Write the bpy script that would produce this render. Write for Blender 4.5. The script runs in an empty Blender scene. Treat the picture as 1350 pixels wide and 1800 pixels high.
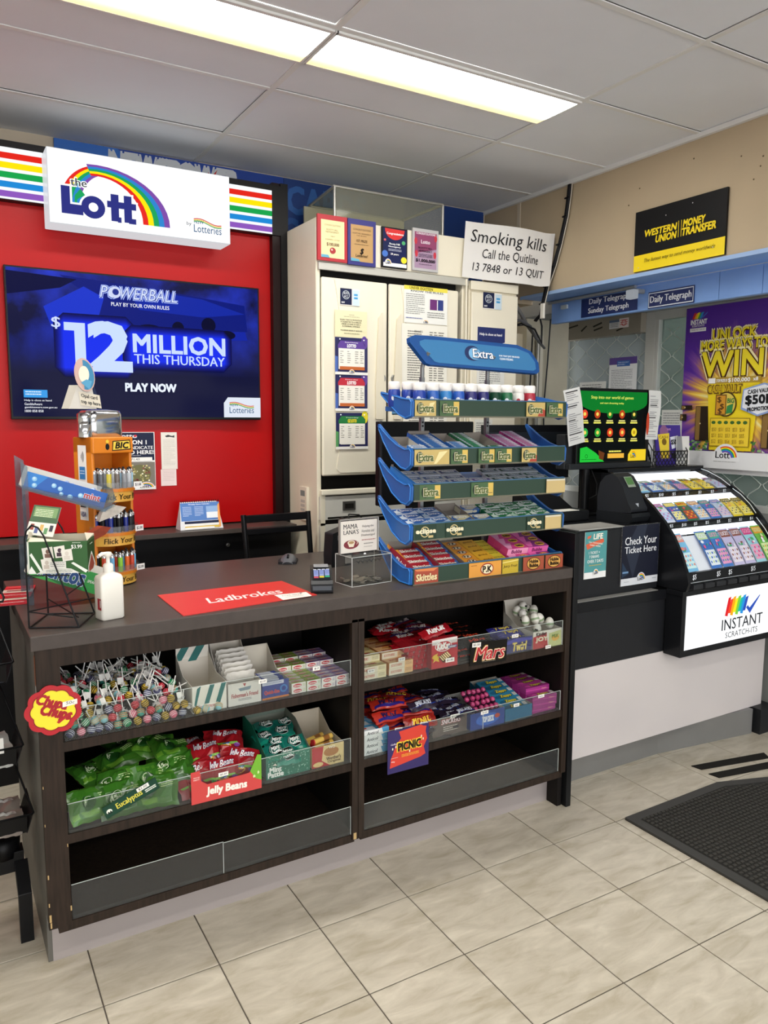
import bpy, bmesh, math, random
from mathutils import Matrix, Vector
sc = bpy.context.scene
COL = sc.collection
# ---------------- camera ----------------
yaw, pitch, roll, CH = 0.5345, -0.1217, 0.0046, 1.7265
fw = Vector((math.sin(yaw)*math.cos(pitch), math.cos(yaw)*math.cos(pitch), math.sin(pitch)))
rt = Vector((math.cos(yaw), -math.sin(yaw), 0)); up = rt.cross(fw)
r2 = math.cos(roll)*rt + math.sin(roll)*up; u2 = -math.sin(roll)*rt + math.cos(roll)*up
cam = bpy.data.cameras.new('camera'); camo = bpy.data.objects.new('camera', cam); COL.objects.link(camo)
camo.matrix_world = Matrix(((r2.x, u2.x, -fw.x, 0), (r2.y, u2.y, -fw.y, 0), (r2.z, u2.z, -fw.z, CH), (0, 0, 0, 1)))
cam.sensor_fit = 'VERTICAL'; cam.sensor_height = 24; cam.lens = 24*1351.5/1800; cam.clip_start = .05
sc.camera = camo
# ---------------- world, exposure ----------------
w = bpy.data.worlds.new('world'); sc.world = w; w.use_nodes = True
w.node_tree.nodes['Background'].inputs[0].default_value = (.97, .97, 1, 1)
w.node_tree.nodes['Background'].inputs[1].default_value = 3.6
sc.view_settings.view_transform = 'Standard'; sc.view_settings.look = 'None'
sc.view_settings.exposure = 0.0; sc.view_settings.gamma = 1; sc.view_settings.use_curve_mapping = False
PANEL_E = 23.0            # radiance of the ceiling light panels
def area(name, loc, sx, sy, energy, rot=(0, 0, 0), col=(1, .97, .92)):
    l = bpy.data.lights.new(name, 'AREA'); l.shape = 'RECTANGLE'; l.size = sx; l.size_y = sy; l.energy = energy; l.color = col
    o = bpy.data.objects.new(name, l); o.location = loc; o.rotation_euler = rot; COL.objects.link(o); return o
# ---------------- materials ----------------
def lin(h):
    h = h.lstrip('#')
    if len(h) == 3: h = ''.join(c*2 for c in h)
    c = [int(h[i:i+2], 16)/255 for i in (0, 2, 4)]
    return tuple(x/12.92 if x <= .04045 else ((x+.055)/1.055)**2.4 for x in c)+(1,)
MC = {}
def mt(col, r=.55, m=0., e=0., n=0., ns=8., b=0., coat=0., sc3=(1, 1, 1)):
    """col hex, roughness, metallic, emission, colour noise amount + scale, bump"""
    k = (col, r, m, e, n, ns, b, coat, sc3)
    if k in MC: return MC[k]
    a = bpy.data.materials.new('mat_'+col.strip('#')); a.use_nodes = True; nt = a.node_tree; p = nt.nodes['Principled BSDF']
    c = lin(col); p.inputs['Base Color'].default_value = c; p.inputs['Roughness'].default_value = r; p.inputs['Metallic'].default_value = m
    if max(c[:3]) < .075 and m < .3 and r > .2: p.inputs['Specular IOR Level'].default_value = .22
    if coat: p.inputs['Coat Weight'].default_value = coat; p.inputs['Coat Roughness'].default_value = .06
    if e:
        p.inputs['Emission Color'].default_value = c; p.inputs['Emission Strength'].default_value = e
        p.inputs['Base Color'].default_value = tuple(x*.04 for x in c[:3])+(1,); p.inputs['Specular IOR Level'].default_value = .05
    if n or b:
        tc = nt.nodes.new('ShaderNodeTexCoord'); mp = nt.nodes.new('ShaderNodeMapping'); mp.inputs['Scale'].default_value = sc3
        nz = nt.nodes.new('ShaderNodeTexNoise'); nz.inputs['Scale'].default_value = ns; nz.inputs['Detail'].default_value = 5
        nt.links.new(tc.outputs['Object'], mp.inputs[0]); nt.links.new(mp.outputs[0], nz.inputs['Vector'])
        if n:
            rp = nt.nodes.new('ShaderNodeValToRGB'); rp.color_ramp.elements[0].position = .3; rp.color_ramp.elements[1].position = .7
            rp.color_ramp.elements[0].color = tuple(x*(1-n) for x in c[:3])+(1,); rp.color_ramp.elements[1].color = tuple(min(1, x*(1+n)) for x in c[:3])+(1,)
            nt.links.new(nz.outputs[0], rp.inputs[0]); nt.links.new(rp.outputs[0], p.inputs['Base Color'])
        if b:
            bp = nt.nodes.new('ShaderNodeBump'); bp.inputs['Strength'].default_value = b; bp.inputs['Distance'].default_value = .004
            nt.links.new(nz.outputs[0], bp.inputs['Height']); nt.links.new(bp.outputs[0], p.inputs['Normal'])
    MC[k] = a; return a
def clear(col='#ffffff', refl=.12, tint=.0, name='clear'):
    k = (name, col, refl, tint)
    if k in MC: return MC[k]
    a = bpy.data.materials.new('mat_'+name); a.use_nodes = True; nt = a.node_tree; nt.nodes.remove(nt.nodes['Principled BSDF'])
    out = nt.nodes['Material Output']; tr = nt.nodes.new('ShaderNodeBsdfTransparent'); gl = nt.nodes.new('ShaderNodeBsdfGlossy')
    tr.inputs[0].default_value = lin(col); gl.inputs['Roughness'].default_value = .06
    df = nt.nodes.new('ShaderNodeBsdfDiffuse'); df.inputs[0].default_value = lin(col)
    lw = nt.nodes.new('ShaderNodeLayerWeight'); lw.inputs[0].default_value = .35
    mu = nt.nodes.new('ShaderNodeMath'); mu.operation = 'MULTIPLY_ADD'; mu.inputs[1].default_value = .08; mu.inputs[2].default_value = refl*.08
    nt.links.new(lw.outputs['Fresnel'], mu.inputs[0]); mx = nt.nodes.new('ShaderNodeMixShader'); nt.links.new(mu.outputs[0], mx.inputs[0])
    m1 = nt.nodes.new('ShaderNodeMixShader'); m1.inputs[0].default_value = tint; nt.links.new(tr.outputs[0], m1.inputs[1]); nt.links.new(df.outputs[0], m1.inputs[2])
    nt.links.new(m1.outputs[0], mx.inputs[1]); nt.links.new(gl.outputs[0], mx.inputs[2]); nt.links.new(mx.outputs[0], out.inputs[0])
    MC[k] = a; return a
ACR = clear('#f4f6f5', .10, .02, 'acrylic'); ACE = mt('#cfd6d2', .2, 0, 0)
# ---------------- mesh builder ----------------
GL = {}
def glyph(txt, bold=0., shear=0.):
    k = (txt, bold, shear)
    if k in GL: return GL[k]
    c = bpy.data.curves.new('t', 'FONT'); c.body = txt; c.size = 1; c.offset = bold; c.shear = shear; c.resolution_u = 2; c.fill_mode = 'FRONT'; c.space_line = .9
    o = bpy.data.objects.new('t', c); COL.objects.link(o)
    dg = bpy.context.evaluated_depsgraph_get(); me = bpy.data.meshes.new_from_object(o.evaluated_get(dg))
    V = [(v.co.x, v.co.y) for v in me.vertices]; F = [tuple(p.vertices) for p in me.polygons]
    bpy.data.objects.remove(o); bpy.data.curves.remove(c); bpy.data.meshes.remove(me)
    if not V: V = [(0, 0), (1, 1), (0, 1)]; F = []
    x0 = min(v[0] for v in V); x1 = max(v[0] for v in V); y0 = min(v[1] for v in V); y1 = max(v[1] for v in V)
    V = [((x-x0)/max(x1-x0, 1e-6), (y-y0)/max(y1-y0, 1e-6)) for x, y in V]
    GL[k] = (V, F, (x1-x0)/max(y1-y0, 1e-6)); return GL[k]
class MB:
    def __init__(s, T=None): s.v = []; s.f = []; s.mi = []; s.sm = []; s.mats = []; s.T = T
    def add(s, V, F, mat, smooth=False):
        o = len(s.v)
        s.v += [tuple(s.T @ Vector(p)) if s.T else tuple(p) for p in V]
        if mat not in s.mats: s.mats.append(mat)
        i = s.mats.index(mat)
        for f in F: s.f.append(tuple(o+a for a in f)); s.mi.append(i); s.sm.append(smooth)
        return s
    def box(s, x0, x1, y0, y1, z0, z1, mat):
        V = [(x, y, z) for x in (x0, x1) for y in (y0, y1) for z in (z0, z1)]
        return s.add(V, [(0, 1, 3, 2), (4, 6, 7, 5), (0, 4, 5, 1), (2, 3, 7, 6), (0, 2, 6, 4), (1, 5, 7, 3)], mat)
    def poly(s, P, mat): return s.add(P, [tuple(range(len(P)))], mat)
    def prism(s, P, ax, a, b, mat, smooth=False):
        """2D polygon P extruded along axis ax from a to b"""
        def q(p, t): return {'x': (t, p[0], p[1]), 'y': (p[0], t, p[1]), 'z': (p[0], p[1], t)}[ax]
        n = len(P); V = [q(p, a) for p in P]+[q(p, b) for p in P]
        F = [(i, (i+1) % n, n+(i+1) % n, n+i) for i in range(n)]
        s.add(V, F, mat, smooth); return s.add(V, [tuple(range(n))[::-1], tuple(range(n, 2*n))], mat)
    def tube(s, P, r, mat, n=8, closed=False):
        P = [Vector(p) for p in P]; m = len(P); V = []; ref = None
        for i, p in enumerate(P):
            a = P[(i-1) % m] if (closed or i > 0) else None; b = P[(i+1) % m] if (closed or i < m-1) else None
            d = ((p-a).normalized() if a is not None else Vector())+((b-p).normalized() if b is not None else Vector())
            if d.length < 1e-6: d = (b-p)
            d.normalize()
            if ref is None: ref = d.orthogonal().normalized()
            ref = (ref-d*ref.dot(d)); ref = ref.normalized() if ref.length > 1e-5 else d.orthogonal().normalized()
            c = d.cross(ref)
            k = 1.
            if a is not None and b is not None:
                k = 1/max(.5, math.cos((p-a).angle(b-p)/2))
            rr = r[i] if isinstance(r, (list, tuple)) else r
            for j in range(n):
                t = 2*math.pi*j/n; V.append(p+(ref*math.cos(t)+c*math.sin(t))*rr*k)
        F = []; L = m if closed else m-1
        for i in range(L):
            for j in range(n):
                A = i*n; B = ((i+1) % m)*n; F.append((A+j, A+(j+1) % n, B+(j+1) % n, B+j))
        s.add(V, F, mat, True)
        if not closed: s.add(V, [tuple(range(n))[::-1], tuple(range((m-1)*n, m*n))], mat)
        return s
    def lathe(s, prof, mat, n=16, c=(0, 0, 0), smooth=True):
        V = [(c[0]+r*math.cos(2*math.pi*j/n), c[1]+r*math.sin(2*math.pi*j/n), c[2]+z) for r, z in prof for j in range(n)]
        F = [(i*n+j, i*n+(j+1) % n, (i+1)*n+(j+1) % n, (i+1)*n+j) for i in range(len(prof)-1) for j in range(n)]
        s.add(V, F, mat, smooth)
        return s.add(V, [tuple(range(n))[::-1], tuple(range((len(prof)-1)*n, len(prof)*n))], mat)
    def ball(s, c, rx, ry, rz, mat, n=12, m=7):
        V = []; F = []
        for i in range(m+1):
            t = math.pi*i/m
            for j in range(n): V.append((c[0]+rx*math.sin(t)*math.cos(2*math.pi*j/n), c[1]+ry*math.sin(t)*math.sin(2*math.pi*j/n), c[2]-rz*math.cos(t)))
        F = [(i*n+j, i*n+(j+1) % n, (i+1)*n+(j+1) % n, (i+1)*n+j) for i in range(m) for j in range(n)]
        return s.add(V, F, mat, True)
    def build(s, name, parent=None, loc=None, bevel=0, label=None, kind=None):
        me = bpy.data.meshes.new(name); V = s.v
        if loc is not None and not parent: V = [(a-loc[0], b-loc[1], c-loc[2]) for a, b, c in V]
        me.from_pydata(V, [], s.f)
        for a in s.mats: me.materials.append(a)
        me.polygons.foreach_set('material_index', s.mi); me.polygons.foreach_set('use_smooth', s.sm); me.update()
        o = bpy.data.objects.new(name, me); COL.objects.link(o)
        if parent: o.parent = parent
        elif loc is not None: o.location = loc
        if bevel:
            b = o.modifiers.new('bevel', 'BEVEL'); b.width = bevel; b.segments = 2; b.limit_method = 'ANGLE'; b.angle_limit = .9
        if label: o['label'] = label
        if kind: o['kind'] = kind
        return o
class Pr:
    """flat print drawn on a panel: TL corner, U = full width vector, V = full height vector (down), design size dw x dh (y down)"""
    def __init__(s, mb, TL, U, V, dw, dh, e=0., fn=None, eps=.00025, rg=.5):
        s.mb = mb; s.TL = Vector(TL); s.U = Vector(U); s.V = Vector(V); s.dw = dw; s.dh = dh; s.e = e; s.eps = eps; s.rg = rg
        s.N = s.V.cross(s.U).normalized(); s.k = 1; s.fn = fn
    def m(s, c): return c if not isinstance(c, str) else mt(c, s.rg, 0, s.e)
    def at(s, x, y):
        if s.fn: return s.fn(x/s.dw, y/s.dh, s.k*s.eps)
        return s.TL+s.U*(x/s.dw)+s.V*(y/s.dh)+s.N*(s.k*s.eps)
    def p(s, P, c): s.mb.add([s.at(*q) for q in P], [tuple(range(len(P)))[::-1]], s.m(c)); s.k += 1; return s
    def r(s, x, y, w, h, c): return s.p([(x, y), (x+w, y), (x+w, y+h), (x, y+h)], c)
    def e_(s, x, y, rx, ry, c, n=20): return s.p([(x+rx*math.cos(2*math.pi*i/n), y+ry*math.sin(2*math.pi*i/n)) for i in range(n)], c)
    def arc(s, x, y, r0, r1, a0, a1, c, sx=1., n=14):
        pts = []; F = []
        for i in range(n+1):
            a = math.radians(a0+(a1-a0)*i/n)
            for r in (r0, r1): pts.append(s.at(x+r*sx*math.cos(a), y-r*math.sin(a)))
        for i in range(n): F.append((2*i, 2*i+1, 2*i+3, 2*i+2))
        s.mb.add(pts, F, s.m(c)); s.k += 1; return s
    def t(s, txt, x, y, w, h, c, b=.0, sh=0., ol=None, rot=0.):
        """text fitted to the box x,y,w,h"""
        if b > 0:
            d = b*h*.8; b_ = b; k0 = s.k
            for i_, (dx_, dy_) in enumerate(((-d, -d), (d, -d), (-d, d), (d, d), (0, 0)) if b_ > .035 else ((-d, 0), (d, 0))): s.k = k0+.7*i_; s.t(txt, x+dx_, y+dy_, w, h, c, 0, sh, None, rot)
            return s
        if ol:
            oc, g = ol; s.t(txt, x-g, y-g, w+2*g, h+2*g, oc, b+.035, sh, None, rot)
        V, F, ar = glyph(txt, b, sh)
        if w is None: w = h*ar
        ca, sa = math.cos(rot), math.sin(rot); cx, cy = x+w/2, y+h/2; P = []
        for u, v in V:
            dx = (u-.5)*w; dy = (.5-v)*h; P.append(s.at(cx+dx*ca-dy*sa, cy+dx*sa+dy*ca))
        s.mb.add(P, F, s.m(c)); s.k += 1; return s
    def lines(s, x, y, w, h, n, c, f=.35, seed=1):
        rn = random.Random(seed); st = h/n
        for i in range(n):
            ww = w*(1 if rn.random() < .6 else rn.uniform(.5, .95)); xx = x; yy = y+i*st
            while xx < x+ww-w*.03:
                l = min(rn.uniform(.06, .2)*w, x+ww-xx); s.mb.add([s.at(xx, yy), s.at(xx+l, yy), s.at(xx+l, yy+st*f), s.at(xx, yy+st*f)], [(3, 2, 1, 0)], s.m(c)); xx += l+w*.02
        s.k += 1; return s
RB = ['#e0251f', '#ffe100', '#0f9b48', '#1d7fd0', '#7a3fa8']
def lottlogo(P, x, y, w, h, col='#151a22', back=None):
    """small round-topped rainbow logo with the word in it"""
    if back: P.p([(x+w/2-w*.5*math.cos(math.pi*i/14), y+h-h*math.sin(math.pi*i/14)) for i in range(15)], back)
    for i, c in enumerate(RB): P.arc(x+w/2, y+h*.86, h*(.72-.07*(i+1)), h*(.72-.07*i), 8, 120, c, .42*w/(h*.72))
    P.t('Lott', x+w*.14, y+h*.45, w*.52, h*.4, col, .03)
def nsw(P, x, y, w, h):
    P.t('NSW', x+w*.02, y+h*.18, w*.34, h*.26, '#16507c', .01); P.t('Lotteries', x, y+h*.5, w, h*.5, '#16507c')
    for i, c in enumerate(['#d2342c', '#e8c930', '#2f9e4f']):
        pts = []
        for j in range(9):
            u = j/8; pts.append((x+w*(u), y+h*(.12+.08*i+.22*(1-math.cos(u*3.1))/2-.12*math.sin(u*6)*.6)))
        P.p(pts+[(a, b+h*.06) for a, b in pts[::-1]], c)
# ---------------- object helpers ----------------
def tag(o, label=None, cat=None, group=None, kind=None):
    if label: o['label'] = label
    if cat: o['category'] = cat
    if group: o['group'] = group
    if kind: o['kind'] = kind
    return o
def thing(name, label, cat, loc=(0, 0, 0), rz=0., group=None):
    o = bpy.data.objects.new(name, None); COL.objects.link(o); o.empty_display_size = .05
    o.location = loc; o.rotation_euler = (0, 0, rz); return tag(o, label, cat, group)
def dup(root, loc=None, rot=None, label=None, group=None, kids=None):
    r = root.copy(); COL.objects.link(r)
    if loc is not None: r.location = loc
    if rot is not None: r.rotation_euler = rot
    if label: r['label'] = label
    if group: r['group'] = group
    for ch in (kids if kids is not None else root.children):
        c = ch.copy(); COL.objects.link(c); c.parent = r
        for g in ch.children: d = g.copy(); COL.objects.link(d); d.parent = c
    return r
def struct(name, mb, parent=None, bevel=0): return mb.build(name, parent, bevel=bevel, kind='structure')
ORD = ['first', 'second', 'third', 'fourth', 'fifth', 'sixth', 'seventh', 'eighth', 'ninth', 'tenth', 'eleventh', 'twelfth', 'thirteenth', 'fourteenth']
R = random.Random(7)
H = 3.0923
# ================= STRUCTURE =================
TILE = bpy.data.materials.new('mat_tile'); TILE.use_nodes = True
def _tile(a, base=None):
    nt = a.node_tree; p = nt.nodes['Principled BSDF']; p.inputs['Roughness'].default_value = .32
    tc = nt.nodes.new('ShaderNodeTexCoord'); oi = nt.nodes.new('ShaderNodeObjectInfo')
    ml = nt.nodes.new('ShaderNodeMath'); ml.operation = 'MULTIPLY'; ml.inputs[1].default_value = 30; nt.links.new(oi.outputs['Random'], ml.inputs[0])
    mp = nt.nodes.new('ShaderNodeMapping'); mp.inputs['Scale'].default_value = (1, 3.2, 1); mp.inputs['Rotation'].default_value = (0, 0, .5)
    nt.links.new(tc.outputs['Object'], mp.inputs[0]); nt.links.new(ml.outputs[0], mp.inputs['Location'])
    n1 = nt.nodes.new('ShaderNodeTexNoise'); n1.inputs['Scale'].default_value = 6.5; n1.inputs['Detail'].default_value = 12; n1.inputs['Distortion'].default_value = .5; n1.inputs['Roughness'].default_value = .6
    nt.links.new(mp.outputs[0], n1.inputs['Vector'])
    rp = nt.nodes.new('ShaderNodeValToRGB'); e = rp.color_ramp.elements
    e[0].position = .25; e[0].color = lin('#a0957f'); e[1].position = .72; e[1].color = lin('#cbc2b1'); x = e.new(.48); x.color = lin('#b7ae9d')
    nt.links.new(n1.outputs[0], rp.inputs[0]); nt.links.new(rp.outputs[0], p.inputs['Base Color'])
    bp = nt.nodes.new('ShaderNodeBump'); bp.inputs['Strength'].default_value = .5; bp.inputs['Distance'].default_value = .004
    nt.links.new(n1.outputs[0], bp.inputs['Height']); nt.links.new(bp.outputs[0], p.inputs['Normal'])
_tile(TILE)
GROUT = mt('#5d554c', .9)
floor = struct('floor', MB().box(-3.5, 5.2, -4, 4.5, -.1, -.004, GROUT))
S = .3500; ox, oy = .3509, 2.2033
t0 = MB(); g = .0021
t0.box(g, .352-g, g, .348-g, -.004, 0, TILE); t0 = t0.build('tile', floor, bevel=.0015)
first = True
for i in range(-5, 12):
    for j in range(-5, 7):
        if j < -4 and i < 2: continue
        o = t0 if first else t0.copy()
        if not first: COL.objects.link(o)
        first = False; o.parent = floor; a = -.0084
        X, Y = i*.352, j*.348; o.location = (ox+X*math.cos(a)-Y*math.sin(a), oy+X*math.sin(a)+Y*math.cos(a), 0); o.rotation_euler = (0, 0, a)
# ceiling
CW = mt('#e6e9ee', .85, 0, 0, .02, 3, .08); CB = mt('#e4e4e2', .5)
ceil = struct('ceiling', MB().box(-3.5, 3.3, -4, 4.27, H+.03, H+.12, mt('#9a9a98', .9)))
cx, cy = 1.3278, 2.5856
ct = MB(); ct.box(.010, 1.19, .010, .59, .0, .012, CW); ct = ct.build('ceiling_tile', ceil, bevel=.003)
ch = MB(); ch.box(.010, 1.19, .305, .59, .0, .012, CW); ch = ch.build('ceiling_tile', ceil, bevel=.003)
ct2 = MB(); ct2.box(.010, .76, .010, .59, 0, .012, CW); ct2 = ct2.build('ceiling_tile', ceil, bevel=.003)
used = set()
def cp(src, loc):
    o = src if src.name not in used else src.copy()
    if src.name in used: COL.objects.link(o)
    used.add(src.name); o.location = loc; o.parent = ceil; return o
LIGHTROWS = (0, -4, -8)
for i in range(-4, 2):
    for j in range(-10, 3):
        src = ct
        if j in LIGHTROWS and i < 1: src = ch
        if i == 1: src = ct2
        cp(src, (cx+1.2*i, cy+.6*j, H+.004+R.uniform(-.002, .003)))
gb = MB()
for i in range(-4, 2): gb.box(cx+1.2*i-.012, cx+1.2*i+.012, -4, 4.27, H-.001, H+.004, CB)
for j in range(-10, 3): gb.box(-3.5, 3.3, cy+.6*j-.012, cy+.6*j+.012, H-.0005, H+.0035, CB)
gb.build('grid_bar', ceil)
# light panels
def lightmat():
    a = bpy.data.materials.new('mat_diffuser'); a.use_nodes = True; nt = a.node_tree; p = nt.nodes['Principled BSDF']
    tc = nt.nodes.new('ShaderNodeTexCoord'); sp = nt.nodes.new('ShaderNodeSeparateXYZ'); nt.links.new(tc.outputs['Generated'], sp.inputs[0])
    rp = nt.nodes.new('ShaderNodeValToRGB'); e = rp.color_ramp.elements
    e[0].position = .0; e[0].color = (1, .99, .95, 1); e[1].position = 1; e[1].color = (.06, .04, .012, 1)
    x = e.new(.7); x.color = (1, .98, .92, 1); x = e.new(.8); x.color = (.16, .13, .04, 1); x = e.new(.9); x.color = (.075, .056, .02, 1)
    nt.links.new(sp.outputs['Y'], rp.inputs[0]); nt.links.new(rp.outputs[0], p.inputs['Emission Color']); p.inputs['Emission Strength'].default_value = PANEL_E
    p.inputs['Base Color'].default_value = (.8, .8, .7, 1); return a
LM = lightmat(); nlp = 0
for rj, nm in ((0, 'over the counter'), (-4, 'behind the viewer'), (-8, 'at the far rear')):
    for i, wh in ((-3, 'far left'), (-2, 'left'), (-1, 'middle'), (0, 'right')):
        x0 = cx+1.2*i; y0 = cy+.6*rj
        L = thing('ceiling_light', f'long flat troffer light {nm}, the {wh} one of its row', 'light', (x0, y0, H))
        MB().box(.016, 1.19, .032, .292, -.006, .0, LM).build('diffuser', L)
        f = MB(); f.box(.010, 1.19, .014, .032, -.008, .004, CB); f.box(.010, 1.19, .292, .302, -.008, .004, CB); f.box(.004, .016, .014, .302, -.008, .004, CB); f.box(1.19, 1.2, .014, .302, -.008, .004, CB); f.build('frame', L)
# walls
BG = mt('#bcaa8e', .8, 0, 0, .05, 2.5, .1)
wb = struct('wall_back', MB().box(-3.5, 3.9, 4.27, 4.4, 0, H+.1, mt('#cdbfa8', .8, 0, 0, .04, 3)))
wr = MB(); wr.box(3.3, 3.44, -4, 3.92, 2.485, H+.1, BG); wr.box(3.3, 3.44, 3.925, 4.27, 2.46, H+.1, BG); wr.box(3.296, 3.3, 3.90, 3.93, 2.485, H, mt('#c7baa4', .8)); struct('wall_right', wr)
cr = MB(); cr.box(3.278, 3.3, -4, 4.27, H-.018, H+.004, CB); struct('trim_1', cr)
struct('wall_left', MB().box(-3.6, -3.5, -4, 4.4, 0, H+.1, mt('#d8d4c8', .8)))
struct('wall_front', MB().box(-3.5, 3.44, -4.1, -4, 2.7, H+.1, mt('#cfcbc0', .8)).box(-3.5, -2.6, -4.1, -4, 0, 2.7, mt('#cfcbc0', .8)))
# blue soffit + fascia
BL = mt('#86aeea', .55, 0, 0, .05, 4); BL2 = mt('#7fa6e2', .55, 0, 0, .06, 5)
so = MB(); so.box(3.292, 3.52, .2, 3.87, 2.478, 2.49, BL); so.box(3.286, 3.292, .2, 3.87, 2.472, 2.492, mt('#9ab8e4', .5)); struct('trim_2', so)
fa = MB()
for a, b in ((.2, 1.3), (1.303, 2.36), (2.363, 2.60), (2.603, 3.83)): fa.box(3.52, 3.56, a, b, 2.335, 2.474, BL2)
struct('trim_3', fa)
# exterior beyond the shopfront
struct('wall_outside', MB().box(5.2, 5.3, -4, 4.4, 0, 3.2, mt('#b4bab5', .9, 0, 0, .2, 2)))
# ================= FRONT COUNTER =================
LAM = mt('#4a433f', .35, 0, 0, .08, 30, .06, 0, (1, 6, 1)); FR = mt('#2a2019', .55, 0, 0, .35, 14, .15, 0, (6, 6, .6)); INS = mt('#120e0c', .6, 0, 0, .1, 10)
SIDE = mt('#5c5a55', .45, 0, 0, .12, 6, .05); KW = mt('#9b9391', .35, 0, 0, .02, 4, 0, .3); BK = mt('#141517', .35, 0, 0, .1, 20); CHIP = mt('#b79a68', .8)
C = thing('shop_counter', 'long dark shelved sales counter with open sweet shelves in front and a white kick board', 'counter', (.222, 2.39, 0))
def cl(mb, name, par=C, bevel=0, o=(.222, 2.39, 0), **k):
    mb.v = [(a-o[0], b-o[1], c-o[2]) for a, b, c in mb.v]; return mb.build(name, par, bevel=bevel, **k)
cl(MB().box(.222, 2.362, 2.388, 3.28, 1.045, 1.09, LAM), 'worktop', bevel=.003, label='dark grey laminate worktop')
m = MB(); m.prism([(2.405, .165), (2.405, 1.045), (3.25, 1.045), (3.25, 0), (2.482, 0), (2.482, .165)], 'x', .236, .262, SIDE); cl(m, 'side_panel', bevel=.002)
m = MB(); m.box(.234, .300, 2.392, 2.412, .165, 1.045, FR)
for z, x, s_ in ((.19, .236, .012), (.24, .236, .006), (.33, .237, .007), (.5, .236, .004), (.42, .296, .005), (.62, .236, .004), (.21, .297, .008), (.17, .238, .009)): m.box(x, x+s_*.5, 2.3915, 2.393, z, z+s_*2, CHIP)
cl(m, 'stile')
m = MB(); m.box(1.284, 1.308, 2.392, 2.412, .155, 1.0, FR); m.box(1.31, 1.335, 2.392, 2.412, .155, 1.0, FR); m.box(1.29, 1.302, 2.3915, 2.393, .155, .18, CHIP); cl(m, 'stile')
cl(MB().box(2.333, 2.36, 2.392, 2.412, .165, 1.045, FR), 'stile')
cl(MB().box(.300, 2.333, 2.392, 2.43, .99, 1.045, FR), 'top_rail')
for a, b in ((.262, 1.296), (1.322, 2.345)):
    for z in (.72, .425, .142): cl(MB().box(a, b, 2.398, 2.86, z, z+.03, FR), 'shelf')
cl(MB().box(.262, 2.36, 2.86, 2.875, .12, 1.045, INS), 'back_panel')
cl(MB().box(1.296, 1.322, 2.412, 2.86, .14, 1.045, INS), 'divider'); cl(MB().box(2.336, 2.36, 2.412, 3.25, .0, 1.045, INS), 'side_panel')
cl(MB().box(.25, 2.345, 2.48, 2.5, 0, .142, KW), 'kick_board', label='pale grey kick board')
cl(MB().box(2.364, 2.392, 2.384, 3.28, 0, 1.238, BK), 'end_panel', bevel=.002, label='black upright end panel taller than the worktop')
for a, b, z0, z1 in ((.303, 1.283, .752, .85), (1.337, 2.325, .752, .86), (.303, 1.283, .457, .552), (1.337, 1.9, .457, .545), (1.902, 2.325, .457, .545), (.303, .79, .174, .288), (.792, 1.283, .174, .284), (1.337, 2.325, .174, .279)):
    m = MB(); m.box(a, b, 2.4005, 2.4025, z0, z1, ACR); m.box(a, b, 2.4002, 2.4028, z1-.0012, z1, ACE); m.box(a, b, 2.4002, 2.42, z0-.0012, z0, ACR)
    m.box(b-.0014, b, 2.4002, 2.4028, z0, z1, ACE); cl(m, 'shelf_lip', label='clear acrylic lip')
# ================= LOTTERY COUNTER =================
LC = thing('lottery_counter', 'black lottery service counter with white front panel to the right of the sales counter', 'counter', (2.4, 2.5, 0))
LO = (2.4, 2.5, 0); BLK = mt('#1f2023', .4, 0, 0, .08, 20); BLG = mt('#17181b', .25)
def lk(mb, name, bevel=0, **k): return cl(mb, name, LC, bevel, LO, **k)
lk(MB().box(2.395, 4.0, 2.495, 3.3, .845, .892, BLG), 'worktop', .002)
lk(MB().box(3.10, 4.0, 2.395, 2.495, .872, .898, BLG), 'worktop', .002)
lk(MB().box(2.395, 4.0, 2.505, 2.53, .575, .845, BLK), 'front_panel')
lk(MB().box(2.395, 3.95, 2.50, 2.535, .141, .575, mt('#cdc6c4', .22, 0, 0, .02, 3, 0, .4)), 'front_panel', .001, label='white gloss front panel')
m = MB(); m.prism([(2.40, 2.557), (3.17, 2.557), (3.84, 2.475), (3.84, 2.60), (2.40, 2.60)], 'z', 0, .14, mt('#8f8f8e', .35, .55, 0, .05, 6)); lk(m, 'kick_board', label='brushed metal kick board')
lk(MB().box(3.86, 4.0, 2.44, 2.62, 0, .141, BLK), 'plinth')
m = MB(); m.box(3.105, 4.0, 2.4, 2.50, .566, .872, BLG); lk(m, 'sign_box', .002)
m = MB(); P = Pr(m, (3.132, 2.399, .872), (.86, 0, 0), (0, 0, -.272), 172, 54, 1.15, rg=.3)
P.r(0, 0, 172, 54, '#fbfdfd')
sx, sy = 61, 9
for i, c in enumerate(['#d8232a', '#e8452a', '#f6a21c', '#f8e11f', '#7cc63c', '#1fb4a0', '#2b8fd6', '#2c4fb0']):
    x = sx+i*4; P.p([(x+4, sy+2+(i % 2)*2-2), (x+8.5, sy+(i % 2)*2-1), (x+4, sy+19-(i % 2)*3), (x-.5, sy+18-(i % 2)*2)], c)
P.p([(94, 22), (97, 20), (100, 23), (116, 11), (117, 11.5), (101, 29)], '#2c4fb0')
P.t('INSTANT', 56, 30.5, 67, 11.5, '#23262b', .012); P.t('SCRATCH-ITS', 62.5, 44.5, 53, 5.8, '#23262b')
lk(m, 'sign_face', label='lit white sign face with a rainbow scribble')
# box riser on the lottery counter
RB_ = thing('counter_riser', 'black box riser on the lottery counter carrying the ticket checker', 'riser', (2.535, 2.55, .892))
MB().box(0, .56, 0, .55, 0, .315, BLK).build('body', RB_, bevel=.002)
tag(MB().box(-.01, .565, -.005, .56, .315, .322, BLG).build('glass_top', RB_), 'glossy black top')
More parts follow.
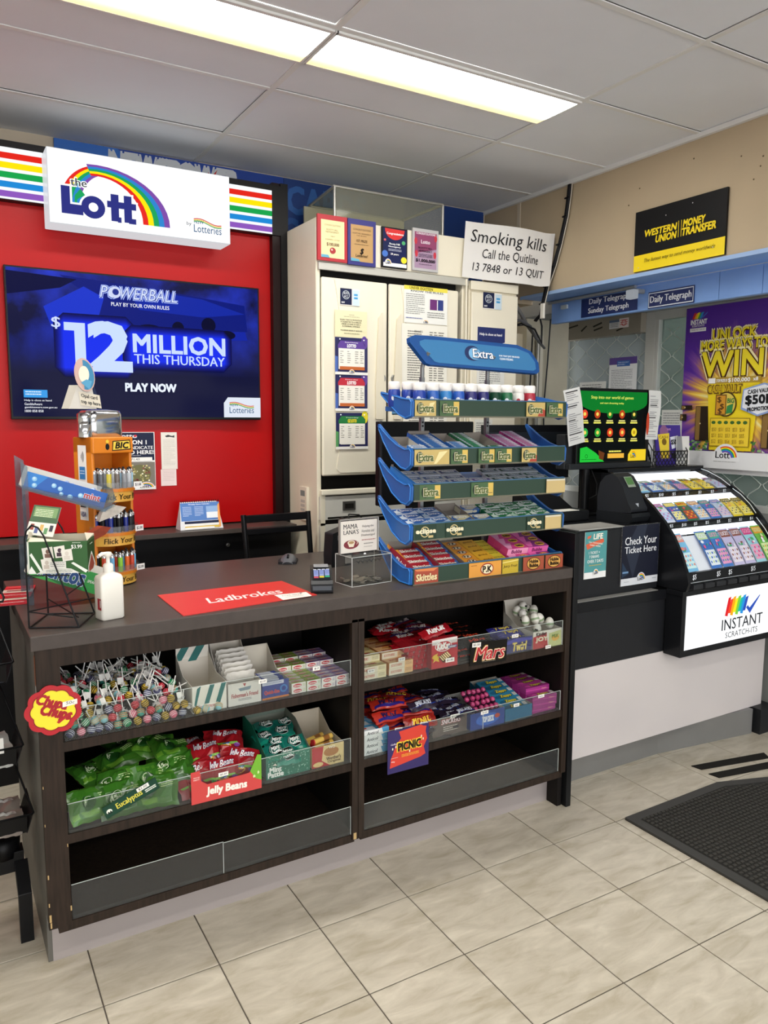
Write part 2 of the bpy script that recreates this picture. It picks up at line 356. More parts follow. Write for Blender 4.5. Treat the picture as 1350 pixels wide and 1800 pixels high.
# posters on riser
m = MB(); m.box(2.826, 3.09, 2.543, 2.547, .924, 1.22, clear('#ffffff', .2, .05, 'sleeve'))
P = Pr(m, (2.829, 2.5425, 1.218), (.258, 0, 0), (0, 0, -.292), 90, 100)
P.r(0, 0, 90, 88, '#191c2b'); P.r(0, 88, 90, 12, '#d9dce0'); P.p([(35, 0), (60, 0), (28, 88), (8, 40)], '#2b3140'); P.p([(2, 60), (18, 80), (2, 86)], '#27384d'); P.r(3, 76, 14, 3, '#6f93b8')
P.t('Check Your', 6.5, 19, 77, 13, '#f0f2f4', .012); P.t('Ticket Here', 6.5, 35, 77, 11, '#f0f2f4', .012); lottlogo(P, 36, 80, 24, 16, '#151a22', '#d9dce0'); P.lines(6, 93, 12, 2, 1, '#8a8f96'); P.lines(75, 92, 10, 3, 1, '#8a8f96')
tag(m.build('poster', loc=(2.826, 2.547, .924)), 'dark navy poster in a clear sleeve asking people to check their ticket', 'poster')
m = MB(); m.box(2.587, 2.729, 2.546, 2.549, .985, 1.209, mt('#e8e8e6', .5))
P = Pr(m, (2.588, 2.5455, 1.208), (.14, 0, 0), (0, 0, -.222), 60, 90)
P.r(0, 0, 60, 78, '#4f9a9b'); P.r(0, 78, 60, 12, '#f2f2f0'); P.p([(2, 24), (50, 15), (52, 22), (6, 34)], '#e0623c'); P.p([(6, 9), (16, 7), (14, 12), (5, 14)], '#e0623c'); P.t('LIFE', 22, 5, 26, 10, '#f8f4e4', .05, .1)
P.t('TEN THOUSAND', 8, 21, 40, 3, '#f8f4e4', .02, 0, None, .16); P.t('EVERY WEEK', 12, 26, 30, 3, '#f8f4e4', .02, 0, None, .16)
P.t('1 TICKET +', 10, 38, 30, 5, '#f4f8f4', .03); P.t('7 DRAWS', 11, 45.5, 27, 5.4, '#f4f8f4', .03); P.t('OVER 7 DAYS', 6, 54, 44, 6, '#f4f8f4', .03); P.lines(11, 64, 34, 4, 1, '#c7b25a'); lottlogo(P, 22, 72, 16, 12, '#151a22', '#f2f2f0')
tag(m.build('poster', loc=(2.587, 2.549, .985), bevel=0), 'small teal and orange draw poster on the black riser', 'poster')
m = MB(); m.box(2.5, 3.05, 2.503, 2.545, .8925, .894, mt('#b7b4ae', .12, .2)); tag(m.build('paper_strip', loc=(2.5, 2.503, .8925)), 'shiny grey strip lying along the front of the lottery counter', 'strip')
# ================= RED WALL UNIT =================
RD = mt('#b00508', .36, 0, 0, .03, 3); RD.node_tree.nodes['Principled BSDF'].inputs['Specular IOR Level'].default_value = .22; BF = mt('#0f0f11', .4)
RU = thing('display_wall_unit', 'glossy red wall unit framed in black carrying the screen and the lit sign', 'wall unit', (-1.2, 4.0, 0))
RO = (-1.2, 4.0, 0)
def rk(mb, name, bevel=0, **k): return cl(mb, name, RU, bevel, RO, **k)
rk(MB().box(-1.2, 1.645, 4.0, 4.06, 1.16, 2.69, RD), 'red_panel')
rk(MB().box(1.645, 1.69, 3.96, 4.06, 1.13, 2.96, mt('#1b0a0b', .35)), 'side_post'); rk(MB().box(1.69, 1.732, 3.95, 4.265, 0, 2.96, BF), 'side_post')
rk(MB().box(-1.2, 1.69, 3.95, 4.2, 2.69, 2.945, BF), 'header')
for nm, a, b in (('left', -.4, .525), ('right', 1.395, 1.64)):
    m = MB(); P = Pr(m, (a, 3.949, 2.915), (b-a, 0, 0), (0, 0, -.222), 100, 100, 1.05); P.r(0, 0, 100, 100, '#f4f6f8')
    for i, c in enumerate(['#e02418', '#ffe000', '#14a04a', '#1a86d2', '#8a55b8']): P.r(0, 10+i*18.5, 100, 12, c)
    rk(m, 'light_strip', label='lit strip of rainbow stripes, '+nm)
rk(MB().box(-1.2, 1.7, 3.80, 4.06, 1.128, 1.152, LAM), 'bench_top', .002); rk(MB().box(-1.2, 1.69, 3.86, 4.06, 0, 1.128, BF), 'bench_front')
m = MB(); m.lathe([(.010, 0), (.010, .006), (.004, .007)], mt('#8c8c8c', .3, .9), 12); m.v = [(x+1.33, 3.86-z, y+1.06) for x, y, z in m.v]; rk(m, 'lock')
# ---- lightbox sign ----
LB = thing('lightbox_sign', 'large lit white sign box with a rainbow logo hanging above the screen', 'sign', (.52, 3.8, 2.58))
WG = mt('#e9ecf0', .3, 0, .75)
MB().box(0, .835, 0, .148, 0, .323, WG).build('box', LB, bevel=.004)
m = MB(); P = Pr(m, (.003, -.0012, .320), (.829, 0, 0), (0, 0, -.317), 100, 40, 1.04)
P.r(0, 0, 100, 40, '#fcfdfe')
import math as _m
# rainbow: peaks near x=25,y=6; feet at (9,25) and (56,35)
def band(t0, t1, c):
    A = []; B = []
    for i in range(17):
        u = i/16; a = _m.pi*(1-u)
        def pt_(q): cxx = 29-2*q; rx = 14+q*7.5; a = _m.pi*(1-.52*u); return (cxx+rx*_m.cos(a), 33-3*q-(22+q*2)*_m.sin(a))
        A.append(pt_(t0)); B.append(pt_(t1))
    k0 = 0
    P.mb.add([P.at(*q) for pr_ in zip(A[k0:], B[k0:]) for q in pr_], [(2*i, 2*i+2, 2*i+3, 2*i+1) for i in range(16-k0)], P.m(c)); P.k += 1
for i, c in enumerate(['#7b4aa6', '#2b83cc', '#18a05a', '#ffe400', '#e2261f']): band(i/5, (i+1)/5+.01, c)
def band2(t0, t1, c):
    A = []; B = []
    for i in range(13):
        a = _m.radians(98-98*i/12)
        A.append((25+(24+t0*15)*_m.cos(a), 35.2-(23.5+t0*6)*_m.sin(a))); B.append((25+(24+t1*15)*_m.cos(a), 35.2-(23.5+t1*6)*_m.sin(a)))
    P.mb.add([P.at(*q) for pr_ in zip(A, B) for q in pr_], [(2*i, 2*i+2, 2*i+3, 2*i+1) for i in range(12)], P.m(c)); P.k += 1
for i, c in enumerate(['#e2261f', '#ffe400', '#18a05a', '#2b83cc', '#7b4aa6']): band2(i/5, (i+1)/5+.01, c)
P.p([(13, 24), (16, 20), (19, 24), (15, 34), (12.5, 34)], '#18a05a'); P.p([(14.2, 26), (17, 24), (19, 27), (16.5, 34), (13.5, 34)], '#2b83cc')
for dx, cc, g_, bb in ((0, '#fcfdfe', 1.1, .09), (0, '#2a2f7f', 0, .05)):
    P.p([(6-g_, 19.5-g_), (10.5+g_, 19.5-g_), (10.5+g_, 29-g_), (17+g_, 29-g_), (17+g_, 34.5+g_), (6-g_, 34.5+g_)], cc)
    P.e_(22.3, 29.3, 6.2+g_, 6.2+g_, cc, 28)
    for x in (31.6, 38.6): P.r(x-g_, 20.5-g_, 4.2+2*g_, 15+2*g_, cc); P.r(x-2-g_, 24.5-g_, 8.6+2*g_, 3.6+2*g_, cc)
    P.r(35-g_, 33-g_, 2+2*g_, 3+2*g_, cc); P.r(41-g_, 33-g_, 4+2*g_, 3+2*g_, cc)
P.e_(22.3, 29.3, 2.5, 2.5, '#fcfdfe', 20)
P.t('the', 10.8, 14.5, 8.4, 4.8, '#fcfdfe', .10); P.t('the', 11, 14.8, 8.2, 4.2, '#3a3f46', .03)
P.t('by', 73.6, 30.2, 2.8, 2.6, '#5a5f66'); nsw(P, 77.8, 26.8, 16.6, 9)
m.build('sign_face', LB)
# ---- television ----
TV = thing('television', 'large wall-mounted flat screen showing a blue jackpot advert', 'television', (.339, 3.95, 1.713))
MB().box(0, 1.221, 0, .045, 0, .693, mt('#0c0c0e', .3)).build('case', TV, bevel=.002)
def tvmat():
    a = bpy.data.materials.new('mat_tv'); a.use_nodes = True; nt = a.node_tree; p = nt.nodes['Principled BSDF']; p.inputs['Base Color'].default_value = (.005, .005, .01, 1); p.inputs['Roughness'].default_value = .15
    tc = nt.nodes.new('ShaderNodeTexCoord'); nz = nt.nodes.new('ShaderNodeTexNoise'); nz.inputs['Scale'].default_value = 3.2; nz.inputs['Detail'].default_value = 6; nt.links.new(tc.outputs['Object'], nz.inputs[0])
    sp = nt.nodes.new('ShaderNodeSeparateXYZ'); nt.links.new(tc.outputs['Object'], sp.inputs[0])
    r1 = nt.nodes.new('ShaderNodeValToRGB'); e = r1.color_ramp.elements; e[0].position = .42; e[0].color = (.002, .003, .035, 1); e[1].position = .72; e[1].color = (.02, .05, .75, 1)
    nt.links.new(nz.outputs[0], r1.inputs[0])
    r2_ = nt.nodes.new('ShaderNodeMapRange'); r2_.inputs[1].default_value = .22; r2_.inputs[2].default_value = .5; nt.links.new(sp.outputs['Z'], r2_.inputs[0])
    mx = nt.nodes.new('ShaderNodeMix'); mx.data_type = 'RGBA'; mx.inputs[6].default_value = (.002, .003, .03, 1); nt.links.new(r2_.outputs[0], mx.inputs[0]); nt.links.new(r1.outputs[0], mx.inputs[7])
    p.inputs['Specular IOR Level'].default_value = .04; nt.links.new(mx.outputs[2], p.inputs['Emission Color']); p.inputs['Emission Strength'].default_value = 1; return a
m = MB(); P = Pr(m, (.008, -.001, .685), (1.205, 0, 0), (0, 0, -.672), 160, 90, 1.0, rg=.2)
P.r(0, 0, 160, 90, tvmat())
for q, c in (([(42, 10), (30, 2), (88, 6), (150, 12), (152, 30), (60, 33), (20, 30)], '#0c1a78'), ([(20, 22), (44, 8), (56, 14), (50, 34), (24, 34)], '#1b35c8'), ([(70, 6), (120, 10), (150, 18), (120, 22), (78, 20)], '#1228a0'), ([(0, 2), (40, 4), (30, 10), (0, 16)], '#06083a'), ([(98, 34), (150, 30), (152, 36), (98, 38)], '#1024a0')): P.p(q, c)
for x, y, rx, ry in ((124, 27, 5, 5), (103, 30, 4, 4), (117, 34, 10, 4), (137, 33, 6, 3), (84, 33, 9, 4), (58, 33, 7, 4)): P.e_(x, y, rx, ry, '#05072c')
def glow(x, y, w_, h_, n=14):
    for i in range(n): g = (n-i)*.42; q_ = i/(n-1); gc = '#%02x%02x%02x' % (int(6+16*q_), int(9+38*q_), int(70+165*q_)); P.p([(x-g, y), (x, y-g), (x+w_, y-g), (x+w_+g, y), (x+w_+g, y+h_), (x+w_, y+h_+g), (x, y+h_+g), (x-g, y+h_)], gc)
glow(31, 31, 38, 28); glow(72, 36, 62, 17)
P.t('POWERBALL', 53.5, 6.6, 49, 7.4, '#a8bcff', .11, .25); P.t('POWERBALL', 53.5, 6.6, 49, 7.4, '#1a2a90', .045, .25); P.t('POWERBALL', 53.4, 6.5, 49, 7.4, '#d4e0ff', .0, .25); P.e_(62.6, 10.3, 3.6, 3.6, '#cfd8f4'); P.e_(63, 10.0, 2.0, 2.0, '#24328c')
P.t('PLAY BY YOUR OWN RULES', 60, 16.5, 37, 2.4, '#f2f5ff', .02); P.t('$', 24, 28, 5, 7.5, '#cfdcff', .03)
LB_ = '#c9dcff'
P.p([(31, 31), (40, 31), (43.5, 31), (43.5, 59.5), (37, 59.5), (37, 36), (31, 36)], LB_); P.t('2', 46, 30.5, 24.5, 29, LB_, .07)
P.t('MILLION', 73, 36, 61.5, 11.5, LB_, .05); P.t('THIS THURSDAY', 73.2, 48.8, 61, 6.2, LB_, .025); P.t('PLAY NOW', 67, 68, 33, 5.2, '#e9f1ff', .07)
P.p([(133, 90), (133, 80), (136, 76), (160, 76), (160, 90)], '#dfe6f2'); nsw(P, 137, 78.5, 18, 8.5)
P.r(6.2, 73.5, 13.5, 4.8, '#3c9be6'); P.lines(7.2, 74.4, 9, 3, 2, '#cfe6fa', .5)
for i, t_ in enumerate(['Help is close at hand', 'GambleAware', 'gambleaware.nsw.gov.au', '1800 858 858']): P.t(t_, 6.4, 79.4+i*2.15, [15.5, 10, 18.5, 10.5][i], 1.5, '#e9ecf5', .03)
m.build('screen', TV)
# ---- blue back wall band ----
m = MB(); m.box(.62, 1.84, 4.255, 4.268, 2.93, H-.003, mt('#13409a', .5, 0, 0, .1, 2)); P = Pr(m, (.62, 4.2545, H-.004), (1.22, 0, 0), (0, 0, -.16), 122, 16)
P.p([(0, 0), (30, 0), (60, 16), (0, 16)], '#2b6cc4'); P.t('NEWSPOWER', 26, 1.6, 68, 13.5, '#d5d9dc', .09, .1); P.p([(72, 12), (78, 4), (79, 7), (83, 2), (80, 9), (79, 6.5)], '#d8281f')
tag(m.build('fascia_banner', loc=(.62, 4.255, 2.93)), 'blue shop-name banner with white lettering partly behind the lit sign', 'banner')
m = MB(); m.box(1.842, 3.28, 4.255, 4.268, 2.35, H-.003, mt('#0f3a80', .55, 0, 0, .1, 2)); P = Pr(m, (1.842, 4.2545, H-.004), (1.438, 0, 0), (0, 0, -.75), 144, 75)
P.t('CARDS', 2, 4, 52, 15, '#2a62ac', .05); P.t('CARDS', -2, 22, 52, 15, '#2458a2', .05)
tag(m.build('fascia_banner', loc=(1.842, 4.255, 2.35)), 'dark blue banner with mid-blue lettering above the white cabinets', 'banner')
# ================= CREAM TOBACCO CABINETS =================
CR = mt('#e4dcc6', .38, 0, 0, .025, 5); CR2 = mt('#eae3cf', .35, 0, 0, .02, 5); DK = mt('#15130f', .6); STL = mt('#9a9a96', .35, .8)
FC = thing('tall_cabinet', 'tall cream double-door storage cabinet plastered with price lists', 'cabinet', (1.727, 3.6, 0))
FO = (1.727, 3.6, 0)
def fk(mb, name, bevel=0, par=FC, o=FO, **k): return cl(mb, name, par, bevel, o, **k)
m = MB(); m.box(1.727, 1.752, 3.6, 4.25, 0, 2.72, CR); m.box(2.635, 2.672, 3.6, 4.25, 0, 2.72, CR); m.box(1.752, 2.635, 3.66, 4.229, 2.49, 2.719, CR); m.box(1.752, 2.635, 4.23, 4.249, 0, 2.5, CR); m.box(1.752, 2.635, 3.66, 4.2, 1.30, 2.49, DK); fk(m, 'carcass', .006)
m = MB(); m.box(1.7275, 2.6715, 3.584, 3.5995, 2.505, 2.7195, CR2); fk(m, 'top_panel', .004)
m = MB(); m.box(1.735, 2.665, 3.5815, 3.6, 2.465, 2.503, mt('#c9c8c0', .35, .3)); fk(m, 'rail', .002)
for nm, a, b in (('left', 1.752, 2.137), ('right', 2.149, 2.60)):
    m = MB(); m.box(a, b, 3.585, 3.605, 1.425, 2.432, CR2); d = fk(m, 'door', .008)
    w_ = b-a
    m = MB(); c0 = a+w_*.22; c1 = b-w_*.22
    m.prism([(a+.07, 2.425), (b-.09, 2.425), (b-.12, 2.2), (b-.13, 2.0), (b-.10, 1.7), (b-.03, 1.46), (b-.04, 1.44), (a+.1, 1.44), (a+.08, 1.46), (a+.12, 1.7), (a+.13, 2.0), (a+.11, 2.2)], 'y', 3.580, 3.586, CR2); e = fk(m, 'raised_panel', .003, d, (1.727, 3.6, 0))
    m = MB(); hx = b-.045 if nm == 'left' else a+.055
    m.prism([(hx-.012, 2.25), (hx+.012, 2.28), (hx+.022, 1.9), (hx+.02, 1.72), (hx-.028, 1.72), (hx-.03, 1.9)], 'y', 3.572, 3.586, CR); fk(m, 'pull_edge', .004, d)
    m = MB(); m.lathe([(.021, 0), (.021, .006), (.016, .008), (.013, .003), (.006, .003)], STL, 18); lx = 2.105 if nm == 'left' else 2.182
    m.v = [(lx+x, 3.584-z, 1.937+y) for x, y, z in m.v]; fk(m, 'lock', 0, d)
m = MB(); m.box(1.74, 2.64, 3.57, 3.60, 1.325, 1.355, CR2); fk(m, 'ledge', .006)
fk(MB().box(1.753, 2.634, 3.61, 4.2, .0, 1.29, DK), 'lower_body')
MET = mt('#d6d4ca', .35, .15, 0, .04, 8)
for z0, z1, i in ((1.195, 1.318, 0), (1.01, 1.17, 1), (.83, .99, 2)):
    m = MB(); m.box(1.735, 2.64, 3.585, 3.6, z0, z1, MET); m.box(1.737, 1.765, 3.582, 3.585, z0-.03, z1+.01, CR); m.box(1.78, 2.6, 3.5835, 3.586, z0+.004, z0+.014, DK); d = fk(m, 'drawer', .001)
    m = MB(); m.box(1.868, 1.942, 3.578, 3.585, z0+.045, z1-.03, mt('#55534e', .4, .5)); m.box(1.879, 1.931, 3.577, 3.579, z0+.055, z1-.042, DK); fk(m, 'pull', 0, d)
for x, z in ((2.04, 1.205), (1.748, 1.30), (2.0, 1.335), (1.748, 1.09)): pass
FC2 = thing('tall_cabinet', 'narrow tall cream cabinet with a single door and a help notice', 'cabinet', (2.682, 3.6, 0)); F2 = (2.682, 3.6, 0)
m = MB(); m.box(2.682, 3.03, 3.6, 4.2, 0, 2.5, CR); fk(m, 'carcass', .005, FC2, F2)
m = MB(); m.box(2.684, 3.028, 3.582, 3.6, 2.448, 2.498, CR2); fk(m, 'top_rail', .003, FC2, F2)
m = MB(); m.box(2.69, 3.026, 3.580, 3.6, 1.0, 2.436, CR2); fk(m, 'door', .006, FC2, F2)
m = MB(); m.tube([(2.648, 3.578, 2.50), (2.650, 3.575, 1.9), (2.652, 3.577, 1.2)], .006, CR2, 6); tag(m.build('cable', loc=(2.648, 3.578, 1.2)), 'white cable running down between the two cream cabinets', 'cable')
# side keypad
m = MB(); m.box(1.712, 1.7265, 3.70, 3.79, 1.18, 1.36, CR2)
P = Pr(m, (1.7118, 3.79, 1.36), (0, -.09, 0), (0, 0, -.18), 9, 18)
P.r(1.5, 2, 5.5, 3, '#7f8a86')
for i in range(4):
    for j in range(3): P.r(2+j*1.8, 7+i*2.3, 1.3, 1.5, '#b9b7ae')
tag(m.build('keypad', loc=(1.727, 3.7, 1.18)), 'white alarm keypad on the side of the cream cabinet', 'keypad')
# ---- plaques ----
def sheet(name, label, cat, x, z1, w_, h_, y, draw, dw, dh, th=.002, base='#f1eee6', group=None, mat=None):
    m = MB(); m.box(x, x+w_, y, y+th, z1-h_, z1, mat or mt(base, .45)); P = Pr(m, (x, y-.0003, z1), (w_, 0, 0), (0, 0, -h_), dw, dh); draw(P)
    return tag(m.build(name, loc=(x, y+th, z1-h_)), label, cat, group)
def pl1(P):
    P.r(0, 0, 70, 100, '#b01f2c'); P.r(8, 11, 55, 82, '#e6d9a4'); P.t('CONGRATULATIONS', 16, 20, 38, 3.5, '#8c7a42'); P.t('ROOTY HILL', 21, 30, 27, 3.6, '#7a6530'); P.t('NEWSAGENCY', 19, 35, 31, 3.6, '#7a6530')
    P.t('FIRST', 31, 45, 10, 2, '#8c7a42'); P.t('IN DIVISION 1 LOTTERY', 18, 52, 34, 2.6, '#8c7a42'); P.t('$100,000', 21, 60, 29, 8, '#6d4a2a', .03); P.e_(35, 77, 7, 7, '#a32226'); P.e_(33, 75, 2.3, 2.3, '#e8c0b8'); P.p([(8, 87), (24, 87), (28, 93), (8, 93)], '#5aa3c0')
def pl2(P):
    P.r(0, 0, 70, 100, '#2a2a78'); P.r(7, 12, 56, 80, '#b9925c'); P.t('CONGRATULATIONS', 13, 20, 44, 4, '#4e3a20', .02); P.t('ROOTY HILL NEWSAGENCY', 12, 29, 46, 3, '#4e3a20'); P.t('FOR SELLING', 22, 34, 24, 2.4, '#4e3a20'); P.t('1ST PRIZE', 21, 44, 27, 5.5, '#3c2a14', .03)
    P.lines(16, 54, 36, 2.5, 1, '#5e4826'); P.t('$', 30, 63, 9, 14, '#1d140a', .05, .3); P.t('Lotteries!', 19, 76, 30, 6, '#1d140a', .02); P.p([(7, 85), (26, 87), (30, 92), (7, 92)], '#5aa3c0')
def pl3(P):
    P.r(0, 0, 70, 100, '#15151a'); P.r(3, 3, 64, 93, '#17204c'); P.p([(8, 3)]+[(35+27*math.cos(math.pi*i/12), 4+26*math.sin(math.pi*i/12)) for i in range(12, -1, -1)][0:13], '#cf2323'); P.t('Congratulations', 13, 12, 46, 7, '#fff', .03)
    for x, y, r, c in ((8, 32, 3, '#d05a5a'), (59, 35, 5, '#4ba86a'), (8, 66, 8, '#3f6fc2'), (60, 78, 8, '#f2dc2a')): P.e_(x, y, r, r, c)
    P.t('Rooty Hill', 20, 38, 28, 6, '#fff', .03); P.t('Newsagency', 17, 45, 34, 5, '#fff', .03); P.lines(17, 53, 36, 6, 3, '#c6cbe0'); P.t('20 years', 23, 63, 22, 6, '#fff', .03); P.r(3, 88, 64, 9, '#f0f0ee'); lottlogo(P, 6, 78, 20, 16, '#151a22', '#f0f0ee')
def pl4(P):
    P.r(0, 0, 70, 100, '#b9b7b8'); P.r(5, 8, 60, 86, '#8c3f66'); P.p([(5, 60), (65, 45), (65, 94), (5, 94)], '#a78ba6')
    for x, y in ((8, 30), (10, 60), (62, 20), (60, 60)): P.e_(x, y, 4, 8, '#c03040')
    P.t('CONGRATULATIONS', 9, 9, 52, 5, '#efe6ee', .03); P.t('Lotto', 22, 26, 24, 9, '#f4eef4', .03); P.t('ROOTY HILL', 15, 43, 38, 5, '#2a1830', .02); P.t('NEWSAGENCY', 16, 50, 36, 5, '#2a1830', .02); P.lines(15, 60, 38, 9, 3, '#33203a'); P.t('$1,000,000', 8, 72, 52, 8, '#120818', .04); P.lines(16, 84, 36, 3, 1, '#33203a')
sheet('plaque', 'red-framed cream award plaque, leftmost on the cabinet top rail', 'plaque', 1.722, 2.729, .166, .222, 3.568, pl1, 70, 100, .012, '#b01f2c')
sheet('plaque', 'blue-framed bronze award plaque on the cabinet top rail', 'plaque', 1.892, 2.729, .163, .226, 3.568, pl2, 70, 100, .012, '#2a2a78')
sheet('plaque', 'black-framed navy and red anniversary plaque on the cabinet top rail', 'plaque', 2.092, 2.714, .156, .205, 3.568, pl3, 70, 100, .010, '#15151a')
sheet('plaque', 'silver-framed purple award plaque on the cabinet top rail', 'plaque', 2.282, 2.731, .165, .218, 3.568, pl4, 70, 100, .010, '#b9b7b8')
# glass display case on top
GC = thing('glass_display_case', 'glass display case with aluminium edges lying on top of the cream cabinet', 'display case', (1.93, 3.75, 2.72))
AL = mt('#b9b8b2', .35, .7); m = MB(); p = [(-.02, 0), (.67, 0), (.66, .42), (.03, .42)]
for (a, b), (c, d) in zip(p, p[1:]+p[:1]): m.tube([(a, b, .21), (c, d, .21)], .008, AL, 6)
for a, b in p: m.tube([(a, b, .01), (a, b, .21)], .008, AL, 6)
m.build('frame', GC)
m = MB(); m.poly([(-.02, .0, .21), (.67, .0, .21), (.66, .42, .21), (.03, .42, .21)], clear('#d8dcc8', .1, .25, 'case_glass')); m.poly([(-.02, 0, .012), (.67, 0, .012), (.67, 0, .21), (-.02, 0, .21)], clear('#e0dfcc', .1, .18, 'case_glass2')); m.build('glass', GC)
MB().box(-.01, .66, .40, .412, .01, .2, mt('#b4b19b', .6)).build('back_panel', GC); MB().box(-.02, .67, -.01, .43, 0, .01, mt('#c4c1ac', .6)).build('base_panel', GC)
# ---- papers on cabinet doors ----
def pcard(P):
    P.r(0, 0, 34, 40, '#1a2244'); P.e_(17, 16, 11, 11, '#aeb6bd', 24); P.e_(17, 16, 9, 9, '#1a2244', 24); P.t('AUTO', 10, 9, 14, 6, '#d8dde2', .03); P.t('ACC', 11, 17, 12, 6, '#d8dde2', .03); P.t('SWIFT', 3, 33, 10, 4, '#fff', .03); P.r(36, 3, 20, 38, '#c9dbe6'); P.r(40, 12, 11, 5, '#3c96cc'); P.r(40, 20, 11, 5, '#3c96cc')
sheet('sticker', 'navy and pale blue sticker high on the left cabinet door', 'sticker', 1.852, 2.383, .112, .085, 3.5765, pcard, 57, 42, .001)
sheet('sticker', 'navy and pale blue sticker high on the narrow cabinet', 'sticker', 2.766, 2.440, .135, .092, 3.5775, pcard, 57, 42, .001)
def notice(P):
    P.r(0, 0, 66, 50, '#e6dfb8'); P.t('NOTICE', 29, 7, 10, 2, '#55502e'); P.lines(18, 11, 32, 2, 1, '#8a8460')
    for i, t_ in enumerate(['SELLING TOBACCO PRODUCTS OR', 'E-CIGARETTES TO A PERSON', 'UNDER 18 YEARS OF AGE IS', 'A CRIMINAL OFFENCE']): P.t(t_, 10+i*1.5, 16+i*4, 45-3*i, 2.6, '#3c3820', .02)
    P.t('MAXIMUM PENALTY $220,000', 11, 36, 44, 2.6, '#3c3820', .02); P.lines(18, 42, 32, 3, 1, '#8a8460')
sheet('notice', 'cream printed notice above the purple price card on the left door', 'notice', 1.821, 2.273, .188, .135, 3.5765, notice, 66, 50, .001, '#e6dfb8')
def prc(top, tx, accent, accent2, bar=True):
    def f(P):
        P.r(0, 0, 60, 64, '#1c1f55'); P.e_(54, 8, 6, 12, accent2); P.p([(0, 34), (7, 36), (12, 64), (0, 64)], accent); P.p([(5, 64), (5, 12), (10, 6), (50, 6), (55, 12), (55, 64)], '#1c1f55')
        P.p([(5, 20), (5, 14), (10, 6), (50, 6), (55, 14), (55, 20)], top); P.t('Monday & Wednesday' if tx == 'p' else ('Saturday' if tx == 's' else 'Tuesday'), 18, 8, 24, 2.2, '#fff', .02)
        P.t('LOTTO' if tx != 'o' else 'OZ LOTTO', 22, 12, 16, 6, '#fff' if tx != 'o' else '#f2e231', .06, .1); P.r(6, 20, 48, 38, '#f3f0e6')
        for c_ in (9, 22, 36, 46): P.lines(c_, 25, 6, 24, 6, '#77746a', .3, c_)
        P.p([(8, 53), (54, 53), (54, 59), (8, 59)], '#c5672c' if bar else '#f3f0e6'); P.r(0, 63, 60, 5, '#f4f2ec'); lottlogo(P, 24, 58, 12, 9, '#151a22', '#f4f2ec'); P.e_(8, 3.5, 1.4, 1.4, '#fff', 8); P.e_(52, 3.5, 1.4, 1.4, '#fff', 8)
    return f
sheet('price_card', 'purple-topped draw price card, uppermost of three on the left door', 'card', 1.821, 2.137, .191, .186, 3.5765, prc('#5a3a94', 'p', '#4a6ab8', '#5a3a94'), 60, 67, .001)
sheet('price_card', 'red-topped draw price card, middle of three on the left door', 'card', 1.822, 1.948, .190, .184, 3.5765, prc('#c02438', 's', '#4a6ab8', '#5a3a94'), 60, 67, .001)
sheet('price_card', 'green-topped draw price card with a yellow corner, lowest of three', 'card', 1.825, 1.752, .190, .186, 3.5765, prc('#1e7d3c', 'o', '#58a05c', '#f0e02c', False), 60, 67, .001)
def pt1(P):
    P.r(0, 0, 80, 56, '#ecece6'); P.r(0, 0, 80, 6, '#e8da50'); P.t('UNDER EIGHTEEN', 10, 1, 42, 4, '#3a3214', .03); P.t('KNOW THE RULES', 12, 6, 60, 3, '#222', .03); P.lines(3, 12, 34, 32, 11, '#8b8b88'); P.r(47, 18, 15, 16, '#6a2a70'); P.r(62, 18, 10, 16, '#2a3a80'); P.r(60, 19, 1.5, 15, '#eee'); P.lines(42, 38, 32, 10, 3, '#8b8b88'); P.lines(3, 48, 30, 3, 1, '#5a62a0'); lottlogo(P, 33, 50, 12, 6, '#151a22')
sheet('notice', 'white responsible play notice with yellow heading, top of the right door', 'notice', 2.236, 2.432, .282, .195, 3.5765, pt1, 80, 56, .001)
def pt2(P):
    P.r(0, 0, 80, 90, '#eeebdf'); P.t('BRANDS', 22, 9, 14, 3, '#444', .02)
    for c_, w2 in ((10, 24), (48, 6), (56, 6), (64, 10)): P.lines(c_, 10, w2, 74, 21, '#6e6c66', .4, c_)
sheet('price_list', 'long white cigarette price list on the right cabinet door', 'price list', 2.222, 2.232, .298, .33, 3.5765, pt2, 80, 90, .001, '#eeebdf')
sheet('price_list', 'lower white price list on the right cabinet door behind the gum bottles', 'price list', 2.235, 1.895, .29, .33, 3.5765, pt2, 80, 90, .001, '#eeebdf')
for x0, lb in ((2.72, 'right'),):
    sheet('notice', f'small white notice low on the narrow cream cabinet', 'notice', x0 if lb == 'left' else 2.72, 1.72, .13, .22, 3.5765, lambda P: (P.r(0, 0, 40, 60, '#ecebe2'), P.lines(4, 5, 32, 48, 14, '#8a8a8c')), 40, 60, .001)
def hlp(P):
    P.r(0, 0, 52, 90, '#e9e8e2'); P.p([(0, 0), (52, 0), (52, 20), (26, 27), (0, 20)], '#1d2a66'); P.t('Help is close at hand', 4, 8, 42, 4.5, '#fff', .03)
    P.e_(35, 33, 4, 6, '#b07a62'); P.r(28, 38, 15, 12, '#8d99a8'); P.e_(7, 34, 6, 6, '#2a221e'); P.r(0, 38, 14, 10, '#7d6a60'); P.r(0, 50, 52, 40, '#e6e5de'); P.lines(4, 60, 40, 24, 8, '#8a8a88')
sheet('notice', 'white and navy help notice on the narrow cabinet', 'notice', 2.731, 2.245, .20, .36, 3.5775, hlp, 52, 90, .001)
sheet('notice', 'pale notice beneath the help notice on the narrow cabinet', 'notice', 2.74, 1.87, .20, .12, 3.5775, lambda P: (P.r(0, 0, 40, 20, '#e4e2da'), P.lines(4, 3, 32, 14, 5, '#8a8a88')), 40, 20, .001)
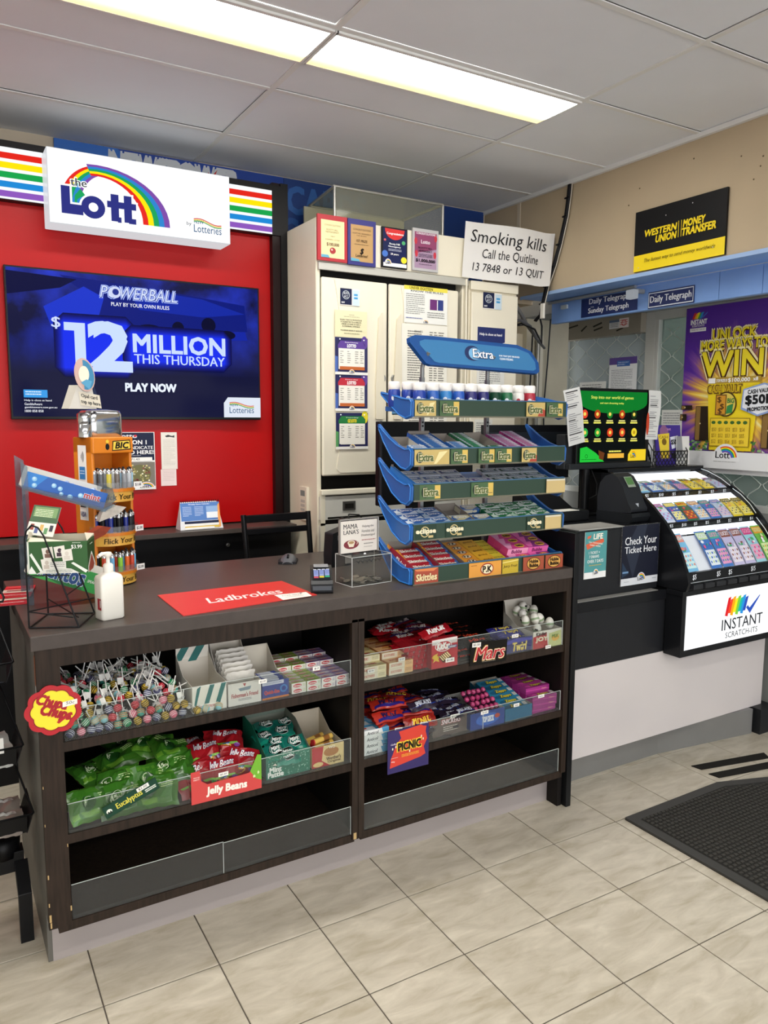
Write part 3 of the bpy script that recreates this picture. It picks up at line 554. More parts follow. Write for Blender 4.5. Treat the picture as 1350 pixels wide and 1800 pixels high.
# smoking kills paper
m = MB(); N = 16; U_ = []
def skf(u, v, k):
    x = 2.622+u*.655-.02*v; y = 3.560+.010*math.sin(u*7)-.03*max(0, u-.8)*5*.3+(.012*v if u > .8 else 0)-k; z = 2.806-.30*v+.010*math.sin(u*3.1)-.012*v*math.sin(u*3)+(.0 if u < .9 else .01*(u-.9)*10)
    return Vector((x, y, z))
V = [skf(i/N, j/4, 0) for j in range(5) for i in range(N+1)]
m.add(V, [(j*(N+1)+i, (j+1)*(N+1)+i, (j+1)*(N+1)+i+1, j*(N+1)+i+1) for j in range(4) for i in range(N)], mt('#eceae6', .6), True)
P = Pr(m, (2.6, 3.56, 2.8), (.65, 0, 0), (0, 0, -.3), 650, 300, fn=skf, eps=.003)
P.k = 1; P.t('Smoking kills', 45, 38, 545, 88, '#26262a', .0, .12); P.k = 1; P.t('Call the Quitline', 135, 135, 400, 58, '#26262a', .0, .12); P.k = 1; P.t('13 7848 or 13 QUIT', 70, 213, 520, 52, '#26262a', .0, .12)
tag(m.build('paper_sign', loc=(2.622, 3.56, 2.5)), 'white paper anti-smoking sign hung across the tops of the cabinets', 'sign')
# ================= RIGHT WALL SIGNS =================
def xsign(name, label, cat, X, y1, z1, w_, h_, draw, dw, dh, th=.003, base='#eee'):
    """sheet on an x-facing wall: left edge at y1, extends to lower y"""
    m = MB(); m.box(X, X+th, y1-w_, y1, z1-h_, z1, mt(base, .5)); P = Pr(m, (X-.0003, y1, z1), (0, -w_, 0), (0, 0, -h_), dw, dh); draw(P)
    return tag(m.build(name, loc=(X+th, y1, z1-h_)), label, cat)
def wu(P):
    P.r(0, 0, 180, 100, '#121214'); P.r(0, 73, 180, 27, '#f5d90a'); Y = '#f5d90a'
    P.t('WESTERN', 22, 34, 66, 10.5, Y, .06, .15); P.t('UNION', 46, 47, 42, 11, Y, .06, .15); P.r(91.5, 32, 1, 26, Y); P.r(97, 32, 1, 26, Y); P.t('MONEY', 101, 33, 42, 11, Y, .06, .15); P.t('TRANSFER', 100, 46, 63, 11.5, Y, .06, .15)
    P.t('The fastest way to send money worldwide', 24, 81, 140, 7.5, '#4a3c0c', .0, .35)
    for x, y in ((66, 18), (118, 10), (12, 94), (160, 86)): P.e_(x, y, 1, 1, '#c9c9c9', 8)
xsign('wall_sign', 'black and yellow money transfer sign on the beige wall', 'sign', 3.285, 2.955, 2.806, .545, .306, wu, 180, 100, .012, '#111')
def dt(two):
    def f(P):
        P.r(0, 0, 100, 30, '#15265e')
        if two: P.t('Daily Telegraph', 15, 1.5, 72, 11.5, '#e9edf2', .03); P.t('THE', 18, 14.4, 6, 1.8, '#e9edf2', .02); P.t('Sunday Telegraph', 14, 16.5, 72, 11, '#e9edf2', .03)
        else: P.r(1, 2, 98, 1.6, '#e9edf2'); P.r(1, 26.6, 98, 1.6, '#e9edf2'); P.r(1, 2, 1.2, 26, '#e9edf2'); P.r(97.8, 2, 1.2, 26, '#e9edf2'); P.t('THE', 14, 6, 5, 1.6, '#e9edf2'); P.t('Daily Telegraph', 5, 8, 90, 15.5, '#e9edf2', .03)
    return f
xsign('wall_sign', 'navy newspaper sign with two lines on the blue fascia', 'sign', 3.515, 3.562, 2.455, .436, .11, dt(True), 100, 30, .004, '#15265e')
xsign('wall_sign', 'single-line navy newspaper sign with white border on the blue fascia', 'sign', 3.513, 3.045, 2.428, .30, .09, dt(False), 100, 30, .004, '#15265e')
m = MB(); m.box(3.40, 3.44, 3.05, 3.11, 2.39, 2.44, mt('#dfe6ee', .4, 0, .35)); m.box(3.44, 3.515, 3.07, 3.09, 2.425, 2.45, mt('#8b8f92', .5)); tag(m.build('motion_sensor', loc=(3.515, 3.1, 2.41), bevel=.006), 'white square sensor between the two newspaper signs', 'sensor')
m = MB(); m.box(3.505, 3.52, 3.68, 3.735, 2.415, 2.44, mt('#b9c2c4', .4)); tag(m.build('bracket', loc=(3.52, 3.7, 2.42), bevel=.003), 'small pale clip on the left end of the blue fascia', 'bracket')
m = MB(); m.tube([(3.50, 3.84, 2.465), (3.50, 3.3, 2.468), (3.49, 3.12, 2.47)], .010, mt('#8e9294', .5), 8); tag(m.build('conduit', loc=(3.5, 3.84, 2.46)), 'grey conduit pipe under the blue soffit', 'pipe')
# screws / marks on beige wall
m = MB()
for y, z in ((2.95, 2.93), (3.02, 2.86), (2.62, 2.99), (2.36, 2.93), (2.25, 2.9), (2.26, 2.86), (2.29, 2.81), (3.56, 2.70)): m.ball((3.299, y, z), .002, .004, .004, mt('#6b5b45', .8), 6, 4)
m.build('screw_hole', bpy.data.objects['wall_right'], kind='stuff')
# cable bundle
CBK = mt('#16161a', .5); m = MB()
pth = [(3.288, 3.455, 3.075), (3.285, 3.46, 3.0), (3.285, 3.475, 2.90), (3.285, 3.52, 2.75), (3.285, 3.565, 2.63), (3.275, 3.61, 2.52), (3.27, 3.635, 2.42), (3.28, 3.66, 2.36), (3.29, 3.72, 2.33)]
m.tube(pth, .010, CBK, 8); m.tube([(a-.004, b+.010, c) for a, b, c in pth], .005, CBK, 6)
CBL = tag(m.build('cable_bundle', loc=pth[0]), 'thick black cable bundle tied down the beige wall corner', 'cable')
for i in range(1, 7):
    a = Vector(pth[i])-Vector(pth[0]); m = MB(); m.tube([a+Vector((-.014, -.016, .004)), a+Vector((-.014, .018, -.002)), a+Vector((.006, .02, 0))], .0035, CBK, 5); m.build('cable_tie', CBL)
m = MB(); m.tube([(a+.0, b-.016, c) for a, b, c in pth], .003, mt('#cfc9ba', .5), 6); tag(m.build('cable', loc=pth[0]), 'thin cream cable beside the thick black bundle', 'cable')
for nm, pts, r_, c_ in (('sagging grey pipe-like cable behind the paper sign', [(3.04, 3.72, 2.52), (3.1, 3.72, 2.44), (3.2, 3.75, 2.36), (3.28, 3.8, 2.32), (3.5, 3.95, 2.26)], .012, '#6f6f6e'),
    ('grey cable running from the narrow cabinet towards the window', [(3.03, 3.7, 2.31), (3.15, 3.7, 2.32), (3.28, 3.76, 2.30), (3.45, 3.9, 2.25), (3.62, 4.0, 2.2)], .009, '#56565a'),
    ('dark cable looping from cabinet to the black bundle', [(3.03, 3.74, 2.22), (3.1, 3.74, 2.28), (3.2, 3.75, 2.31), (3.3, 3.74, 2.28), (3.36, 3.74, 2.2), (3.34, 3.72, 2.3), (3.3, 3.7, 2.36)], .006, '#1d1d20'),
    ('thin dark cable hanging over the pegboard', [(3.28, 3.77, 2.31), (3.2, 3.8, 2.3), (3.21, 3.82, 2.2), (3.18, 3.82, 2.1)], .003, '#1d1d20'),
    ('dark vertical cable left of the metal pipe', [(3.6, 4.1, 2.3), (3.61, 4.12, 2.0), (3.59, 4.12, 1.7), (3.61, 4.12, 1.3)], .006, '#232326'),
    ('dark cable right of the metal pipe by the window post', [(3.76, 4.1, 2.42), (3.77, 4.13, 2.1), (3.755, 4.14, 1.8), (3.77, 4.13, 1.3)], .005, '#2a2d33')):
    m = MB(); m.tube(pts, r_, mt(c_, .5), 7); tag(m.build('cable', loc=pts[0]), nm, 'cable')
m = MB(); m.tube([(3.68, 4.13, 2.3), (3.68, 4.14, 1.2)], .016, mt('#a2a19a', .35, .5), 10); tag(m.build('pipe', loc=(3.68, 4.14, 1.2)), 'vertical metal pipe beside the window post', 'pipe')
m = MB(); m.box(3.25, 3.265, 3.61, 3.64, 2.33, 2.42, mt('#e5e1d6', .4)); tag(m.build('cable_joiner', loc=(3.26, 3.62, 2.33), bevel=.003), 'small white in-line plug on the black cable bundle', 'plug')
# pegboard
def pegmat():
    a = bpy.data.materials.new('mat_peg'); a.use_nodes = True; nt = a.node_tree; p = nt.nodes['Principled BSDF']; tc = nt.nodes.new('ShaderNodeTexCoord'); vo = nt.nodes.new('ShaderNodeTexVoronoi'); vo.inputs['Randomness'].default_value = 0; vo.inputs['Scale'].default_value = 36
    rp = nt.nodes.new('ShaderNodeValToRGB'); rp.color_ramp.elements[0].position = .17; rp.color_ramp.elements[0].color = lin('#6d6250'); rp.color_ramp.elements[1].position = .22; rp.color_ramp.elements[1].color = lin('#d2c8ae')
    mp = nt.nodes.new('ShaderNodeMapping'); mp.inputs['Rotation'].default_value = (0, .78, 0); nt.links.new(tc.outputs['Object'], mp.inputs[0]); nt.links.new(mp.outputs[0], vo.inputs['Vector']); nt.links.new(vo.outputs['Distance'], rp.inputs[0]); nt.links.new(rp.outputs[0], p.inputs['Base Color']); p.inputs['Roughness'].default_value = .7; return a
m = MB(); m.box(3.30, 3.60, 4.2, 4.21, 1.0, 2.31, pegmat()); m.box(3.28, 3.30, 4.18, 4.215, 1.0, 2.31, mt('#c9bf9f', .6)); tag(m.build('pegboard', loc=(3.3, 4.21, 1.0)), 'cream perforated pegboard behind the cables', 'pegboard')
m = MB(); m.box(3.60, 3.99, 4.16, 4.27, 0, 2.42, mt('#cfc8b2', .6, 0, 0, .08, 4)); m.box(3.70, 3.735, 4.14, 4.16, 0, 2.3, mt('#ded8c6', .5)); struct('trim_4', m)
# ================= WINDOW WALL =================
WX = 4.05; ALU = mt('#c6c8c4', .4, .2, 0, .04, 6); RLB = mt('#8f887a', .6, 0, 0, .08, 5)
struct('wall_right_low', MB().box(WX, WX+.15, 1.9, 4.4, 0, 1.2, mt('#8d8f8c', .7)))
struct('wall_right_high', MB().box(3.56, WX+.15, .2, 4.27, 2.41, 2.6, mt('#9aa0a4', .7)))
W1 = struct('window_1', MB().box(WX, WX+.05, 3.445, 3.52, 1.2, 2.41, ALU).box(WX, WX+.05, 4.235, 4.27, 1.2, 2.41, ALU).box(WX, WX+.05, 3.52, 4.235, 1.2, 1.24, ALU), None, .002)
m = MB(); m.box(WX-.05, WX+.03, 3.52, 4.235, 2.285, 2.408, RLB); P = Pr(m, (WX-.0505, 4.235, 2.408), (0, -.715, 0), (0, 0, -.123), 140, 24)
for q in ([(8, 7), (30, 4), (31, 6), (9, 9)], [(36, 13), (46, 7), (48, 8), (38, 15)], [(58, 9), (74, 5), (75, 7), (60, 11)], [(60, 14), (76, 11), (76, 13), (61, 16)], [(100, 18), (112, 15), (112, 17), (101, 20)]): P.p(q, '#34312b')
P.r(88, 5, 17, 11, '#d8dadd'); P.r(88, 5, 17, 3, '#5a6c8c'); P.lines(90, 9, 13, 6, 3, '#777'); P.r(105, 4, 16, 12, '#efe4e2'); P.arc(113, 10, 3, 4, 0, 360, '#cf4a44'); P.lines(107, 6, 12, 8, 3, '#cf4a44')
m.build('roller_box', W1, kind='structure')
FRG = clear('#c4cccf', .08, .6, 'frosted'); MB().box(WX+.03, WX+.034, 3.52, 4.235, 1.24, 2.29, FRG).build('pane', W1)
W2 = struct('window_2', MB().box(WX, WX+.05, .5, 3.445, 2.355, 2.41, ALU).box(WX, WX+.05, .5, 3.445, 1.2, 1.24, ALU).box(WX, WX+.05, 3.415, 3.445, 1.24, 2.355, ALU).box(WX, WX+.05, .5, .56, 1.24, 2.355, ALU), None, .002)
MB().box(WX+.034, WX+.038, .56, 3.415, 1.24, 2.355, clear('#b9c4c0', .12, .22, 'shopglass')).build('pane', W2)
GW = mt('#c3c8c2', .4, .2)
def wire(ph):
    m = MB(); n = 57; pts = []
    for i in range(n):
        z = 1.18+i*.02; pts.append((0, ph*.047*(.75*math.asin(math.sin(2*math.pi*(z-1.18)/.14))*2/math.pi+.25*math.sin(2*math.pi*(z-1.18)/.14)), z))
    m.tube(pts, .0032, GW, 4); return m
wa = wire(1).build('grille_wire', W2); wc = wire(-1).build('grille_wire', W2)
wa.location = (WX+.02, 3.37, 0); wc.location = (WX+.02, 3.275, 0)
for i in range(2, 15):
    s_ = (wa, wc)[i % 2].copy(); COL.objects.link(s_); s_.location = (WX+.02, 3.37-.095*i, 0)
for i in range(0, 8):
    s_ = (wa, wc)[i % 2].copy(); COL.objects.link(s_); s_.parent = W1; s_.location = (WX+.015, 4.2-.094*i, 0)
struct('wall_outside_end', MB().box(WX+.15, 5.3, 4.4, 4.5, 0, 3.3, mt('#8b938c', .9, 0, 0, .15, 2)))
# notices on the window
xsign('notice', 'white sheet with purple heading taped to the left window', 'notice', WX-.004, 3.815, 2.138, .24, .245, lambda P: (P.r(0, 0, 60, 90, '#e6e8ea'), P.r(0, 0, 60, 17, '#57418c'), P.r(17, 8, 28, 14, '#2f62ae'), P.t('THINK FISH & PLAY', 19, 11, 23, 3, '#cfe0f4', .02), P.t('RESPONSIBLY', 19, 16, 16, 3, '#cfe0f4', .02), P.lines(5, 30, 46, 50, 12, '#9a9ea4')), 60, 90, .001)
xsign('notice', 'small white sheet left of the purple-headed one on the window', 'notice', WX-.004, 4.09, 1.985, .25, .12, lambda P: (P.r(0, 0, 60, 32, '#e4e5e2'), P.lines(6, 5, 44, 18, 4, '#7b7d80')), 60, 32, .001)
xsign('notice', 'white sheet of timetable lines under the window poster edge', 'notice', WX-.025, 3.34, 1.785, .155, .25, lambda P: (P.r(0, 0, 50, 70, '#d9dad6'), P.lines(4, 5, 40, 60, 14, '#85888a')), 50, 70, .001)
# big purple poster
def sunmat():
    a = bpy.data.materials.new('mat_poster'); a.use_nodes = True; nt = a.node_tree; p = nt.nodes['Principled BSDF']; p.inputs['Roughness'].default_value = .4
    tc = nt.nodes.new('ShaderNodeTexCoord'); sp = nt.nodes.new('ShaderNodeSeparateXYZ'); nt.links.new(tc.outputs['Object'], sp.inputs[0])
    def mth(op, a_, b_=None):
        n_ = nt.nodes.new('ShaderNodeMath'); n_.operation = op
        for i, q in enumerate((a_, b_)):
            if q is None: continue
            if isinstance(q, (int, float)): n_.inputs[i].default_value = q
            else: nt.links.new(q, n_.inputs[i])
        return n_.outputs[0]
    dy = mth('ADD', sp.outputs['Y'], .36); dz = mth('ADD', sp.outputs['Z'], -.42)      # about the poster's glow centre
    ang = mth('ARCTAN2', dy, dz); rad = mth('SQRT', mth('ADD', mth('MULTIPLY', dy, dy), mth('MULTIPLY', dz, dz)))
    nz = nt.nodes.new('ShaderNodeTexNoise'); nz.noise_dimensions = '1D'; nz.inputs['Scale'].default_value = 5.5; nz.inputs['Detail'].default_value = 3; nt.links.new(ang, nz.inputs['W'])
    v = mth('ADD', rad, mth('MULTIPLY', mth('ADD', nz.outputs[0], -.5), -.42))
    rp = nt.nodes.new('ShaderNodeValToRGB'); e = rp.color_ramp.elements; e[0].position = .12; e[0].color = lin('#fff3a8'); e[1].position = .42; e[1].color = lin('#53249a')
    for q, c in ((.2, '#f6cf4a'), (.27, '#c58a5a'), (.34, '#7d4aa0')): x = e.new(q); x.color = lin(c)
    nt.links.new(v, rp.inputs[0]); nt.links.new(rp.outputs[0], p.inputs['Base Color']); return a
m = MB(); PY = 3.193; m.box(4.028, 4.032, PY-.66, PY, 1.41, 2.394, mt('#e3e4e6', .5))
P = Pr(m, (4.0276, PY, 2.394), (0, -.66, 0), (0, 0, -.88), 200, 266); P.r(0, 0, 200, 266, sunmat())
for i, c in enumerate(['#d8232a', '#f6a21c', '#f8e11f', '#3fa84a', '#2b8fd6']): P.p([(17+i*4, 10+(i % 2)*2), (22+i*4, 9), (17+i*4, 21), (13+i*4, 20)], c)
P.p([(34, 18), (45, 10), (46, 11), (36, 20)], '#4a6fd0'); P.t('INSTANT', 11, 22, 34, 8.5, '#fff', .05); P.t('SCRATCH-ITS', 14, 31.5, 26, 3.4, '#fff', .03); P.r(10, 37, 34, 6.5, '#fff'); P.t('THE BIG PICK YOUR SIZE', 12.5, 38.6, 29, 2.6, '#6a3a90', .0)
Y1, BR = '#f8e326', '#4c2a08'
for t_, a in (('UNLOCK', (60, 44, 84, 18)), ('MORE WAYS TO', (38, 63, 128, 17)), ('WIN', (42, 83, 118, 42))):
    P.t(t_, a[0]-1.5, a[1]-1.5, a[2]+3, a[3]+3, '#fff4c0', .13); P.t(t_, a[0], a[1]+1, a[2], a[3]+1, BR, .10); P.t(t_, *a, Y1, .04)
# crates, ticket, notes
for x, y, w_, h_ in ((0, 192, 14, 12), (34, 178, 30, 62), (166, 190, 34, 60), (2, 176, 24, 8)): P.r(x, y, w_, h_, '#2c2118'); P.r(x+1, y+1, w_*.3, h_-2, '#8a6a34'); P.e_(x+w_*.35, y+h_*.5, 1.4, 1.4, '#e9d8a0', 8)
P.p([(56, 128), (160, 128), (149, 256), (66, 256)], '#f5d91c'); P.p([(56, 128), (160, 128), (159, 139), (57, 139)], '#b89834'); P.r(58, 129, 14, 9, '#fff'); P.t('2 TOP PRIZES OF', 74, 131, 22, 5, '#fff', .04); P.t('$100,000', 98, 130, 42, 7.5, '#fff', .05); P.t('x8', 146, 129.5, 9, 6, '#fff', .04)
P.t('CASH VAULT', 58, 141, 68, 15, '#6b4a10', .08); P.t('CASH VAULT', 59.5, 142.4, 65, 12, '#d8b41e', .04)
P.e_(97, 175, 21, 22, '#4a3a14', 26); P.e_(97, 175, 18.5, 19.5, '#e7cf5c', 26); P.r(76, 158, 22, 36, '#7a5418'); P.r(78, 160, 18, 32, '#d99a2c'); P.t('BIG', 100, 165, 13, 8, '#1d7c3c', .05); P.p([(100, 178), (112, 174), (110, 190), (98, 192)], '#2f8a4a')
for x, y in ((84, 168), (90, 180), (86, 188)): P.t('$', x-4, y-6, 8, 11, '#5c3b0c', .03)
P.r(68, 199, 78, 50, '#8a6510'); P.r(69, 200, 76, 48, '#f2d233')
for i in range(6): P.e_(75+i*12.5, 207, 4.3, 3, '#3c6a26', 10)
for i in range(5):
    for j in range(3): P.t('$5%d' % (i+j), 72.5+i*14, 216+j*10.5, 9, 7.5, '#a2801a', .0)
P.p([(131, 150), (170, 140), (198, 150), (196, 186), (160, 196), (128, 184)], '#8ea6da'); P.p([(133, 152), (170, 143), (196, 152), (193, 183), (160, 193), (131, 181)], '#eef1f8')
P.t('CASH VAULT', 140, 150, 44, 7, '#20242e', .05, 0, None, -.08); P.t('$50K', 137, 160, 52, 17, '#16181e', .06, 0, None, -.05); P.t('PROMOTION', 141, 180, 42, 6.5, '#20242e', .05, 0, None, -.08)
for i in range(44):
    x = R.choice([R.uniform(26, 66), R.uniform(148, 198)]); y = R.uniform(238, 260); P.p([(x, y), (x+R.uniform(4, 8), y-R.uniform(-3, 3)), (x+R.uniform(4, 7), y+4), (x, y+4)], R.choice(['#3f7a3a', '#7ea868', '#2c5a2c', '#cfd9c0']))
P.r(0, 258, 200, 30, '#e3e4e6'); lottlogo(P, 80, 244, 54, 30, '#15161c', '#e9eaec'); P.lines(84, 275, 44, 2, 1, '#888')
tag(m.build('poster', loc=(4.03, PY, 1.41)), 'large purple and yellow poster of a giant scratch ticket on the window', 'poster')
# ================= TICKET DISPLAY CASE =================
TC = thing('ticket_display_case', 'black curved display case with three lit tiers of scratch tickets', 'display case', (3.105, 2.385, .898)); TO = (3.105, 2.385, .898)
def tk(mb, name, bevel=0, par=TC, **k): return cl(mb, name, par, bevel, TO, **k)
prof = [(2.385, .90), (2.372, .94), (2.385, .99), (2.425, 1.08), (2.47, 1.155), (2.53, 1.225), (2.60, 1.287), (2.69, 1.352), (2.80, 1.41), (2.93, 1.458), (3.12, 1.458), (3.12, .90)]
for x in (3.105, 3.862): m = MB(); m.prism(prof, 'x', x, x+.018, BLG); tk(m, 'side_panel', .003, label='curved black side panel')
m = MB(); m.box(3.12, 3.865, 2.98, 3.11, .90, 1.43, mt('#e7e9ec', .5)); tk(m, 'back_panel')
tk(MB().box(3.105, 3.88, 2.905, 3.12, 1.44, 1.461, BLG), 'top_panel', .002)
m = MB(); m.box(3.12, 3.865, 2.39, 2.98, .90, .935, BLG); tk(m, 'base', .004)
m = MB()
for i in range(8): m.box(3.15+i*.088, 3.15+i*.088+.07, 2.374, 2.392, .905, .93, mt('#2a2b2e', .3))
tk(m, 'tray_row', .003, label='row of shallow trays under the lowest tier').__setitem__('kind', 'stuff')
LED = mt('#f4f8ff', .4, 0, 1.6); WHI = mt('#e8edf4', .35)
tiers = [((2.935, 1.440), (2.715, 1.352), .45, 7), ((2.70, 1.338), (2.550, 1.215), .30, 8), ((2.548, 1.195), (2.400, .990), .16, 8)]
TCK = []
PAL = [('#dfe6f5', '#d25a9a', '#b8cdf0'), ('#2f5fb8', '#e7dc5a', '#f2e9a8'), ('#2f6a4a', '#f2d22e', '#d2402c'), ('#8ab4e8', '#e2a05c', '#f4e8d0'), ('#3f7cc8', '#4bb09a', '#f0a0c8'), ('#c8d8f2', '#6a90d8', '#e8c8d8'), ('#f2d820', '#1a1a1a', '#f8ec90'), ('#3a74c4', '#c8e0a8', '#e8f0f8'), ('#7cc0e8', '#e88a7a', '#d0f0f0'), ('#c7c0e4', '#8a4a3c', '#f0e8f0'), ('#9fd8e4', '#d83a86', '#f4a8c8'), ('#6fc04a', '#f2a62c', '#dff0b0')]
def ticket(k, w_, h_):
    a, b, c = PAL[k % len(PAL)]; rn = random.Random(k*7+3); m = MB(); n = 5
    def f(u, v, e): return Vector((u*w_, -v*h_+.0, -.006*math.sin(math.pi*v)*-1+e))
    V = [f(i, j/n, 0) for j in range(n+1) for i in (0, 1)]; m.add(V, [(2*j, 2*j+2, 2*j+3, 2*j+1) for j in range(n)], mt(a, .35), True)
    P = Pr(m, (0, 0, 0), (w_, 0, 0), (0, -h_, 0), 40, 80, fn=lambda u, v, k_: f(u, v, k_+.0004))
    def rr(x, y, ww, hh, col):
        for j in range(3): P.k -= (1 if j else 0); P.p([(x, y+hh*j/3), (x+ww, y+hh*j/3), (x+ww, y+hh*(j+1)/3), (x, y+hh*(j+1)/3)], col)
    rr(2, 3, 36, 16, b); P.t(rn.choice(['LUCKY', 'CASH', 'GOLD', 'WIN 5', 'BINGO', 'GEMS']), 5, 6, 30, 9, c, .04); rr(3, 42, 34, 32, c)
    for i in range(4):
        for j in range(3): P.e_(8+i*8, 49+j*9, 2.6, 2.6, b if (i+j) % 2 else a, 8)
    for i in range(5): P.e_(rn.uniform(6, 34), rn.uniform(22, 40), rn.uniform(2, 6), rn.uniform(2, 4), rn.choice([b, c, '#ffffff', '#e2508c', '#3fae6a']), 10)
    return m
tm = [ticket(k, .080, .13) for k in range(12)]
tprices = [['$5', '$10', '$5', '$5', '$2', '$2', '$2'], ['$5', '$10', '$5', '$5', '$5', '$2', '$2', '$1'], ['$5', '', '$5', '$5', '', '$15', '', '$3']]
tmesh = {}
cnames = ['pink and white', 'navy and yellow', 'green and gold', 'blue and tan', 'blue and teal', 'pale blue', 'bright yellow', 'mid-blue and lime', 'sky blue and coral', 'lilac and brown', 'aqua and pink', 'leaf green and orange']
tcodes = [[8, 7, 3, 4, 6, 6, 0], [0, 1, 2, 3, 4, 5, 6, 6], [8, None, 7, 4, 9, 9, 10, 11]]
for ti, (a, b, wf, n) in enumerate(tiers):
    A = Vector((0, a[0], a[1])); B = Vector((0, b[0], b[1])); D = B-A; L = D.length; nrm = Vector((0, D.z, -D.y)).normalized()
    if nrm.z < 0: nrm = -nrm
    m = MB(); q = A+D*wf
    m.poly([(3.123, A.y+.01, A.z-.015), (3.862, A.y+.01, A.z-.015), (3.862, q.y, q.z-.012), (3.123, q.y, q.z-.012)], LED); tk(m, 'light_bar', label='glowing white light bar of the tier')
    m = MB(); m.poly([(3.123, q.y, q.z-.02), (3.862, q.y, q.z-.02), (3.862, B.y+.008, B.z-.012), (3.123, B.y+.008, B.z-.012)], WHI); tk(m, 'shelf_face')
    cov = MB(); off = nrm*.008; cm = [A+off, A+D*.3+off*2.4, A+D*.7+off*2.4, B+off]
    for u, v in zip(cm, cm[1:]): cov.poly([(3.123, u.y, u.z), (3.862, u.y, u.z), (3.862, v.y, v.z), (3.123, v.y, v.z)], clear('#ffffff', .06, .0, 'acr_cover'))
    for x in (3.124, 3.861): cov.tube([(x, u.y, u.z) for u in cm], .0022, mt('#e9f2f6', .2), 5)
    tk(cov, 'cover')
    # price strip
    m = MB(); z1 = B.z-.004; hh = .030 if ti < 2 else .048
    yb = B.y-.004
    m.box(3.118, 3.866, yb-.004, yb+.03, z1-hh, z1, BLG); P = Pr(m, (3.118, yb-.0043, z1), (.748, 0, 0), (0, 0, -hh), 748, hh*1000)
    wd = 730/n
    for i in range(n):
        if i < len(tprices[ti]) and tprices[ti][i]: P.t(tprices[ti][i], 10+wd*(i+.35), hh*180, 34 if len(tprices[ti][i]) > 2 else 26, hh*600, '#e8ecf0', .02)
    tk(m, 'price_strip', .0015)
    if ti == 2: tk(MB().tube([(3.13, yb-.006, z1-hh), (3.86, yb-.006, z1-hh)], .0015, mt('#cfd4d8', .2), 5), 'strip_edge')
    ang = math.atan2(-(D.z), -(D.y))
    for i in range(n):
        c_ = tcodes[ti][i]
        if c_ is None: continue
        th = L*(1-wf)*.98; key = (c_, ti)
        if key not in tmesh:
            o = ticket(c_, .082, th).build('scratch_ticket'); tmesh[key] = o
        else: o = tmesh[key].copy(); COL.objects.link(o)
        q = A+D*wf*.98
        o.location = (3.132+i*(.73/n)+.004, q.y, q.z-.004); o.rotation_euler = (math.atan2(-D.z, -D.y), 0, 0)
        tag(o, f'{cnames[c_]} scratch ticket, {ORD[i]} from left in {["top", "middle", "bottom"][ti]} tier of the case', 'ticket', 'scratch tickets in the display case')
# ================= LOTTERY SCREEN =================
LS = thing('counter_monitor', 'games advert monitor on a black pole above the lottery counter', 'monitor', (3.03, 2.98, 1.214)); SO = (3.03, 2.98, 1.214)
def sk(mb, name, bevel=0, **k): return cl(mb, name, LS, bevel, SO, **k)
sk(MB().box(2.915, 3.455, 2.955, 2.985, 1.49, 1.888, BF), 'screen_case', .003); sk(MB().box(2.862, 3.50, 2.985, 3.05, 1.462, 1.645, mt('#26282b', .4)), 'rear_case', .004)
sk(MB().box(2.87, 3.49, 2.953, 2.985, 1.462, 1.492, mt('#26282b', .4)), 'chin', .003)
m = MB(); m.tube([(3.03, 3.0, 1.22), (3.03, 3.0, 1.47)], .026, BK, 14); m.tube([(3.07, 3.0, 1.462), (3.09, 2.97, 1.38), (3.08, 2.96, 1.32), (3.05, 2.98, 1.30)], .004, BF, 6); sk(m, 'pole'); sk(MB().box(2.93, 3.1, 2.93, 3.08, 1.214, 1.224, BK), 'foot', .002)
m = MB(); P = Pr(m, (2.93, 2.9545, 1.872), (.505, 0, 0), (0, 0, -.372), 130, 96, 1.0, rg=.2); P.r(0, 0, 130, 96, '#0c1010')
P.r(0, 0, 130, 16, '#0f7a2a'); P.p([(0, 15)]+[(65+65*math.cos(math.pi*i/14), 15+15*math.sin(math.pi*i/14)) for i in range(14, -1, -1)], '#0f7a2a')
P.t('Step into our world of games', 20, 6, 82, 5.5, '#e4f26a', .02); P.t('and start dreaming today', 37, 14.5, 46, 3.4, '#e4f26a', .02)
ic = ['#e2432c', '#b8401c', '#1a7a2c', '#b8401c', '#1e3a18', '#2fae4a', '#2f9e3a', '#d8401f', '#e0502c', '#f0d93a']
for i in range(10):
    x = 9+(i % 5)*23.5; y = 31+(i//5)*25; P.e_(x, y, 5.6, 6, ic[i], 18); P.e_(x, y, 2.6, 2.6, '#f4d860' if i != 9 else '#c09a20', 10); P.lines(x-6, y+8, 12, 2, 1, '#e8e08a', .9); P.lines(x-7, y+10.6, 14, 2.4, 1, '#f4ee6a', .9)
P.p([(0, 77), (12, 75), (30, 84), (46, 96), (0, 96)], '#25c43c'); P.arc(12, 88, 2, 2.6, 0, 360, '#0a5a1a'); P.lines(3, 92, 28, 2, 1, '#0a5a1a'); P.p([(34, 80), (46, 84), (44, 94), (36, 92)], '#6a3a1c'); P.r(52, 85, 32, 6.5, '#f2b844'); P.lines(54, 81, 24, 2.4, 1, '#f4ee6a', .9)
P.p([(92, 96), (92, 87), (98, 80), (128, 80), (128, 96)], '#f2cf2e'); lottlogo(P, 95, 81, 15, 13, '#15161c'); P.e_(129, 44, 3, 16, '#b8442c'); sk(m, 'screen')
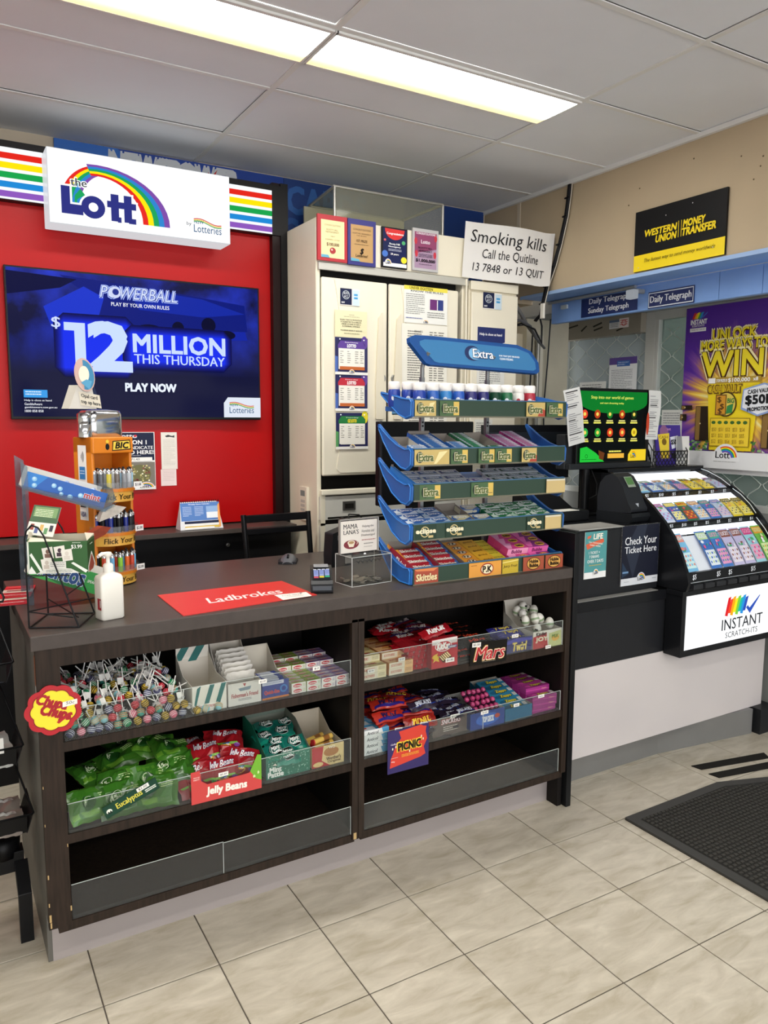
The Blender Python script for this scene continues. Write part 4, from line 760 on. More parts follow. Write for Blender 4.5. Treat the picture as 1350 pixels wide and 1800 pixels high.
def receipt(label, x, z, w_, h_, rz, y=2.948, seed=1):
    m = MB(); n = 8; f = lambda u, v, e: Vector((u*w_, -.006*math.sin(v*5)-e, -v*h_))
    V = [f(i, j/n, 0) for j in range(n+1) for i in (0, 1)]; m.add(V, [(2*j, 2*j+2, 2*j+3, 2*j+1) for j in range(n)], mt('#dededa', .6), True)
    P = Pr(m, (0, 0, 0), (w_, 0, 0), (0, 0, -h_), 40, 120, fn=lambda u, v, e: f(u, v, .0006+e))
    rn = random.Random(seed)
    for i in range(26):
        if rn.random() < .8: P.k = 1; P.r(4, 5+i*4.3, rn.uniform(16, 32), 1.3 if i % 7 else 2.4, '#77777a' if i % 7 else '#333')
    o = m.build('receipt'); o.location = (x, y, z); o.rotation_euler = (0, rz, 0); return tag(o, label, 'receipt')
receipt('long printed receipt hanging tilted over the left edge of the games monitor', 2.795, 1.868, .115, .29, -.2, 2.94, 1); receipt('long printed receipt hanging off the right edge of the games monitor', 3.435, 1.885, .098, .27, .02, 2.945, 2)
# wire brochure holder on the case
BH = thing('brochure_holder', 'black lattice wire brochure holder standing on the ticket case', 'holder', (3.50, 2.95, 1.461))
m = MB(); W_, D_, h1, h2 = .29, .07, .085, .175
for z in (0, h1): m.tube([(0, 0, z), (W_, 0, z)], .003, BK, 5)
for a, b in (((0, 0, 0), (0, 0, h1)), ((W_, 0, 0), (W_, 0, h1)), ((0, D_, 0), (0, D_, h2)), ((W_, D_, 0), (W_, D_, h2)), ((0, 0, 0), (0, D_, 0)), ((W_, 0, 0), (W_, D_, 0)), ((0, 0, h1), (0, D_, h2)), ((W_, 0, h1), (W_, D_, h2)), ((0, D_, 0), (W_, D_, 0)), ((0, D_, h2), (W_, D_, h2))): m.tube([a, b], .003, BK, 5)
m.build('frame', BH); m = MB()
for i in range(-3, 12):
    x = i*.029
    for s_ in (1, -1):
        a = (x if s_ > 0 else x+h1, 0); x0, z0 = (x, 0); x1, z1 = (x+h1*.8*s_, h1)
        if s_ < 0: x0 += .06; x1 += .06
        t0_, t1_ = 0., 1.
        dx = x1-x0
        if dx > 0: t0_ = max(0, -x0/dx); t1_ = min(1, (W_-x0)/dx)
        else: t0_ = max(0, (W_-x0)/dx); t1_ = min(1, -x0/dx)
        if t1_ > t0_: m.tube([(x0+dx*t0_, -.001, h1*t0_), (x0+dx*t1_, -.001, h1*t1_)], .0022, BK, 4)
for i in range(5): m.tube([(0, D_*.1*i, .02*i), (0, min(D_, D_*.1*i+.04), min(h2, .02*i+.07))], .002, BK, 4); m.tube([(0, D_*.2*i, .12-.02*i), (0, D_*.2*i, .02)], .002, BK, 4)
o = m.build('lattice', BH); o['kind'] = 'stuff'
def flyer(name, label, x, y, z, w_, h_, draw, dw, dh, base='#e9e9e6', rx=-.12, rz=0.):
    m = MB(); m.box(0, w_, 0, .003, 0, h_, mt(base, .5)); P = Pr(m, (0, -.0003, h_), (w_, 0, 0), (0, 0, -h_), dw, dh); draw(P)
    o = m.build(name); o.location = (x, y, z); o.rotation_euler = (rx, 0, rz); return tag(o, label, 'flyer')
def fly1(P):
    P.r(0, 0, 55, 60, '#3a2490'); P.p([(10, 6), (16, 0), (22, 0), (28, 8), (30, 50), (8, 50)], '#8a5a8a'); P.p([(5, 14), (30, 12), (27, 50), (10, 50)], '#efd23a'); P.t('CASH', 8, 16, 18, 4, '#6b4a10', .03); P.e_(18, 25, 5, 5, '#7a5c14'); P.p([(31, 18), (48, 16), (52, 32), (34, 36)], '#e6e9f4'); P.t('$50K', 33, 22, 16, 8, '#16181e', .05); P.r(32, 42, 20, 8, '#1c1c24'); P.t('lott', 25, 4, 8, 4, '#d8a0d0', .03)
flyer('flyer', 'purple flyer with a yellow ticket in the wire brochure holder', 3.555, 2.968, 1.465, .215, .23, fly1, 55, 60, '#3a2490')
flyer('flyer', 'white flyer behind the purple one in the wire holder', 3.515, 2.99, 1.465, .2, .165, lambda P: P.r(0, 0, 10, 10, '#e4e4e2'), 10, 10)
flyer('flyer', 'white curled flyer at the right side of the wire holder', 3.71, 2.958, 1.465, .11, .165, lambda P: (P.r(0, 0, 50, 60, '#e4e4e2'), P.p([(0, 0), (20, 0), (26, 44), (0, 48)], '#8d9096'), P.t('pay', 4, 50, 12, 5, '#666')), 50, 60, rx=-.06)
# ticket checker
TK = thing('ticket_checker', 'black domed ticket checker with a small green display on the riser', 'scanner', (3.025, 2.70, 1.2145), .08)
m = MB(); pr = [(.13, .0), (.135, .12), (.12, .19), (.09, .225), (.05, .24), (.015, .225), (-.02, .18), (-.055, .10), (-.075, .07), (-.075, .05), (-.02, .05), (-.02, .0)]
m.prism(pr, 'x', -.065, .065, mt('#25272b', .45)); m.build('body', TK, bevel=.014)
m = MB(); m.prism([(.13, 0), (-.075, 0), (-.09, .03), (-.085, .048), (.13, .048)], 'x', -.072, .072, mt('#1d1f22', .4)); m.build('base', TK, bevel=.006)
m = MB(); P = Pr(m, (-.03, .006, .2235), (.06, 0, 0), (0, -.034, -.050), 20, 20, eps=.0012); P.r(0, 0, 20, 20, '#8f9a8a'); P.r(1.5, 1.5, 17, 14, '#4f7a45'); m.build('display', TK)
m = MB(); P = Pr(m, (-.025, -.056, .1), (.05, 0, 0), (0, -.018, -.03), 20, 10, eps=.001); P.p([(5, 2), (15, 2), (10, 8)], '#aeb3b8'); m.build('logo_mark', TK)
m = MB(); P = Pr(m, (-.0655, .12, .045), (0, -.04, 0), (0, 0, -.02), 40, 20); P.r(0, 0, 40, 20, '#e8e8e4'); P.lines(4, 5, 30, 10, 2, '#555'); P.r(30, 26, 34, 16, '#e8e8e4'); m.build('sticker', TK)
# papers/black equipment on riser left
m = MB(); m.box(2.56, 2.86, 2.56, 2.72, 1.214, 1.217, mt('#cbc8c2', .15)); tag(m.build('paper_stack', loc=(2.56, 2.56, 1.2145)), 'shiny pale papers lying on the riser beside the gum rack', 'papers')
PRN = thing('receipt_printer', 'low black lottery terminal behind the gum rack with a white slip on top', 'printer', (2.60, 2.80, 1.2145))
MB().box(0, .27, 0, .28, 0, .055, BK).build('body', PRN, bevel=.008); m = MB(); m.prism([(.1, .055), (.28, .15), (.28, .055)], 'x', .0, .25, BF); m.build('hood', PRN, bevel=.004); MB().box(.07, .2, 0.002, .07, .0555, .057, mt('#eceade', .6)).build('paper_slip', PRN)
SC = thing('terminal_screen', 'wide dark flat terminal screen seen edge-on behind the gum rack', 'monitor', (2.55, 3.22, .892)); MB().box(0, .62, .05, .075, .5, .80, mt('#1a1c20', .25)).box(.02, .60, .048, .05, .70, .76, mt('#23282e', .3)).build('panel', SC, bevel=.003); MB().box(.25, .34, .06, .1, 0, .55, BK).build('stand', SC)
# ================= MAT, TACTILE STRIPS =================
MR = mt('#2b2a28', .75, 0, 0, .2, 30); MM = MB(); z_ = .012
mp = [(2.51, 2.175), (3.145, 2.185), (3.60, 2.03), (3.60, 1.0), (2.515, 1.0)]
MM.prism(mp, 'z', 0, .008, MR); MT = thing('door_mat', 'black rubber studded door mat at the right of the floor', 'mat', (2.51, 1.0, 0)); MO = (2.51, 1.0, 0)
cl(MM, 'backing', MT, 0, MO)
m = MB(); e_ = [(2.51, 2.175), (3.145, 2.185), (3.60, 2.03)]; m.prism([(2.51, 1.0), (2.555, 1.0), (2.555, 2.13), (2.51, 2.175)], 'z', .004, .012, mt('#3a3937', .5)); m.prism([(2.51, 2.175), (2.555, 2.13), (3.145, 2.14), (3.145, 2.185)], 'z', .004, .012, mt('#3a3937', .5)); m.prism([(3.145, 2.14), (3.60, 1.985), (3.60, 2.03), (3.145, 2.185)], 'z', .004, .012, mt('#3a3937', .5)); cl(m, 'border', MT, .002, MO)
m = MB(); rb = mt('#3b3935', .8)
y = 1.02
while y < 2.12:
    x = 2.565
    while x < 3.58:
        if y < 2.125 and (x < 3.14 or y < 2.12-(x-3.14)*.34): m.box(x, x+.017, y, y+.011, .008, .014, rb)
        x += .024
    y += .022
cl(m, 'stud_field', MT, 0, MO).__setitem__('kind', 'stuff')
for i, (a, b) in enumerate((((3.2, 2.372), (3.66, 2.283)), ((3.2, 2.272), (3.66, 2.19)))):
    m = MB(); d = -.052; m.prism([a, b, (b[0]-.03, b[1]+d), (a[0]+.01, a[1]+d)], 'z', 0, .004, mt('#16140f', .8)); tag(m.build('floor_strip', loc=(a[0], a[1], 0)), ['black anti-slip strip nearer the lottery counter', 'black anti-slip strip nearer the rubber mat'][i], 'floor strip')
m = MB(); m.lathe([(.022, 0), (.018, .0015), (.002, .002)], mt('#77767a', .6), 9); o = m.build('gum_spot'); o.parent = MT; o.location = (.36, .72, .0135); o.scale = (1, .6, 1)
# ================= STAFF SIDE =================
CHR = thing('high_chair', 'black wooden slat-back chair behind the sales counter', 'chair', (1.31, 3.34, 0))
m = MB()
CB_ = mt('#101012', .3)
for x, lean in ((0.0, -.012), (.335, .0)):
    m = MB(); m.tube([(x+.03, .14, 0), (x+.012, .15, .72), (x-.010 if x == 0 else x-.0, .20, 1.255)], .014, CB_, 8); m.build('rear_leg', CHR)
    MB().tube([(x+.02, -.14, 0), (x+.02, -.12, .72)], .014, CB_, 8).build('front_leg', CHR)
for z0, z1 in ((1.215, 1.252), (1.155, 1.185)):
    MB().box(-.004, .332, .185+(z0-1.155)*.09, .203+(z0-1.155)*.09, z0, z1, CB_).build('back_slat', CHR, bevel=.004)
MB().box(-.01, .35, -.16, .17, .72, .745, CB_).build('seat', CHR, bevel=.006); MB().tube([(.02, -.13, .3), (.32, -.13, .3)], .009, CB_, 6).build('stretcher', CHR)
# calendar
CAL = thing('desk_calendar', 'blue and white desk calendar standing on the bench below the red panel', 'calendar', (1.08, 3.85, 1.1525))
m = MB(); m.poly([(0, 0, 0), (.225, 0, 0), (.205, .045, .14), (.012, .045, .14)], mt('#e9eaee', .5)); m.poly([(0, .09, 0), (.225, .09, 0), (.205, .045, .14), (.012, .045, .14)], mt('#dcdde2', .5)); m.poly([(0, 0, 0), (0, .09, 0), (.012, .045, .14)], mt('#c9cace', .5)); m.box(0, .225, 0, .09, 0, .003, mt('#c9cace', .5))
P = Pr(m, (.012, .045, .14), (.205, 0, 0), (-.004, -.045, -.14), 80, 56)
P.r(0, 2, 80, 36, '#4f7fc6'); P.t('Weekly Game Calendar', 16, 4, 44, 3, '#fff', .02); P.lines(4, 10, 18, 20, 7, '#c6d8f2'); P.lines(28, 10, 18, 20, 7, '#c6d8f2'); P.r(52, 10, 24, 24, '#8fb2e0'); P.r(52, 22, 24, 12, '#eef2f8'); P.p([(76, 8), (80, 4), (80, 52), (74, 54)], '#f0a050')
P.r(6, 39, 70, 5, '#1b2444'); P.r(6, 44, 70, 4.5, '#f4f4f2'); P.r(6, 49, 70, 4, '#e6c23c'); P.r(6, 51, 60, 4, '#f4f4f2'); m.build('cards', CAL)
m = MB()
for i in range(18): m.tube([(.018+i*.0115, .040, .136), (.018+i*.0115, .045, .146), (.018+i*.0115, .050, .136)], .0012, mt('#3a3a40', .3, .8), 4)
m.build('spiral_binding', CAL)['kind'] = 'stuff'
# papers on red panel
def syn(P):
    P.r(0, 0, 50, 100, '#f0efec'); P.r(1, 1, 48, 48, '#1b2340'); P.t('Lotto', 4, 3, 24, 7, '#e9e9ee', .04); P.e_(8, 6.5, 2, 2, '#d02c3a', 10); P.e_(26, 6.5, 2, 2, '#d02c3a', 10); P.t('DIVISION 1', 1.5, 14, 38, 7, '#f4f4f6', .04); P.t('BIG SYNDICATE', 1.5, 24, 46, 5.5, '#f4f4f6', .03); P.t('SOLD HERE!', 4, 31.5, 44, 6.5, '#f4f4f6', .04); P.lines(4, 40, 28, 2, 1, '#c9ccd8'); P.r(2, 43.5, 44, 7, '#f2f2ee'); P.t('$411,671.43', 6, 45, 24, 4, '#33343c', .02)
    P.r(1, 52, 48, 42, '#7a7468'); P.e_(30, 72, 14, 16, '#6b6a3e')
    rn = random.Random(5)
    for i in range(50): P.k = 30; P.e_(30+rn.uniform(-12, 12), 72+rn.uniform(-15, 15), 1.3, 1.5, rn.choice(['#d8cf8a', '#a8a05c', '#f0eccc', '#8a3a3a']), 6)
    P.k = 60; P.r(1, 94, 48, 5, '#efeeea'); lottlogo(P, 26, 86, 22, 12, '#1a1a1e', '#efeeea')
sheet('poster', 'navy and white winning syndicate poster on the red panel', 'poster', .80, 1.650, .200, .293, 3.9975, syn, 50, 100, .001)
sheet('receipt', 'long white receipt hanging on the red panel, upper piece', 'receipt', 1.032, 1.648, .082, .19, 3.9965, lambda P: (P.r(0, 0, 40, 90, '#e9e4da'), P.p([(10, 9), (18, 6), (28, 9), (34, 7), (34, 13), (22, 11), (14, 12)], '#3a3a3c'), P.lines(5, 18, 30, 64, 20, '#b4aea6', .2)), 40, 90, .001, '#e9e4da')
sheet('receipt', 'short lower receipt taped under the long one on the red panel', 'receipt', 1.027, 1.457, .080, .085, 3.9975, lambda P: (P.r(0, 0, 40, 40, '#ebd9d6'), P.lines(5, 4, 30, 26, 8, '#c2a8a4', .2)), 40, 40, .001, '#ebd9d6')
# ================= ON THE COUNTER =================
CZ = 1.0905
m = MB(); m.prism([(.675, 2.404), (1.177, 2.461), (1.159, 2.741), (.677, 2.734)], 'z', CZ, CZ+.0025, mt('#cf3a34', .35, 0, 0, .03, 8))
def q4(u, v, k):
    TL, TR, BR, BL = (.677, 2.734), (1.159, 2.741), (1.177, 2.461), (.675, 2.404)
    x = (TL[0]*(1-u)+TR[0]*u)*(1-v)+(BL[0]*(1-u)+BR[0]*u)*v; y = (TL[1]*(1-u)+TR[1]*u)*(1-v)+(BL[1]*(1-u)+BR[1]*u)*v; return Vector((x, y, CZ+.0026+k))
P = Pr(m, (0, 0, 0), (1, 0, 0), (0, -1, 0), 100, 60, fn=q4); P.t('Ladbrokes', 25, 26, 58, 15, '#f2dcd8', .022, .25)
tag(m.build('counter_mat', loc=(.675, 2.404, CZ)), 'flat red counter mat with white lettering', 'mat')
m = MB(); m.prism([(1.036, 2.438), (1.15, 2.446), (1.158, 2.512), (1.038, 2.523)], 'z', CZ+.0037, CZ+.0043, mt('#efe7dc', .6)); P = Pr(m, (1.038, 2.52, CZ+.0044), (.115, 0, 0), (0, -.078, 0), 60, 40); P.t('2765-0023', 8, 10, 40, 7, '#4a4a52', .0, .2, None, .05); P.lines(10, 24, 38, 6, 2, '#8a8a8c'); P.e_(50, 8, 3, 3, '#6a6a6c', 8)
tag(m.build('note', loc=(1.038, 2.44, CZ+.0037)), 'white handwritten note on the right corner of the red mat', 'note')
# payment terminal
PT = thing('payment_terminal', 'black card payment terminal with a lit screen on the counter', 'card terminal', (1.168, 2.49, CZ), -.42)
m = MB(); m.prism([(0, 0), (0, .03), (.02, .045), (.11, .070), (.17, .075), (.18, .05), (.18, 0)], 'x', 0, .080, mt('#1a1b1e', .3)); m.build('body', PT, bevel=.006)
m = MB(); P = Pr(m, (.008, .105, .0706), (.064, 0, 0), (0, -.085, -.0235), 60, 60, 1.0, eps=.0005)
P.r(0, 0, 60, 60, '#23252c'); [P.r(2+i*15, 2, 11, 4, '#e8eaf0') for i in range(4)]
for i, c in enumerate(['#d85a68', '#e8d23c', '#3fae7a']): P.r(3+i*19, 10, 16, 34, '#9aa6d8'); P.lines(5+i*19, 13, 12, 24, 5, '#4a5a9c'); P.r(3+i*19, 46, 16, 9, c)
m.build('screen', PT); m = MB(); m.box(.006, .074, -.001, .001, .012, .028, mt('#50545a', .2, .3)); m.build('front_slot', PT)
MB().box(.012, .068, .12, .175, .0735, .0765, mt('#8d9094', .4)).build('paper_cover', PT, bevel=.002)
# mouse
m = MB(); n = 12
MS = thing('computer_mouse', 'dark grey computer mouse on the counter', 'mouse', (1.345, 3.10, CZ), -.5)
V = []; F = []
for j in range(9):
    t = j/8; y = (t-.5)*.115; wd = .036*math.sin(math.pi*(.12+.76*t))**.6; hg = .036*math.sin(math.pi*(.10+.62*t))
    for i in range(n+1): a = math.pi*i/n; V.append((wd*math.cos(a), y, max(.001, hg*math.sin(a)**.8)))
for j in range(8):
    for i in range(n): F.append((j*(n+1)+i, j*(n+1)+i+1, (j+1)*(n+1)+i+1, (j+1)*(n+1)+i))
m.add(V, F, mt('#55565a', .4), True); m.add(V, [tuple(range(n+1)), tuple(range(8*(n+1), 9*(n+1)))[::-1]], mt('#2c2c30', .5)); m.build('shell', MS)
m = MB(); m.tube([(0, -.035, .026), (0, -.015, .0345)], .005, BK, 8); m.build('wheel', MS); m = MB(); m.prism([(.038, -.05), (.038, .05), (-.040, .05), (-.046, .0), (-.040, -.05)], 'z', 0, .010, mt('#232327', .5)); m.build('base', MS, bevel=.003)
# black box (scanner stand) left of donation box
BB = thing('barcode_scanner', 'black upright barcode scanner stand beside the clear donation box', 'scanner', (1.505, 2.90, CZ), .15)
m = MB(); m.prism([(-.05, .0), (.05, 0), (.052, .13), (.03, .165), (-.045, .145), (-.052, .05)], 'y', 0, .06, mt('#1d1e21', .45)); m.build('body', BB, bevel=.006)
MB().box(-.02, .035, -.004, .0, .115, .135, mt('#5a5c62', .3)).build('window', BB); MB().box(.02, .05, -.005, 0, .01, .045, mt('#a8a8a6', .5)).build('sticker', BB)
m = MB(); pts = [(.06+.012*i*.5, -.02+.006*math.cos(i*1.6), .012+.006*math.sin(i*1.6)) for i in range(26)]; m.tube(pts, .002, BK, 5); m.build('coiled_cord', BB)
m = MB(); m.box(0, .03, 0, .004, 0, .06, mt('#d8433a', .5)); o = m.build('tag'); o.location = (1.502, 2.79, 1.205); tag(o, 'small red tag behind the donation sign', 'tag'); o.parent = None
# donation box
DB = thing('donation_box', 'clear acrylic coin donation box with a café card on its back', 'donation box', (1.350, 2.515, CZ), .10)
CA = clear('#f6f6f4', .12, .015, 'don_acr'); W_, D_, Hh = .185, .115, .112
m = MB(); m.box(0, W_, 0, .003, 0, Hh, CA); m.box(0, W_, D_-.003, D_, 0, Hh, CA); m.box(0, .003, .003, D_-.003, 0, Hh, CA); m.box(W_-.003, W_, .003, D_-.003, 0, Hh, CA); m.box(0, W_, 0, D_, 0, .003, CA); m.box(-.002, W_+.002, -.002, D_+.002, Hh, Hh+.003, CA); m.build('box', DB)
m = MB(); E_ = mt('#d9dcd9', .15)
for a, b in (((0, 0, 0), (0, 0, Hh)), ((W_, 0, 0), (W_, 0, Hh)), ((0, 0, Hh), (W_, 0, Hh)), ((0, 0, 0), (W_, 0, 0)), ((0, 0, 0), (0, D_, 0)), ((0, 0, Hh), (0, D_, Hh)), ((0, D_, 0), (0, D_, Hh)), ((W_, D_, 0), (W_, D_, Hh)), ((0, D_, Hh), (W_, D_, Hh)), ((W_, 0, Hh), (W_, D_, Hh))): m.tube([a, b], .0014, E_, 4)
m.build('edges', DB)
m = MB(); m.box(-.005, .165, .070, .073, Hh+.006, Hh+.13, mt('#e4ddd2', .5)); m.box(-.012, .172, .074, .077, Hh+.003, Hh+.138, CA)
m.box(-.012, -.008, .066, .076, Hh+.003, Hh+.138, mt('#8d8a86', .3)); m.box(-.012, .172, .066, .076, Hh+.134, Hh+.138, mt('#8d8a86', .3)); m.box(.168, .172, .066, .076, Hh+.003, Hh+.138, mt('#b7b5b0', .3))
P = Pr(m, (-.005, .0697, Hh+.13), (.17, 0, 0), (0, 0, -.124), 68, 50); P.r(0, 0, 68, 50, '#e6dfd4')
P.t('MAMA', 5, 5, 26, 7.5, '#3a3a3c', .02); P.t("LANA'S", 5, 14, 28, 7, '#3a3a3c', .02); P.e_(19, 37, 14, 7, '#7d2530', 26, ); P.e_(19, 34, 7, 3.5, '#e9dcc4', 20); P.p([(12, 34), (26, 34), (23, 41), (15, 41)], '#e9dcc4'); P.e_(19, 34, 5, 2.2, '#b08a5c', 16); P.arc(28, 35, 1.8, 2.6, -80, 80, '#e9dcc4')
for i, t_ in enumerate(['Helping the', 'Homeless and', 'Disadvantaged']): P.t(t_, 39-i, 8+i*7, 22+i*2, 4.6, '#6d6a68', .0, .1)
P.lines(38, 31, 26, 3, 1, '#b06a6a'); P.lines(42, 37, 18, 2.4, 1, '#5a5856'); P.lines(42, 42, 16, 3, 1, '#b8b2a8'); m.build('sign_card', DB)
m = MB(); m.lathe([(.005, 0), (.004, .004), (.001, .005)], mt('#e9e9e9', .2), 10, (.08, .03, Hh+.003)); m.build('knob', DB)
cm = MB(); cm.lathe([(.0115, 0), (.0115, .0018)], mt('#9a958c', .3, .9), 12, smooth=False); coin = cm.build('coin'); rn = random.Random(3); first = True
for i in range(48):
    o = coin if first else coin.copy()
    if not first: COL.objects.link(o)
    first = False
    u = .016+rn.random()*.15; v = .016+rn.random()*.08; ca, sa = math.cos(.10), math.sin(.10)
    o.location = (1.350+u*ca-v*sa, 2.515+u*sa+v*ca, CZ+.0045+.0022*(i//9)); o.rotation_euler = (rn.uniform(-.28, .28)*(i > 8), rn.uniform(-.28, .28)*(i > 8), 0); o.scale = [(1, 1, 1), (.85, .85, 1), (1.15, 1.15, 1)][i % 3]
    tag(o, 'silver coin lying inside the clear donation box', 'coin', 'coins in the donation box')
# big black monitor back
MN = thing('till_monitor', 'large black monitor seen from behind, standing left behind the gum rack', 'monitor', (1.76, 3.02, CZ), .10)
m = MB(); m.box(0, .58, 0, .03, .235, .62, BF); m.box(-.0, .012, -.012, .0, .23, .622, mt('#26262a', .3)); m.build('screen_back', MN, bevel=.004); m = MB(); m.box(.2, .36, .03, .06, .0, .45, BK); m.box(.14, .42, -.02, .14, 0, .012, BK); m.build('stand', MN, bevel=.003)
TP = thing('desk_phone', 'black desk telephone with cord between donation box and gum rack', 'telephone', (1.62, 3.02, CZ)); m = MB(); m.prism([(0, 0), (0, .05), (.16, .11), (.16, 0)], 'x', 0, .16, BK); m.build('base', TP, bevel=.006)
m = MB(); m.tube([(.03, .02, .12), (.03, .08, .155), (.03, .15, .16), (.05, .19, .13)], .014, BK, 8); m.build('handset', TP); m = MB(); m.tube([(.03, .0, .12), (-.02, -.01, .16), (.01, .05, .20), (.08, .08, .19), (.14, .04, .12)], .003, BK, 5); m.build('cord', TP)
# hand sanitiser
HS = thing('sanitiser_bottle', 'white pump bottle of hand sanitiser at the left of the counter', 'bottle', (.468, 2.50, CZ), .25)
def rsq(w_, d_, r_, n=5):
    P_ = []
    for cx_, cy_, a0 in ((w_-r_, d_-r_, 0), (-w_+r_, d_-r_, 90), (-w_+r_, -d_+r_, 180), (w_-r_, -d_+r_, 270)):
        for i in range(n+1): a = math.radians(a0+90*i/n); P_.append((cx_+r_*math.cos(a), cy_+r_*math.sin(a)))
    return P_
def loft(m, secs, mat, cap=True):
    n = len(secs[0][0]); V = [(x, y, z) for P_, z in secs for x, y in P_]; F = [(i*n+j, i*n+(j+1) % n, (i+1)*n+(j+1) % n, (i+1)*n+j) for i in range(len(secs)-1) for j in range(n)]
    m.add(V, F, mat, True)
    if cap: m.add(V, [tuple(range(n))[::-1], tuple(range((len(secs)-1)*n, len(secs)*n))], mat)
WP = mt('#ece9df', .35); m = MB()
loft(m, [(rsq(.034, .024, .008), 0), (rsq(.038, .028, .010), .004), (rsq(.038, .028, .010), .13), (rsq(.035, .025, .012), .139), (rsq(.022, .016, .010), .146), (rsq(.015, .015, .0149), .149)], WP); m.build('body', HS)
m = MB(); P = Pr(m, (-.0385, .0, .07), (.0, -.024, 0), (0, 0, -.036), 12, 18, eps=.0004); P.r(0, 0, 12, 18, '#a01c2c'); P.r(8, 2, 3.4, 12, '#e8e4dc'); m.build('label', HS, label='dark red label')
m = MB(); m.lathe([(.0155, .149), (.0155, .172), (.012, .176), (.006, .178), (.006, .195), (.011, .2), (.013, .206), (.011, .212)], WP, 16); m.tube([(0, 0, .208), (-.022, -.006, .21), (-.034, -.01, .204)], .0055, WP, 8); m.build('pump', HS)
# wire rack with card box
WR = thing('wire_rack', 'black wire rack holding the green card box at the counter corner', 'rack', (.231, 2.487, CZ+.0028), -.44)
def wr_(m, yy):
    m.tube([(0, yy, 0), (0, yy, .27), (.006, yy, .295), (.022, yy, .312), (.04, yy, .305), (.055, yy, .28), (.145, yy, 0)], .0028, BK, 6); m.tube([(0, yy, 0), (.145, yy, 0)], .0028, BK, 6); m.tube([(0, yy, .16), (.125, yy, .16)], .0022, BK, 5)
for yy in (0, .17): m = MB(); wr_(m, yy); m.build('side_frame', WR)
m = MB(); m.tube([(0, 0, 0), (0, .17, 0)], .0026, BK, 5); m.tube([(.145, 0, 0), (.145, .17, 0)], .0026, BK, 5); m.tube([(0, 0, .16), (0, .17, .16)], .0026, BK, 5); m.tube([(0, 0, .05), (.145, .17, .05)], .0022, BK, 5); m.tube([(0, .17, .05), (.145, 0, .03)], .0022, BK, 5); m.tube([(0, .0, .05), (.13, .0, .03)], .0022, BK, 5); m.tube([(.115, 0, .10), (.115, .17, .10)], .0022, BK, 5); m.build('cross_wires', WR)
GRN = mt('#2f5a2c', .4, 0, 0, .1, 12); CARD = mt('#cfc7b2', .7)
CX = thing('card_display_box', 'green printed display box of trading cards on the wire rack', 'box', (.238, 2.505, CZ+.164), -.36)
m = MB(); w_, d_, h_ = .172, .11, .105
m.box(0, w_, 0, .002, 0, h_*.93, GRN); m.box(0, w_, d_-.002, d_, 0, h_, CARD); m.box(0, .002, .002, d_, 0, h_, GRN); m.box(w_-.002, w_, .002, d_, 0, h_*.93, GRN); m.box(0, w_, 0, d_, 0, .002, CARD)
m.poly([(0, .0, h_*.93), (w_*.78, .0, h_*.93), (w_*.72, .035, h_*.87), (.0, .035, h_*1.02)], CARD); m.poly([(0, 0, h_*.93), (0, .03, h_*1.2), (0, d_, h_), (0, .03, h_)], CARD); m.poly([(w_, .0, h_*.93), (w_, d_, h_), (w_*.9, d_*.5, h_*1.1)], CARD)
P = Pr(m, (0, -.0003, h_*.93), (w_, 0, 0), (0, 0, -h_*.93), 100, 58); P.r(0, 0, 100, 58, '#2c5a2a'); P.r(0, 0, 3, 58, '#dfe6da'); P.p([(0, 58), (6, 44), (14, 58)], '#f0f2ec'); P.p([(4, 24), (22, 58), (27, 58), (7, 20)], '#e8ece4'); P.p([(96, 58), (72, 40), (76, 38), (100, 54)], '#e8ece4'); P.p([(14, 58), (30, 50), (50, 47), (72, 50), (86, 58)], '#e2e2da'); P.lines(30, 52, 44, 5, 2, '#7d8a78')
for x, y, c in ((24, 12, '#7a5a4c'), (44, 10, '#4a3a44'), (22, 32, '#c8bcae'), (56, 16, '#d8cfc4')): P.p([(x, y), (x+18, y-3), (x+20, y+18), (x+3, y+20)], '#e8e4da'); P.e_(x+10, y+6, 3.4, 4, c, 10); P.r(x+5, y+10, 10, 7, c)
P.r(36, 36, 28, 13, '#e4e2da'); P.lines(38, 38, 24, 9, 3, '#7d7a78'); P.t('$3.99', 74, 6, 18, 8, '#f4f6f0', .03); P.lines(76, 2, 14, 2.5, 1, '#dfe6da')
P2 = Pr(m, (w_+.0003, 0, h_*.9), (0, d_, 0), (0, 0, -h_*.9), 60, 50); P2.r(2, 2, 56, 46, '#23471f'); P2.lines(20, 6, 22, 4, 1, '#c9d4c2'); P2.p([(0, 40), (28, 20), (32, 20), (60, 44), (60, 50), (0, 50)], '#dfe3da'); P2.p([(4, 42), (28, 24), (34, 26), (50, 44), (40, 50), (6, 50)], '#8a3a26')
m.build('box', CX)
def cardp(name, label, loc, rot, sz, draw, dw=40, dh=60, base='#dcd8cc'):
    m = MB(); m.box(0, sz[0], 0, sz[1], 0, .0012, mt(base, .4)); P = Pr(m, (0, sz[1], .0014), (sz[0], 0, 0), (0, -sz[1], 0), dw, dh); draw(P); o = m.build(name); o.location = loc; o.rotation_euler = rot; return tag(o, label, 'card')
def gcd(P):
    P.r(0, 0, 40, 60, '#3c5a3a'); P.r(3, 3, 34, 20, '#6f8f5c'); P.lines(5, 8, 26, 16, 5, '#d8dcc0'); P.r(0, 34, 40, 26, '#d9d5ca')
    for i in range(5): P.r(4+i*7, 38+(i % 2)*6, 5, 12, ['#8a3a30', '#4a5a8a', '#caa25a', '#5a8a5a', '#3a3a44'][i])
cardp('trading_card_pack', 'green card pack leaning out of the top of the card box', (.243, 2.575, CZ+.275), (1.05, .1, -.55), (.085, .10), gcd)
